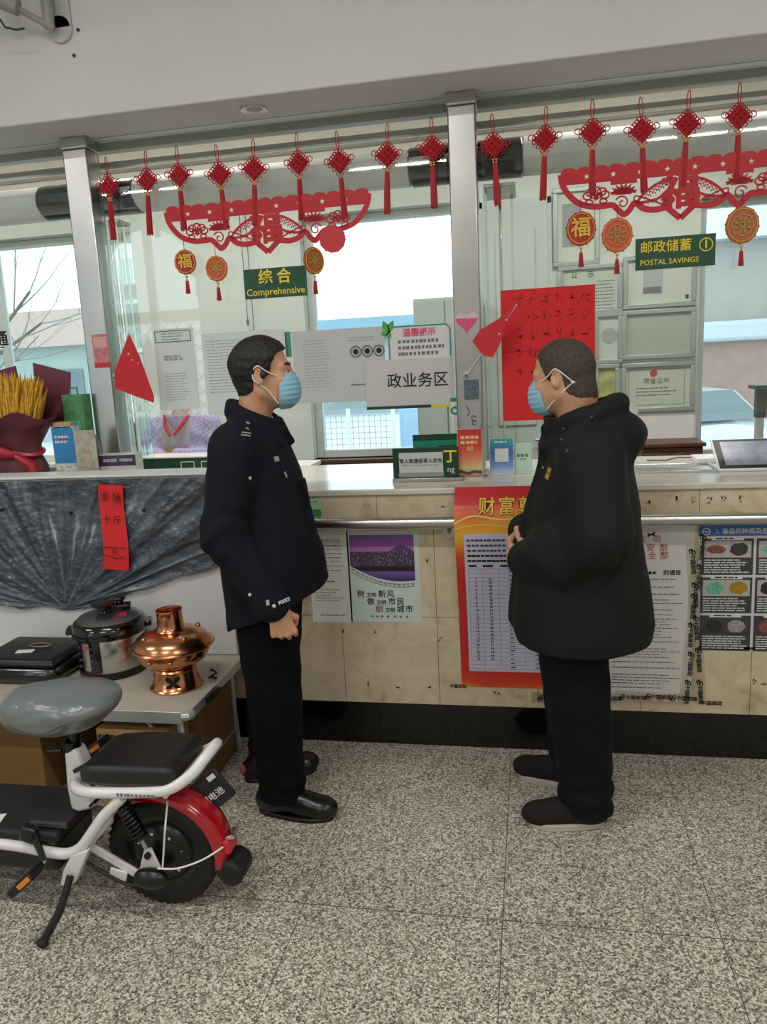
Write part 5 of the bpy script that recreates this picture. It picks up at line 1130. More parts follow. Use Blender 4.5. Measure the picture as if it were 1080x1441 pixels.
# pressure cooker
ck = thing('pressure_cooker', 'electric pressure cooker with steel body and black lid on the folding table', 'cooker', (-1.715, 2.765, TBL+.0005), .42); r = .138
MB().lathe([(0, .0), (r*.93, 0), (r*.98, .012), (r*.98, .03), (r*.94, .032), (0, .032)], 40).build('base', M['black'], ck); MB().lathe([(r*.95, .030), (r*.97, .034), (r*.97, .165), (r*.95, .170)], 48).build('body', mat('satin_steel', '#c9c7c4', .25, 1, aniso=.5), ck)
MB().lathe([(r*1.0, .165), (r*1.08, .172), (r*1.09, .200), (r*1.0, .222), (r*.93, .228)], 48).build('lid_rim', M['blackgloss'], ck); MB().lathe([(r*.93, .228), (r*.85, .238), (r*.45, .252), (0, .256)], 40).build('lid', mat('dark_steel_lid', '#8d8d90', .25, .9), ck)
b = MB().lathe([(0, .256), (.030, .256), (.022, .270), (.026, .280), (.046, .284), (.048, .292), (.030, .300), (0, .301)], 28, c=(-.015, -.02, 0)); b.build('knob', M['blackgloss'], ck)
b = MB().cyl((.045, .03, .25), (.045, .03, .285), .017, 14); b.sphere((.045, .03, .292), .022, 8, (1.2, 1, .5)); b.box((.045, .02, .262), (.09, .06, .02)); b.build('steam_valve', M['blackgloss'], ck, bevel=.003)
MB().box((.05, -.055, .247), (.055, .03, .004), Matrix.Rotation(.22, 3, 'X')).build('red_label', mat('red_label_print', '#b0304a', .4), ck, smooth=0)
for s in (-1, 1): MB().box((s*(r+.012), 0, .19), (.035, .07, .024)).build('side_handle', M['blackgloss'], ck, bevel=.006)
b = MB(); aa = np.linspace(-2.62, -1.80, 12); v = [(r*1.0*math.cos(a_), r*1.0*math.sin(a_), z) for a_ in aa for z in (.036, .168)]; b.add(v, [(2*i, 2*i+2, 2*i+3, 2*i+1) for i in range(11)]).build('control_panel', M['blackgloss'], ck, smooth=180)
b = MB(); aa = np.linspace(-2.40, -2.12, 6); v = [(r*1.006*math.cos(a_), r*1.006*math.sin(a_), z) for a_ in aa for z in (.045, .158)]; b.add(v, [(2*i, 2*i+2, 2*i+3, 2*i+1) for i in range(5)]).build('silver_strip', mat('satin_steel', '#c9c7c4', .25, 1), ck, smooth=180)
for i in range(4):
    for a_ in (-2.52, -2.04): MB().sphere((r*1.004*math.cos(a_), r*1.004*math.sin(a_), .06+.026*i), .007, 5, (1, 1, .8)).build('button', mat('button_grey', '#3c3f44', .4), ck)
a_ = -2.26; MB().box((r*1.008*math.cos(a_), r*1.008*math.sin(a_), .142), (.018, .004, .016), Matrix.Rotation(a_+PI/2, 3, 'Z')).build('display', mat('red_display', '#c2564a', .3), ck, smooth=0)
# copper hotpot
cop = mat('polished_copper', '#d6956a', .21, 1, var=.06, vscale=20); hp = thing('copper_hotpot', 'polished copper chimney hotpot on the right corner of the folding table', 'hotpot', (-1.372, 2.625, TBL+.0005)); hp.scale = (1.13, 1.13, .97)
MB().lathe([(.0, .002), (.088, 0), (.090, .006), (.084, .012), (.076, .04), (.072, .075), (.078, .082), (.074, .090), (.066, .094), (0, .096)], 48).build('stand', cop, hp)
MB().lathe([(.050, .092), (.085, .10), (.112, .122), (.124, .148), (.126, .162), (.138, .170), (.142, .176), (.138, .182), (.120, .178)], 48).build('bowl', cop, hp)
MB().lathe([(.130, .181), (.127, .190), (.119, .206), (.102, .222), (.076, .234), (.046, .239)], 48).build('lid', cop, hp); MB().lathe([(.054, .236), (.048, .243), (.0445, .256), (.0425, .29), (.0425, .312), (.0445, .316), (.0440, .319), (.040, .318), (.038, .305), (.036, .26)], 40).build('chimney', cop, hp)
for a_ in (.9, -2.2, 2.3, -.7): MB().sphere((.10*math.cos(a_), .10*math.sin(a_), .224), .010, 7).build('lid_stud', cop, hp)
for a_ in (-1.75, -1.2): MB().sphere((.128*math.cos(a_), .128*math.sin(a_), .148), .009, 6).build('bowl_stud', cop, hp)
b = MB()
for k in range(4):
    c0 = -1.25; pts = []
    q = k*PI/2+PI/4
    for tt in np.linspace(0, 2*PI, 14, endpoint=False):
        u = .018*math.cos(q)+.0165*math.cos(tt)*math.cos(q)-.008*math.sin(tt)*math.sin(q); vv = .018*math.sin(q)+.0165*math.cos(tt)*math.sin(q)+.008*math.sin(tt)*math.cos(q)
        rr = .0795-.10*(.04+vv-.012)*.4+.0015; a_ = c0+u/.078; pts.append((rr*math.cos(a_), rr*math.sin(a_), .043+vv))
    b.add(pts, [tuple(range(14))])
b.build('coin_cutout', mat('dark_cutout', '#1c100a', .8), hp, smooth=0)
# black pan in a bag, left
bp_ = thing('roasting_pan', 'low black lidded roasting pan with a white tag, left of the pressure cooker', 'pan', (-2.03, 2.72, TBL+.0005))
MB().box2((-.20, -.15, 0), (.17, .15, .075)).build('body', M['blackgloss'], bp_, bevel=.035, seg=4); MB().box2((-.19, -.14, .07), (.16, .14, .105)).build('lid', M['black'], bp_, bevel=.03, seg=4); MB().box((-.02, -.05, .108), (.07, .03, .004), Matrix.Rotation(.2, 3, 'Z')).build('white_tag', M['paper'], bp_, smooth=0)
MB().tube([(-.0+.05*math.cos(a_), .02+.022*math.sin(a_), .110) for a_ in np.linspace(0, 2*PI, 20, endpoint=False)], .0025, 5, closed=True).build('lid_ring', mat('dull_brass', '#8d8466', .4, .6), bp_)
# power cord on the right corner
t = thing('power_cord', 'short black cord bunched on the table corner beside the hotpot', 'cord', (-1.265, 2.70, TBL)); MB().tube([(-.02, .05, .012), (0, .02, .03), (.015, .03, .012), (.0, -.01, .008), (.02, -.03, .02), (.03, -.01, .006)], .005, 6).build('cable', M['black'], t)
# cartons under the table
kraft = mat('brown_cardboard', '#7d5f36', .8, var=.08, vscale=8)
def carton(label, x0, x1, y0, y1, h, m=kraft):
    t = thing('carton', label, 'box', ((x0+x1)/2, (y0+y1)/2, 0), 0, 'cartons under the folding table'); w, d = (x1-x0)/2, (y1-y0)/2
    MB().box2((-w, -d, 0.001), (w, d, h)).build('body', m, t, bevel=.004)
    MB().box2((-w, -d, h), (w, -.002, h+.003)).build('flap', m, t, smooth=0); MB().box2((-w, .002, h), (w, d, h+.003)).build('flap', m, t, smooth=0); MB().box2((-w*.99, -.025, h+.003), (w*.99, .025, h+.0036)).build('tape', mat('brown_tape', '#a58a5a', .35), t, smooth=0); return t, w, d
carton('large brown carton under the right end of the folding table', -1.62, -1.27, 2.60, 2.90, .36)
t, w, d = carton('lighter carton with black lettering standing behind the scooter seat', -1.60, -1.32, 2.405, 2.585, .335, mat('light_cardboard', '#a8874f', .8, var=.06, vscale=8)); text('SUPOR 苏泊尔', (.0, -d-.002, .30), .042, M['ink'], t, bold=.012)
t, w, d = carton('brown carton with a small white label under the left of the folding table', -2.46, -1.88, 2.46, 2.86, .34); MB().box2((w-.30, -d-.002, .235), (w-.235, -d, .262)).build('white_label', M['paper'], t, smooth=0); text('1503', (w-.268, -d-.003, .248), .018, M['ink'], t)

# ------------------------------------------------------------------ electric scooter
BO = Vector((-1.125, 1.97, 0))
bk_ = thing('electric_scooter', 'white electric moped with black rear cushion and red fender before the folding table', 'scooter', BO)
def Bp(px, py, dy): return at(px, py, BO.y+dy)-BO
wp = mat('white_gloss_paint', '#e4e4e4', .25, coat=.4); bl = mat('black_rubber', '#141415', .6, bump=.1, bscale=200); sb = mat('semi_gloss_black', '#101011', .3); vin = mat('black_vinyl', '#1b1b1c', .45, bump=.06, bscale=300); redp = mat('red_fender_paint', '#b01322', .2, coat=.6); orr = mat('orange_reflector', '#e88a2c', .25)
AXW = Matrix(((1, 0, 0), (0, 0, 1), (0, 1, 0)))
def wheel(c, par, hub=True):
    R = .180
    ty = MB().lathe([(.118, -.026), (.135, -.031), (.158, -.034), (.172, -.024), (.1795, -.008), (.1795, .008), (.172, .024), (.158, .034), (.135, .031), (.118, .026), (.118, -.026)], 56, c=c, axis=AXW).build('tyre', bl, par, smooth=50)
    b = MB()
    for k in range(44):
        a = 2*PI*k/44
        for s in (-1, 1): b.box((c[0]+.1755*math.cos(a), c[1]+s*.016, c[2]+.1755*math.sin(a)), (.010, .014, .006), Matrix.Rotation(-a-PI/2, 3, 'Y') @ Matrix.Rotation(s*.5, 3, 'Z'))
    o = b.build('tread', bl, ty, smooth=0); o['kind'] = 'stuff'
    MB().lathe([(.095, -.020), (.112, -.026), (.120, -.026), (.122, -.018), (.122, .018), (.120, .026), (.112, .026), (.095, .020)], 48, c=c, axis=AXW).build('rim', sb, par)
    hb = MB().lathe([(0, -.048), (.030, -.048), (.060, -.044), (.088, -.034), (.098, -.020), (.098, .020), (.088, .034), (.060, .044), (.030, .048), (0, .048)], 40, c=c, axis=AXW).build('hub_motor', sb, par)
    for k in range(8):
        a = 2*PI*k/8+.2; MB().cyl((c[0]+.074*math.cos(a), c[1]-.036, c[2]+.074*math.sin(a)), (c[0]+.074*math.cos(a), c[1]-.045, c[2]+.074*math.sin(a)), .0055, 8).build('bolt', M['chrome'], hb)
    return ty
wheel((0, 0, .181), bk_)
# fender with flap and lamp
b = MB(); v = []; n = 30
for i in range(n+1):
    a = math.radians(-8+172*i/n)
    for k, (w_, dr) in enumerate(((-.056, -.022), (-.050, -.004), (-.028, .005), (0, .007), (.028, .005), (.050, -.004), (.056, -.022))):
        r = .208+dr; v.append((r*math.cos(a), w_, .181+r*math.sin(a)))
f = [(i*7+k, i*7+k+1, (i+1)*7+k+1, (i+1)*7+k) for i in range(n) for k in range(6)]
o = b.add(v, f).build('fender', redp, bk_, smooth=180); s_ = o.modifiers.new('thick', 'SOLIDIFY'); s_.thickness = .003
b = MB(); P = [(.188, .175), (.232, .178), (.258, .158), (.266, .130), (.254, .106), (.228, .096), (.200, .104), (.184, .135)]
b.prism(P, .10, Matrix.Translation((0, -.05, 0)) @ FACE.to_4x4()).build('mud_flap', bl, bk_, bevel=.01)
MB().box((.214, 0, .215), (.022, .07, .045), Matrix.Rotation(-.1, 3, 'Y')).build('tail_lamp', mat('red_lens', '#c8283a', .15), bk_, bevel=.006); MB().box((.222, 0, .243), (.03, .05, .016), Matrix.Rotation(-.3, 3, 'Y')).build('lamp_bracket', M['chrome'], bk_, bevel=.004)
# rear rack tube loop
rk = [(-.262, -.020, .405), (-.225, -.075, .412), (-.17, -.106, .420), (-.10, -.113, .426), (.03, -.113, .436), (.10, -.108, .448), (.155, -.085, .482), (.182, -.045, .512), (.190, 0, .522), (.182, .045, .512), (.155, .085, .482), (.10, .108, .448), (.03, .113, .436), (-.10, .113, .426), (-.17, .106, .420), (-.225, .075, .412), (-.262, .020, .405)]
def sm3(P, n=6):
    out = []
    for i in range(len(P)-1):
        p0, p1, p2, p3 = [Vector(P[max(0, min(len(P)-1, j))]) for j in (i-1, i, i+1, i+2)]
        for k in range(n):
            t = k/n; out.append(.5*(2*p1+(p2-p0)*t+(2*p0-5*p1+4*p2-p3)*t*t+(3*p1-p0-3*p2+p3)*t**3))
    return out+[Vector(P[-1])]
rr_ = MB().tube(sm3(rk), .0165, 14).build('rear_rack', wp, bk_)
text('LUYUAN ECO', (-.03, -.1300, .4315), .016, mat('pale_grey_ink', '#a8adb0', .6), bk_, rot=(PI/2, -.02, 0)) if False else print_lines(bk_, -.06, .06, [.432], -.1303, .010, M['inkgrey'], 3, word=(.006, .010), ragged=0)
b = MB()
for x in (-.17, -.03, .08): b.cyl((x, -.11, .424), (x, .11, .424), .009, 8)
b.build('rack_crossbar', wp, rr_)
# rear cushion
def cushion(name, rows, m, par, h=.005):
    """rows: (x, half width, zbottom, ztop)"""
    A = np.array(sorted(rows), np.float32); F = Field((A[0, 0]-.05, -A[:, 1].max()-.04, A[:, 2].min()-.04), (A[-1, 0]+.05, A[:, 1].max()+.04, A[:, 3].max()+.04), h)
    def fn(X, Y, Z):
        xx = np.clip(X, A[0, 0], A[-1, 0]); q = [np.interp(xx.ravel(), A[:, 0], A[:, i]).reshape(xx.shape) for i in (1, 2, 3)]; r = .022
        dx = np.abs(X-(A[0, 0]+A[-1, 0])/2)-(A[-1, 0]-A[0, 0])/2+r; dy = np.abs(Y)-q[0]+r; dz = np.abs(Z-(q[1]+q[2])/2)-(q[2]-q[1])/2+r
        return np.sqrt(np.maximum(dx, 0)**2+np.maximum(dy, 0)**2+np.maximum(dz, 0)**2)+np.minimum(np.maximum(np.maximum(dx, dy), dz), 0)-r
    F.put(fn, F.lo+.02, F.lo+(F.n-1)*h-.02, .01); return F.mesh(name, m, par, relax=2)
cushion('rear_cushion', [(-.195, .104, .437, .494), (-.15, .114, .440, .505), (-.05, .120, .443, .512), (.08, .118, .448, .512), (.115, .106, .455, .502)], vin, bk_)
# seat tube and gusset
b = MB(); gp = [Bp(*q, -.02) for q in ((91, 1056), (108, 1053), (118, 1075), (126, 1098), (150, 1108), (168, 1112), (150, 1124), (128, 1138), (112, 1142), (101, 1138), (95, 1108))]
b.prism([(q.x, q.z) for q in gp], .056, Matrix.Translation((0, -.028, 0)) @ FACE.to_4x4()).build('seat_tube', wp, bk_, bevel=.012, seg=3)
b = MB(); s0 = Bp(98, 1086, -.055); b.box((s0.x+.02, -.032, s0.z), (.045, .012, .012), Matrix.Rotation(-.5, 3, 'Y')); b.build('frame_slot', sb, bk_)
b = MB(); s0 = Bp(133, 1125, -.05)
for k in (0, 1): b.box((s0.x+.012-.02*k, -.034, s0.z-.014*k), (.055, .012, .008), Matrix.Rotation(-.75, 3, 'Y'))
b.build('gusset_slot', sb, bk_)
st0 = Bp(100, 1054, 0); MB().cyl((st0.x+.005, 0, st0.z-.02), (st0.x+.035, 0, .60), .0165, 14).build('seat_post', sb, bk_); MB().lathe([(.018, -.02), (.027, -.018), (.027, .018), (.018, .02)], 20, c=(st0.x+.006, 0, st0.z+.012)).build('clamp_collar', sb, bk_); MB().tube([(st0.x-.01, -.03, st0.z+.012), (st0.x-.055, -.032, st0.z+.008)], .006, 8).build('clamp_lever', sb, bk_)
# front saddle wrapped in clear film
F = Field((-.56, -.19, .46), (-.05, .19, .78), .005)
F.ell((-.225, 0, .655), (.120, .130, .052), k=.03).ell((-.34, 0, .642), (.12, .104, .056), k=.05).ell((-.425, 0, .615), (.055, .066, .056), k=.06).ell((-.30, 0, .618), (.14, .105, .060), k=.05)
F.folds(lambda X, Y, Z: .0016*np.sin(60*X+25*np.sin(30*Y))*np.clip((np.abs(Y)-.05)*14, 0, 1), (-.56, -.19, .46), (-.05, .19, .78))
fmw = bpy.data.materials.new('film_wrapped_grey'); fmw.use_nodes = True; nt = fmw.node_tree; pb = nt.nodes['Principled BSDF']; pb.inputs['Base Color'].default_value = lin('#6f7678'); pb.inputs['Roughness'].default_value = .33; pb.inputs['Coat Weight'].default_value = .8; pb.inputs['Coat Roughness'].default_value = .12
tc = nt.nodes.new('ShaderNodeTexCoord'); nn = nt.nodes.new('ShaderNodeTexNoise'); nn.inputs['Scale'].default_value = 14; nn.inputs['Detail'].default_value = 5; nn.inputs['Distortion'].default_value = 3; nt.links.new(tc.outputs['Object'], nn.inputs['Vector']); bp2 = nt.nodes.new('ShaderNodeBump'); bp2.inputs['Strength'].default_value = .35; bp2.inputs['Distance'].default_value = .01; nt.links.new(nn.outputs['Fac'], bp2.inputs['Height']); nt.links.new(bp2.outputs[0], pb.inputs['Coat Normal'])
F.mesh('saddle', fmw, bk_, relax=2)
MB().box((-.30, 0, .585), (.16, .10, .03)).build('saddle_base', sb, bk_, bevel=.01)
# lower white tubes, both sides, sweeping up to the rack
for s in (1, -1):
    dy = -.112; P = [Bp(px, py, dy) for px, py in ((-60, 1180), (0, 1187), (35, 1192), (70, 1199), (95, 1201), (113, 1193), (128, 1174), (144, 1151), (160, 1134), (172, 1122))]
    P = [Vector((p.x, p.y*s, p.z)) for p in P]; P = [Vector((-.95, P[0].y, P[0].z+.005))]+P; MB().tube(sm3(P, 5), .0165, 12).build('lower_tube', wp, bk_)
    P = [Bp(px, py, -.075) for px, py in ((124, 1190), (150, 1160), (158, 1143), (168, 1135))]; P = [Vector((p.x, p.y*s, p.z)) for p in P]; MB().tube(sm3(P, 5), .009, 8).build('stay_tube', wp, bk_)
# deck, battery, belly
pz = Bp(60, 1192, -.112).z
MB().box2((-.95, -.112, pz+.012), (-.285, .150, pz+.045)).build('deck', bl, bk_, bevel=.012); MB().box2((-.93, -.104, pz-.09), (-.30, .104, pz+.012)).build('battery_case', sb, bk_, bevel=.015)
MB().box2((-.40, -.090, pz+.040), (-.262, .08, pz+.068)).build('rear_hump', vin, bk_, bevel=.022, seg=4)
MB().box((-.475, -.075, pz+.0475), (.125, .062, .002), Matrix.Rotation(.25, 3, 'Z')).build('white_label', M['paper'], bk_, smooth=0, loc=(-.09, 0, 0))
q = Bp(42, 1172, -.125); MB().box((q.x, -.128, q.z), (.05, .03, .05), Matrix.Rotation(.3, 3, 'Y')).build('crank_hub', sb, bk_, bevel=.008)
# pedals and cranks
for (px, py, dy, ang) in ((37, 1238, -.24, -.72), (133, 1052, .23, -.6)):
    p = Bp(px, py, dy); c0 = Vector((q.x+.01, math.copysign(.125, dy), q.z)); e = Vector((p.x, math.copysign(.155, dy), p.z))
    MB().tube([tuple(c0), tuple(e)], [.011, .009], 8).build('crank_arm', sb, bk_); MB().cyl(tuple(e), (p.x, p.y, p.z), .006, 8).build('pedal_axle', M['steel'], bk_)
    R = Matrix.Rotation(ang, 3, 'Y'); pd = MB().box(p, (.105, .065, .026), R).build('pedal', sb, bk_, bevel=.004)
    MB().box(Vector(p)+R @ Vector((.022, math.copysign(.034, -1), 0)), (.05, .004, .014), R).build('reflector', orr, pd, smooth=0)
# swing arm, dropout, shock
for s in (1, -1):
    a = Bp(125, 1188, -.07); c = Bp(199, 1234, -.075); b = MB(); d = c-a; L = Vector((d.x, 0, d.z)).length
    b.box(((a.x+c.x)/2, s*-.072, (a.z+c.z)/2), (L, .012, .028), Matrix.Rotation(-math.atan2(d.z, d.x), 3, 'Y')).build('swing_arm', wp, bk_, bevel=.004)
    P = [Bp(*z, -.078) for z in ((204, 1193), (213, 1193), (228, 1224), (196, 1226))]
    b = MB(); b.prism([(z.x, z.z) for z in P], .008, Matrix.Translation((0, s*-.078-.004, 0)) @ FACE.to_4x4()).build('dropout_plate', wp, bk_, bevel=.002); z = Bp(209, 1203, -.082); MB().cyl((z.x, s*-.074, z.z), (z.x, s*-.092, z.z), .010, 12).build('axle_nut', sb, bk_)
    a = Bp(166, 1120, -.095); c = Bp(207, 1194, -.095); A_ = Vector((a.x, s*a.y, a.z)); C_ = Vector((c.x, s*c.y, c.z)); D = C_-A_; u = D.normalized().orthogonal().normalized(); vv = D.normalized().cross(u)
    sk = MB().tube([tuple(A_), tuple(C_)], .008, 10).build('shock_absorber', M['steel'], bk_)
    MB().tube([tuple(A_+D*(.08+.72*t)+(u*math.cos(2*PI*10*t)+vv*math.sin(2*PI*10*t))*.0185) for t in np.linspace(0, 1, 150)], .0052, 6).build('coil_spring', sb, sk); MB().tube([tuple(A_+D*.02), tuple(A_+D*.45)], .0135, 12).build('damper_sleeve', sb, sk)
    MB().cyl(tuple(A_+Vector((0, .014, 0))), tuple(A_-Vector((0, .014, 0))), .014, 12).build('top_bush', wp, sk)
z = Bp(167, 1230, -.082); MB().box(z, (.055, .008, .030), Matrix.Rotation(.25, 3, 'Y')).build('torque_bracket', wp, bk_, bevel=.002)
F = Field((-.14, -.17, .02), (.12, -.03, .20), .005); z = Bp(212, 1236, -.10); F.ell((z.x, z.y, z.z), (.055, .028, .032), k=.01); F.mesh('axle_cover', sb, bk_); 
P = [Bp(*k, -.10) for k in ((105, 1207), (125, 1215), (150, 1230), (175, 1243), (195, 1246))]; MB().tube(sm3(P, 4), .005, 6).build('motor_cable', bl, bk_)
for P in ([(236, 1128, -.06), (233, 1160, -.11), (231, 1190, -.11), (229, 1220, -.10)], [(222, 1222, -.10), (250, 1222, -.10), (285, 1210, -.09), (314, 1192, -.06)]):
    MB().tube(sm3([Bp(*k) for k in P], 5), .0028, 6).build('cable_tie', M['white'], bk_)
# kickstand
P = [Bp(*k, -.115) for k in ((104, 1200), (128, 1192), (118, 1218), (108, 1240), (88, 1243), (92, 1222))]
MB().prism([(k.x, k.z) for k in P], .03, Matrix.Translation((0, -.13, 0)) @ FACE.to_4x4()).build('stand_bracket', wp, bk_, bevel=.004)
a = Bp(99, 1232, -.135); c = atz(60, 1327, .014)-BO; m_ = (a+c)/2+Vector((0.012, 0, 0.0)); ks = MB().tube(sm3([tuple(a), tuple(m_), tuple(c)], 6), [.011]*6+[.0125]*7, 10).build('kickstand', sb, bk_); MB().sphere((c.x, c.y, .014), .0138, 8, (1.3, 1, 1)).build('rubber_foot', bl, ks)
# plate hanging under the rack
a = Bp(289, 1121, .03); R = Matrix.Rotation(.30, 3, 'Z') @ Matrix.Rotation(-.62, 3, 'Y') @ Matrix.Rotation(-.15, 3, 'X')
pl = MB().box(a, (.16, .016, .105), R).build('number_plate', mat('slate_plate', '#1b1d22', .35), bk_, bevel=.004)
me = text_mesh('超威电池', .027, .012, .0006); o = link('lettering', me, M['paper'], pl, smooth=0); me.materials.clear(); me.materials.append(M['paper']); o.matrix_basis = Matrix.Translation(a+R @ Vector((.008, -.0095, -.014))) @ (R @ Matrix.Rotation(PI/2, 3, 'X')).to_4x4()
for k in (-.055, .055): MB().box(a+R @ Vector((k, -.0088, .036)), (.026, .001, .016), R).build('plate_mark', M['paper'], pl, smooth=0)
# front end, out of the picture: down tube, fork, front wheel, handlebar
MB().tube(sm3([(-.93, 0, pz+.03), (-1.02, 0, pz+.06), (-1.10, 0, .42), (-1.14, 0, .70)], 6), .024, 12).build('down_tube', wp, bk_)
wheel((-1.24, 0, .181), bk_)
for s in (-1, 1): MB().tube([(-1.15, s*.05, .42), (-1.24, s*.055, .181)], .013, 10).build('fork_leg', wp, bk_)
MB().box2((-1.17, -.065, .41), (-1.13, .065, .44)).build('fork_crown', wp, bk_, bevel=.006); MB().tube([(-1.14, 0, .42), (-1.10, 0, .98)], .016, 12).build('steering_stem', sb, bk_); hbm = MB().tube(sm3([(-1.00, -.30, 1.0), (-1.08, -.16, 1.0), (-1.10, 0, .98), (-1.08, .16, 1.0), (-1.00, .30, 1.0)], 5), .0115, 10).build('handlebar', sb, bk_)
for s in (-1, 1): MB().tube([(-1.0, s*.30, 1.0), (-.965, s*.37, 1.0)], .017, 12).build('grip', bl, hbm)

# ------------------------------------------------------------------ people
from mathutils.bvhtree import BVHTree
skin = mat('warm_skin', '#cb9778', .5, var=.05, vscale=30); skin2 = mat('tan_skin', '#c99878', .5, var=.05, vscale=30)
mask_m = mat('mask_blue', '#8dbfd6', .7, var=.04, vscale=40, bump=.1, bscale=400); strap_m = mat('mask_strap', '#e3e6ea', .7)
def euler3(yaw, pitch, roll=0): return np.array(Matrix.Rotation(yaw, 3, 'Z') @ Matrix.Rotation(pitch, 3, 'Y') @ Matrix.Rotation(roll, 3, 'X'), dtype=np.float32)
class Head:
    def __init__(s, c, yaw, pitch, sc=1.0): s.c = np.array(c, np.float32); s.M = euler3(yaw, pitch); s.s = sc
    def w(s, p): return s.c+s.s*(s.M @ np.array(p, np.float32))
    def loc(s, X, Y, Z):
        p = [X-s.c[0], Y-s.c[1], Z-s.c[2]]; return [(p[0]*s.M[0][i]+p[1]*s.M[1][i]+p[2]*s.M[2][i])/s.s for i in range(3)]
    def ell(s, F, c, r, k=.02, op='add', R=None): F.ell(s.w(c), np.array(r)*s.s, s.M if R is None else s.M @ R, k, op)
    def cap(s, F, a, b, ra, rb=None, k=.02, op='add'): F.cap(s.w(a), s.w(b), ra*s.s, (ra if rb is None else rb)*s.s, k, op)
    def skull(s, F, jaw=1.0, ears=True):
        s.ell(F, (-.010, 0, .036), (.095, .076, .086), .02); s.ell(F, (-.030, 0, .005), (.074, .069, .078), .03); s.ell(F, (.034, 0, -.036), (.060, .059*jaw, .080), .03)
        for y in (-1, 1):
            s.cap(F, (.000, y*.052*jaw, -.055), (.066, y*.020, -.098), .020, .018, .03); s.ell(F, (.056, y*.036, -.030), (.032, .028, .030), .02)
            s.cap(F, (.082, y*.010, .024), (.074, y*.046, .022), .011, .010, .015)
        s.ell(F, (.078, 0, -.100), (.022, .026, .018), .025)
        s.cap(F, (.088, 0, .012), (.106, 0, -.026), .009, .013, .012)
        for y in (-1, 1): s.ell(F, (.098, y*.012, -.032), (.012, .009, .009), .006)
        s.cap(F, (.086, -.018, -.064), (.086, .018, -.064), .010, .010, .010)
        for y in (-1, 1):
            s.ell(F, (.096, y*.032, .004), (.016, .017, .011), .010, 'sub'); s.cap(F, (.078, y*.045, .009), (.086, y*.020, .009), .007, .006, .004)
            if not ears: continue
            R = np.array(Matrix.Rotation(y*.35, 3, 'Z') @ Matrix.Rotation(-.18, 3, 'Y'))
            s.ell(F, (-.008, y*.080, -.002), (.019, .008, .033), .006, R=R); s.ell(F, (-.002, y*.088, .002), (.010, .007, .018), .004, 'sub', R=R); s.ell(F, (.004, y*.079, -.004), (.006, .006, .008), .004, R=R)
    def eyes(s, par):
        for y in (-1, 1):
            e = MB().sphere(s.w((.077, y*.032, .004)), .0118*s.s, 10).build('eyeball', mat('eye_white', '#e6e2dc', .2), par); p = s.w((.0868, y*.0325, .004)); MB().sphere(p, .0052*s.s, 6).build('iris', mat('dark_iris', '#20140e', .2), e)
            b = MB(); b.tube([s.w((.078, y*.052, .026)), s.w((.090, y*.034, .031)), s.w((.094, y*.014, .026))], [.002, .0045, .003], 6); b.build('eyebrow', mat('black_hair', '#151210', .7), par)
    def hair(s, par, t, m, zlow, rough, h=.003, name='hair', seed=0, jag=0, jaw=1.0, neck=None):
        A = np.array(zlow, np.float32); R = .14*s.s; F = Field(s.c-R, s.c+R, h); G = Field(s.c-R, s.c+R, h); s.skull(G, jaw, False)
        if neck is not None: neck(G)
        sl_ = [None]
        def fn(X, Y, Z):
            x, y, z = s.loc(X, Y, Z)
            tt = t*np.clip((z+.03)/.09, .25, 1)
            d = G.F[sl_[0]]-tt
            d = d+rough*snoise(x, y, z*.5, 420, seed)+rough*snoise(x, y, z*.4, 190, seed+1)
            zl = np.interp(np.broadcast_to(x, np.broadcast(x, y, z).shape).ravel(), A[:, 0], A[:, 1]).reshape(np.broadcast(x, y, z).shape)
            zl = zl+jag*snoise(x, y, z*0, 260, seed+5)+.12*np.abs(y)*(x > .05)
            return np.maximum(d, (zl-z)*.8)
        sl_[0] = (slice(None),)*3; F.put(fn, F.lo, F.lo+(F.n-1)*h, .001); return F.mesh(name, m, par, relax=1)
    def mask(s, par):
        R = .13*s.s; F = Field(s.w((.08, 0, -.055))-R*.9, s.w((.08, 0, -.055))+R*.9, .0025)
        def fn(X, Y, Z):
            x, y, z = s.loc(X, Y, Z); c = (.046, 0, -.056); r = (.077, .068, .069); q = [(x-c[0])/r[0], y/r[1], (z-c[2])/r[2]]
            k0 = (np.abs(q[0])**2.2+np.abs(q[1])**2.2+np.abs(q[2])**2.6)**(1/2.3); d = (k0-1)*.07
            d = d+.0011*np.sin(z*2*PI/.017)*np.clip((x-.05)*30, 0, 1)
            return np.maximum(d, .054+.16*(z+.056)-x)
        F.put(fn, F.lo+.012, F.lo+(F.n-1)*.0025-.012, .001); mk = F.mesh('face_mask', mask_m, par, relax=1)
        return mk
def sm4(P, n=5): return sm3([tuple(map(float, p)) for p in P], n)
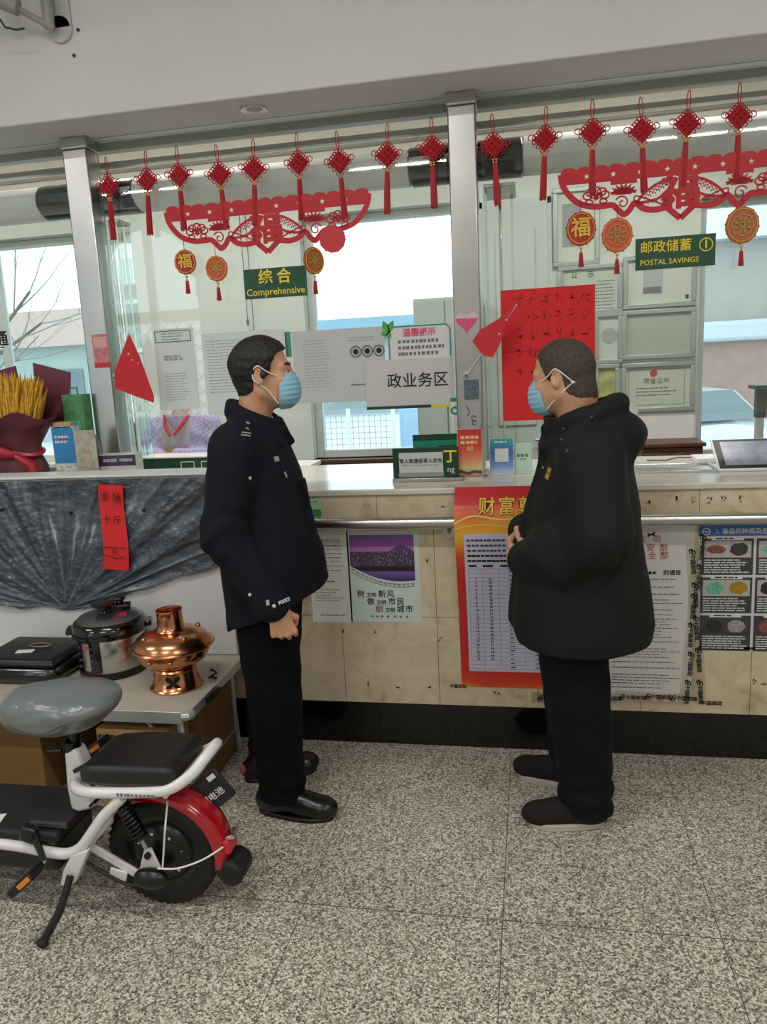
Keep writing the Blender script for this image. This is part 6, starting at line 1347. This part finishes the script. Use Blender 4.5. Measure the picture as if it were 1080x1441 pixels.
def hand(F, wrist, d, n, right, curl, sc=1.0, thumb=(.5, .4, .5), spread=1.0):
    """palm, four unequal bent fingers and a thumb; d = towards the fingers, n = out of the back of the hand"""
    W = np.array(wrist, float); d = np.array(d, float); d /= np.linalg.norm(d); n = np.array(n, float); n -= d*(n@d); n /= np.linalg.norm(n); w = np.cross(d, n)*(-1 if right else 1)
    Lk = [.088, .092, .086, .078]; ow = [.031, .010, -.011, -.030]; fl = [(.041, .025, .021), (.046, .029, .022), (.042, .026, .022), (.033, .020, .019)]; fr = [.0092, .0096, .0090, .0080]
    F.cap(W-d*.03, W+d*.015, .026*sc, .026*sc, .012)
    for i in range(4):
        K = W+sc*(d*Lk[i]+w*ow[i]*spread); F.cap(W+sc*(d*.012+w*ow[i]*.55), K, .0145*sc, .0118*sc, .012)
    for i in range(4):
        p = W+sc*(d*Lk[i]+w*ow[i]*spread); a = 0; r = fr[i]*sc; F.ell(p+n*.003, (r*1.15,)*3, None, .003)
        for j in range(3):
            a += curl[j]*(1+.04*i); dirn = d*math.cos(a)-n*math.sin(a); q = p+dirn*fl[i][j]*sc; F.cap(p, q, r*(1-.06*j), r*(.94-.06*j), .0012); p = q
    t0 = W+sc*(d*.022+w*.026-n*.006); t1 = t0+sc*.040*(d*thumb[0]+w*thumb[1]*1.2-n*thumb[2]*.6)/np.linalg.norm([thumb[0], thumb[1]*1.2, thumb[2]*.6]); t2 = t1+sc*.030*(d*.75-n*.45-w*.25); t3 = t2+sc*.024*(d*.55-n*.6-w*.5)
    F.cap(W+sc*(d*.01+w*.012), t0, .016*sc, .015*sc, .012); F.cap(t0, t1, .0145*sc, .0118*sc, .008); F.cap(t1, t2, .0115*sc, .0105*sc, .004); F.cap(t2, t3, .0105*sc, .0088*sc, .003)
def chain(F, P, R, k=.02):
    for i in range(len(P)-1): F.cap(P[i], P[i+1], R[i], R[i+1], k)
def hit(o, px, py):
    """point and normal of a garment where the photo shows a badge or a button"""
    bpy.context.view_layer.update(); inv = o.matrix_world.inverted(); d = AX.T @ np.array([(px-540)/FPX, (py-720.5)/FPX, 1.0]); bv = BVHTree.FromPolygons([v.co for v in o.data.vertices], [p.vertices for p in o.data.polygons]) if o.name not in _bv else _bv[o.name]
    _bv[o.name] = bv; a = inv @ Vector((0, 0, CAM_H)); dd = (inv.to_3x3() @ Vector(d)).normalized(); l, nn_, i, di = bv.ray_cast(a, dd); 
    if l is None: return None
    if nn_.dot(dd) > 0: nn_ = -nn_
    return l, nn_
_bv = {}
def patch(o, name, px, py, w, h, m, th=.002, body=None, size=.02, bold=0, up=(0, 0, 1)):
    q = hit(o, px, py)
    if q is None: print('miss', name, px, py); return
    l, nn_ = q; x = Vector(up).cross(nn_).normalized(); y = nn_.cross(x)
    Mx = Matrix((x, y, nn_)).transposed().to_4x4(); Mx.translation = l+nn_*.001
    if body: me = text_mesh(body, size, bold, .0012); oo = link(name, me, None, o, 0); me.materials.clear(); me.materials.append(m)
    else: oo = MB().box((0, 0, 0), (w, h, th)).build(name, m, o, smooth=0)
    oo.matrix_basis = Mx; return oo
def button(o, px, py, r, m, name='button'):
    q = hit(o, px, py)
    if q is None: return
    return MB().sphere(q[0], r, 6).build(name, m, o)
def shoe(par, heel, toe, h, m, sole_m, sole_h=.016, r=.044, name='shoe'):
    """one shoe from heel to toe (x, y on the ground) with a sole of its own"""
    a = np.array([*heel, 0.]); b = np.array([*toe, 0.]); u = (b-a)/np.linalg.norm(b-a); L = np.linalg.norm(b-a); v = np.array([-u[1], u[0], 0]); Mx = np.array([u, v, [0, 0, 1]], np.float32).T
    lo = np.minimum(a, b)-.08; hi = np.maximum(a, b)+.08; hi[2] = .20; lo[2] = -.03; F = Field(lo, hi, .004); P = lambda f, z, s=0: a+u*L*f+v*s+np.array([0, 0, z])
    F.ell(P(.20, .050), (.070, r*.90, .050), Mx, .02); F.ell(P(.70, .038), (.095, r*1.08, .040), Mx, .05); F.ell(P(.84, .034), (.050, r*1.0, .034), Mx, .03); F.cap(P(.24, .06), P(.26, .13), .044, .046, .03); F.cap(P(.35, .075), P(.60, .055), .036, .034, .04)
    F.put(lambda X, Y, Z: sole_h*.7-Z+0*X+0*Y, lo, (hi[0], hi[1], .05), 0, 'int'); F.F[:, :, :int((.03+sole_h*.6)/.004)] = 9; s = F.mesh(name, m, par, relax=2)
    b_ = MB(); ol = []
    for i in range(40):
        t = 2*PI*i/40; c = math.cos(t); f_ = .5+.49*c; wd = r*(.86+.28*max(0, min(1, (f_-.25)/.45)))*(abs(math.sin(t))**.75)*math.copysign(1, math.sin(t)); wd *= 1.16; ol.append(P(f_, 0, wd))
    b_.prism([(p[0], p[1]) for p in ol], sole_h).build('sole', sole_m, s, bevel=.003); return s
def garment(name, m, par, lo, hi, h, build, fold=None, relax=1):
    F = Field(lo, hi, h); build(F)
    if fold: F.folds(fold, lo, hi)
    return F.mesh(name, m, par, relax)
navy = mat('navy_wool', '#11121d', .85, var=.10, vscale=6, bump=.12, bscale=500, spec=.25); navyp = mat('black_trouser_cloth', '#050609', .9, spec=.2, var=.10, vscale=7, bump=.1, bscale=500); leather = mat('black_leather', '#101011', .28, bump=.08, bscale=120)
blackhair = mat('black_hair_crop', '#14110f', .55, var=.25, vscale=160, bump=.5, bscale=420)

# --- policeman: faces the right, arms down
cop = thing('person', 'man in a dark navy police jacket and face mask before the middle glass, arms down', 'person', (-.96, 2.6, 0), .03)
ch = Head((.050, 0, 1.592), .16, -.06)
F = Field((-.32, -.36, .0), (.30, .36, 1.75), .004); ch.skull(F)
F.cap(ch.w((-.028, 0, -.05)), (-.010, 0, 1.40), .058, .064, .03)
F.loft([(.90, .0, 0, .11, .15), (1.15, -.01, 0, .10, .15), (1.34, -.015, 0, .08, .15), (1.42, -.01, 0, .06, .08)], k=.03)
RA = [(-.015, -.185, 1.350), (-.050, -.250, 1.075), (.095, -.262, .860)]; LA = [(-.015, .185, 1.350), (-.06, .245, 1.075), (-.03, .235, .850)]
for A_ in (RA, LA): chain(F, A_, [.050, .040, .028])
for xk, xa_, y in ((-.035, -.082, .10), (.028, .035, -.11)): chain(F, [(0, y, .92), (xk, y*1.03, .50), (xa_, y*1.14, .10)], [.08, .05, .036], .03)
hand(F, (.116, -.264, .826), (.22, 0, -1), (.35, -1, 0), True, (1.05, 1.45, .8), 1.0, (.5, .4, .5), 1.14); hand(F, (-.028, .234, .830), (.05, 0, -1), (.1, 1, 0), False, (.5, .5, .4))
F.mesh('body', skin, cop)
ch.eyes(cop); ch.hair(cop, .014, blackhair, [(-.12, -.062), (-.06, -.060), (-.034, -.050), (-.022, .0), (-.012, .026), (.004, .030), (.014, -.008), (.030, .0), (.040, .035), (.058, .060), (.078, .078), (.11, .088)], .0022, seed=4, jag=.005, neck=lambda G: G.cap(ch.w((-.028, 0, -.05)), (-.010, 0, 1.40), .058, .064, .03))
mk = ch.mask(cop)
for y in (-1, 1):
    MB().tube(sm4([ch.w(p) for p in ((.052, y*.064, -.008), (.022, y*.080, .010), (-.004, y*.088, .031), (-.024, y*.083, .015), (-.026, y*.079, -.012), (-.010, y*.083, -.026), (.020, y*.074, -.058), (.044, y*.060, -.100))]), .0022, 6).build('ear_loop', strap_m, mk)
MB().sphere(ch.w((.010, -.088, .000)), .014, 8, (.8, .6, 1.0)).build('earpiece', M['black'], cop)
def jk(F):
    F.loft([(.64, .045, 0, .182, .232), (.80, .040, 0, .184, .232), (.95, .030, 0, .178, .226), (1.11, .002, 0, .168, .216), (1.25, -.015, 0, .156, .212), (1.34, -.018, 0, .130, .19), (1.41, -.008, 0, .090, .13), (1.445, 0, 0, .072, .09)], k=.02)
    F.put(lambda X, Y, Z: (.765+.40*(X-.03))-Z+0*Y, (-.3, -.4, .6), (.35, .4, 1.0), 0, 'int')
    for s in (-1, 1): F.cap((-.012, s*.05, 1.425), (-.015, s*.17, 1.365), .058, .070, .03)
    chain(F, [(-.015, -.188, 1.350), (-.050, -.256, 1.080), (.088, -.266, .862)], [.082, .070, .060], .035); chain(F, [(-.015, .188, 1.350), (-.06, .250, 1.080), (-.032, .238, .86)], [.082, .070, .060], .035)
    F.cap((.088, -.266, .862), (.098, -.266, .846), .062, .062, .004)
    P = [];
    for i in range(25):
        a = 2*PI*i/24; P.append((.006+.080*math.cos(a), .082*math.sin(a), 1.462-.038*math.cos(a)))
    for i in range(24): F.cap(P[i], P[i+1], .017, .017, .008); F.cap(np.array(P[i])+(0, 0, -.025), np.array(P[i+1])+(0, 0, -.025), .022, .022, .012)
    for s in (-1, 1): F.cap((.080, s*.035, 1.425), (.118, s*.05, 1.355), .016, .010, .015); F.cap((.060, s*.06, 1.42), (.10, s*.075, 1.36), .014, .010, .015)
    F.cap((.165, 0, 1.22), (.215, .0, .90), .008, .008, .012)
def jfold(X, Y, Z):
    arm = np.clip((np.abs(Y)-.19)*18, 0, 1); el = np.exp(-((Z-1.07)/.11)**2)
    return .0042*arm*el*np.sin(70*Z+22*X+9*snoise(X, Y, Z, 9, 3))+.0045*snoise(X, Y, Z*.45, 17, 8)+.003*snoise(X, Y, Z*.7, 34, 9)*np.clip((1.3-Z)*3, 0, 1)
jacket = garment('jacket', navy, cop, (-.34, -.38, .60), (.34, .38, 1.56), .0055, jk, jfold)
b = MB(); b.prism([(.0, -.045), (.016, -.05), (.03, -.015), (.006, .028)], .006, Matrix.Translation((.070, -.030, 1.425)) @ Matrix.Rotation(.25, 4, 'Z') @ FACE.to_4x4()); b.prism([(.0, -.045), (.016, -.05), (.03, -.015), (.006, .028)], .006, Matrix.Translation((.070, .030, 1.425)) @ Matrix.Rotation(-.25, 4, 'Z') @ FACE.to_4x4())
b.build('shirt_collar', mat('pale_blue_shirt', '#8ea6c8', .8), cop, bevel=.002)
def tr(F):
    F.loft([(.07, .035, -.125, .086, .076), (.30, .035, -.120, .090, .080), (.60, .028, -.108, .106, .096), (.95, .015, -.090, .12, .11)], k=.01, p=2.1)
    F.loft([(.07, -.085, .120, .086, .075), (.30, -.068, .115, .092, .080), (.60, -.025, .102, .108, .095), (.95, .0, .09, .125, .11)], k=.02, p=2.1); F.loft([(.80, .008, 0, .128, .185), (1.0, .005, 0, .125, .18)], k=.04)
tfold = lambda X, Y, Z: .0035*snoise(X, Y, Z*.6, 16, 21)+.004*np.exp(-((Z-.14)/.09)**2)*np.sin(85*Z+14*X+12*Y)+.002*np.sin(45*Z+20*Y)*np.exp(-((Z-.5)/.12)**2)
garment('trousers', navyp, cop, (-.24, -.26, .03), (.22, .26, 1.05), .0055, tr, tfold)
shoe(cop, (-.060, -.122), (.238, -.150), .1, leather, M['black']); s2 = shoe(cop, (-.185, .072), (.085, .19), .1, leather, M['black'])
MB().sphere((-.178, .068, .058), .022, 8, (.7, 1.2, .9)).build('red_heel_lining', mat('dusty_red_cloth', '#b3475a', .8), s2)
silver_b = mat('silver_badge', '#cfd2d6', .3, .6)
for (px, py) in ((349, 595.5), (348.5, 603.5)): patch(jacket, 'shoulder_star', px, py, .011, .011, silver_b, .003)
for (px, py) in ((347, 609.5), (346, 613)): patch(jacket, 'shoulder_bar', px, py, .034, .0042, silver_b, .003, up=(.3, 0, 1))
patch(jacket, 'chest_badge', 389, 646, .022, .017, silver_b, .004); patch(jacket, 'chest_pin', 402, 668, .007, .020, silver_b, .004)
for (px, py) in ((352, 673), (352, 837)): button(jacket, px, py, .0065, silver_b)
button(jacket, 386, 853, .0075, silver_b, 'cuff_button'); patch(jacket, 'lettering', 400, 846, .03, .01, M['paper'], body='POLICE', size=.0165, bold=.02)
patch(jacket, 'cuff_tab', 377, 848, .010, .018, silver_b, .003)

# --- man in the dark padded coat: faces the left, hands folded
man = thing('person', 'man with cropped hair in a bulky dark coat, hands folded, before the savings poster', 'person', (.15, 2.65, 0), PI-.02)
mh = Head((.046, 0, 1.536), -.36, .10, .99)
F = Field((-.30, -.40, .0), (.36, .40, 1.70), .004); mh.skull(F, 1.06)
F.cap(mh.w((-.030, 0, -.05)), (-.02, 0, 1.34), .064, .072, .03); F.ell(mh.w((-.06, 0, -.06)), (.045, .055, .05), None, .03)
F.loft([(.90, .0, 0, .12, .16), (1.15, -.02, 0, .11, .16), (1.30, -.02, 0, .085, .15), (1.37, -.02, 0, .06, .08)], k=.03)
WL, WR = (.172, .105, .945), (.185, -.075, .995)
chain(F, [(-.03, .185, 1.29), (-.07, .262, 1.05), WL], [.050, .042, .028]); chain(F, [(-.03, -.175, 1.29), (-.03, -.20, 1.05), WR], [.050, .042, .028])
for s in (1, -1): chain(F, [(.01, s*.10, .92), (.01-s*.01, s*.105, .50), (-.005-s*.015, s*.126, .10)], [.085, .055, .036], .03)
hand(F, WL, (.62, -.75, -.05), (.75, .62, .25), False, (.55, .75, .45), 1.0, (.6, .5, .2)); hand(F, WR, (.45, .80, -.42), (.85, -.45, .1), True, (.5, .7, .4), 1.0, (.6, .5, .2))
F.mesh('body', skin2, man); mh.eyes(man)
buzz = mat('cropped_grey_brown_hair', '#463a30', .75, var=.35, vscale=90, bump=.4, bscale=520)
mh.hair(man, .0045, buzz, [(-.12, -.085), (-.06, -.072), (-.032, -.050), (-.022, .0), (-.012, .024), (.004, .030), (.014, -.012), (.028, -.004), (.044, .036), (.058, .060), (.074, .082), (.11, .094)], .0007, seed=9, jag=.003, jaw=1.06, neck=lambda G: (G.cap(mh.w((-.030, 0, -.05)), (-.02, 0, 1.34), .064, .072, .03), G.ell(mh.w((-.06, 0, -.06)), (.045, .055, .05), None, .03)))
mk = mh.mask(man)
for y in (-1, 1):
    b = MB()
    for q in (((.052, y*.064, -.008), (.015, y*.082, .012), (-.010, y*.088, .028), (-.040, y*.078, .000), (-.058, y*.068, -.022)), ((.044, y*.058, -.100), (.010, y*.070, -.072), (-.030, y*.074, -.042), (-.058, y*.068, -.022))): b.tube(sm4([mh.w(p) for p in q]), .0022, 6)
    o = b.build('ear_loop', strap_m, mk)
b = MB(); b.tube(sm4([mh.w(p) for p in ((-.058, .068, -.022), (-.088, .045, -.026), (-.104, 0, -.024), (-.088, -.045, -.026), (-.058, -.068, -.022))]), .0026, 6); b.build('nape_strap', strap_m, mk)
MB().sphere(mh.w((-.058, .070, -.022)), .0055, 6).build('strap_clip', strap_m, mk)
coatm = mat('dark_green_coat', '#151b19', .8, var=.12, vscale=5, bump=.12, bscale=400, spec=.3)
def cf(F):
    F.loft([(.655, -.012, 0, .232, .262), (.70, -.012, 0, .240, .270), (.84, -.012, 0, .226, .266), (.98, -.018, 0, .196, .258), (1.10, -.026, 0, .178, .245), (1.22, -.034, 0, .148, .235), (1.31, -.036, 0, .128, .20), (1.37, -.02, 0, .095, .13), (1.40, -.01, 0, .085, .10)], k=.02)
    for s in (-1, 1): F.cap((-.03, s*.06, 1.37), (-.035, s*.18, 1.30), .060, .085, .04)
    chain(F, [(-.035, .195, 1.285), (-.058, .268, 1.060), (.06, .200, .980), (.165, .112, .945)], [.098, .094, .086, .062], .04); chain(F, [(-.035, -.175, 1.285), (-.035, -.20, 1.06), (.06, -.17, 1.02), (.178, -.082, .998)], [.095, .085, .080, .060], .04)
    F.cap((.165, .112, .945), (.172, .107, .943), .064, .064, .004)
    # hood lying on the shoulders and the stand collar
    F.ell((-.118, 0, 1.372), (.085, .150, .055), np.array(Matrix.Rotation(-.5, 3, 'Y')), .03); F.ell((-.150, 0, 1.332), (.058, .125, .060), None, .07)
    P = []
    for i in range(17):
        a = math.radians(40+280*i/16); P.append((-.035+.098*math.cos(a), .112*math.sin(a), 1.425-.030*math.cos(a)-.012))
    for i in range(16): F.cap(P[i], P[i+1], .030, .030, .02)
    for s in (-1, 1): F.cap((.035, s*.075, 1.38), (.095, s*.030, 1.365), .026, .022, .02); F.cap((.035, s*.075, 1.34), (.100, s*.030, 1.31), .030, .026, .03)
    F.cap((.085, 0, 1.34), (.190, 0, .98), .014, .014, .03); F.cap((.19, 0, .98), (.222, 0, .70), .012, .012, .03)
def cfold(X, Y, Z):
    arm = np.clip((np.abs(Y)-.17)*14, 0, 1); el = np.exp(-((Z-1.03)/.12)**2)
    return .006*arm*el*np.sin(58*X+30*Z+8*snoise(X, Y, Z, 8, 3))+.0065*snoise(X, Y, Z*.6, 13, 18)+.0035*snoise(X, Y, Z*.8, 30, 19)+.003*np.exp(-((Z-1.36)/.06)**2)*np.sin(40*Y+60*X)
coat = garment('coat', coatm, man, (-.34, -.42, .60), (.34, .42, 1.52), .0055, cf, cfold)
b = MB(); P = [(-.03+.090*math.cos(a), .098*math.sin(a), 1.395+.012*math.cos(a)*0+.0) for a in np.linspace(-1.25, 1.25, 13)]
v = []; 
for (x, y, z) in P:
    for (k, zz) in ((1.0, -.03), (1.02, .012), (.93, .016), (.90, -.03)): v.append((-.02+(x+.03)*k*1.08+.03, y*k, z+zz))
f = []
for i in range(len(P)-1):
    for k in range(4): f.append((i*4+k, i*4+(k+1) % 4, (i+1)*4+(k+1) % 4, (i+1)*4+k))
b.add(v, f+[(0, 1, 2, 3), tuple(len(v)-4+k for k in range(4))[::-1]]).build('inner_collar', mat('black_knit', '#0e0e10', .8), man, bevel=.003)
blk = mat('dark_snap', '#3d4442', .35, .5)
for (px, py) in ((794, 604), (791, 619), (799, 635), (833, 588)): button(coat, px, py, .0075, blk, 'snap_button')
goldt = mat('gold_embroidery', '#c9a13a', .6)
patch(coat, 'lettering', 772, 667, .03, .02, goldt, body='中国\n邮政', size=.020, bold=.02); patch(coat, 'chest_mark', 765, 658, .010, .008, goldt, .003)
def mt(F):
    F.loft([(.055, -.022, .125, .090, .083), (.30, -.010, .115, .100, .090), (.58, .015, .100, .116, .104), (.95, .02, .09, .125, .115)], k=.01, p=2.1)
    F.loft([(.055, .010, -.130, .086, .080), (.30, .028, -.115, .090, .085), (.58, .03, -.10, .11, .10), (.95, .02, -.09, .12, .11)], k=.02, p=2.1); F.loft([(.80, .02, 0, .13, .19), (1.0, .01, 0, .125, .18)], k=.04)
mfold = lambda X, Y, Z: .004*snoise(X, Y, Z*.6, 15, 31)+.005*np.exp(-((Z-.12)/.08)**2)*np.sin(80*Z+12*X+10*Y)+.0025*np.sin(40*Z+25*Y)*np.exp(-((Z-.45)/.14)**2)
garment('trousers', mat('dark_blue_trousers', '#080c12', .88, spec=.25, var=.12, vscale=6, bump=.1, bscale=500), man, (-.20, -.27, .02), (.24, .27, 1.05), .0055, mt, mfold)
suede = mat('dark_cloth_shoe', '#140f0f', .9, bump=.15, bscale=300); ws = mat('pale_rubber_sole', '#b9b3a4', .6)
shoe(man, (-.085, .130), (.182, .150), .1, suede, ws, .024, .046); shoe(man, (-.030, -.095), (.225, -.185), .1, suede, ws, .024, .046)

# --- clerk seated behind the middle glass, face hidden by the notices
cl = thing('person', 'clerk in a lilac checked jacket seated behind the glass, arms folded on the desk', 'person', (-2.0, 4.22, 0), -PI/2)
kh = Head((.03, 0, 1.59), 0, .15, .95); F = Field((-.25, -.30, .45), (.45, .30, 1.75), .006); kh.skull(F); F.cap(kh.w((-.03, 0, -.05)), (-.02, 0, 1.36), .055, .06, .03); F.loft([(.55, -.02, 0, .11, .15), (.9, -.02, 0, .10, .14), (1.3, -.02, 0, .08, .15), (1.38, -.02, 0, .05, .08)], k=.03)
for s in (-1, 1): chain(F, [(-.02, s*.17, 1.30), (.05, s*.23, 1.12), (.24, s*.04, 1.165)], [.045, .04, .028]); F.cap((-.02, s*.09, .55), (.30, s*.10, .56), .07, .06, .03)
hand(F, (.26, .03, 1.165), (.3, -.95, 0), (.2, 0, 1), False, (.3, .3, .2), .9); hand(F, (.27, -.03, 1.175), (.3, .95, 0), (.2, 0, 1), True, (.3, .3, .2), .9); F.mesh('body', skin, cl); kh.eyes(cl)
kh.hair(cl, .016, blackhair, [(-.12, -.10), (-.03, -.09), (.0, -.05), (.03, .0), (.06, .05), (.09, .075), (.12, .085)], .0015, h=.005, seed=2)
lil = bpy.data.materials.new('lilac_check'); lil.use_nodes = True; nt = lil.node_tree; pb = nt.nodes['Principled BSDF']; pb.inputs['Roughness'].default_value = .8; ckr = nt.nodes.new('ShaderNodeTexChecker'); ckr.inputs['Scale'].default_value = 55; ckr.inputs['Color1'].default_value = lin('#9d97bd'); ckr.inputs['Color2'].default_value = lin('#b4aecb'); g_ = nt.nodes.new('ShaderNodeTexCoord'); nt.links.new(g_.outputs['Object'], ckr.inputs['Vector']); nt.links.new(ckr.outputs[0], pb.inputs['Base Color'])
def kj(F):
    F.loft([(.70, -.02, 0, .16, .19), (1.0, -.02, 0, .15, .185), (1.22, -.02, 0, .135, .19), (1.32, -.02, 0, .11, .16), (1.385, -.02, 0, .075, .09)], k=.02)
    for s in (-1, 1): chain(F, [(-.02, s*.165, 1.315), (.03, s*.225, 1.13), (.20, s*.055, 1.165)], [.066, .060, .046], .03)
garment('jacket', lil, cl, (-.24, -.32, .66), (.34, .32, 1.45), .006, kj, lambda X, Y, Z: .005*snoise(X, Y, Z, 22, 5)+.003*np.sin(60*Z+30*Y))
def kv(F):
    F.loft([(1.02, -.013, 0, .15, .185), (1.22, -.013, 0, .136, .19), (1.32, -.013, 0, .111, .16), (1.37, -.013, 0, .085, .10)], k=.01)
    F.put(lambda X, Y, Z: np.maximum(np.abs(Y)-.085+.35*np.maximum(1.30-Z, 0)*0, np.maximum(.03-X, Z-1.30-np.abs(Y)*1.0)), F.lo, F.lo+(F.n-1)*F.h, 0, 'int')
garment('grey_vest_front', mat('grey_vest', '#b3afb6', .8), cl, (-.20, -.24, 1.0), (.22, .24, 1.42), .006, kv)
b = MB(); b.tube([(.06, -.075, 1.385), (.118, -.05, 1.33), (.142, -.01, 1.275)], [.009, .011, .007], 8); b.tube([(.06, .075, 1.385), (.118, .05, 1.33), (.142, .01, 1.275)], [.009, .011, .007], 8); b.build('red_scarf', mat('red_scarf', '#c23a45', .7), cl)
MB().box((.146, -.02, 1.20), (.004, .055, .022)).build('name_badge', mat('gold_badge', '#cbb27a', .4), cl, smooth=0)
t = thing('staff_desk', 'plain white staff desk behind the glass in front of the clerk', 'desk', (-1.9, 3.985, 0))
MB().box2((-.75, -.11, 1.085), (.75, .14, 1.11)).build('desktop', M['white'], t, bevel=.004)
for s in (-1, 1): MB().box2((s*.70-.02, -.10, 0), (s*.70+.02, .13, 1.085)).build('side_panel', M['white'], t, smooth=0)
t = thing('office_chair', 'dark office chair under the clerk behind the counter', 'chair', (-1.945, 4.30, 0)); ofc = mat('dark_office_fabric', '#2b2d33', .8)
MB().box2((-.22, -.25, .42), (.22, .20, .485)).build('seat', ofc, t, bevel=.02, seg=3); MB().box2((-.20, .205, .60), (.20, .25, 1.10)).build('backrest', ofc, t, bevel=.02, seg=3); MB().tube([(0, .05, .42), (0, .22, .44), (0, .235, .65)], .018, 8).build('back_support', M['black'], t); MB().cyl((0, 0, .08), (0, 0, .42), .025, 12).build('gas_column', M['black'], t)
for k in range(5):
    a_ = 2*PI*k/5+.3; l_ = MB().tube([(0, 0, .09), (.24*math.cos(a_), .24*math.sin(a_), .06)], [.022, .014], 8).build('leg', M['black'], t); MB().sphere((.25*math.cos(a_), .25*math.sin(a_), .028), .028, 6).build('caster', M['black'], l_)
MB().add([], [])
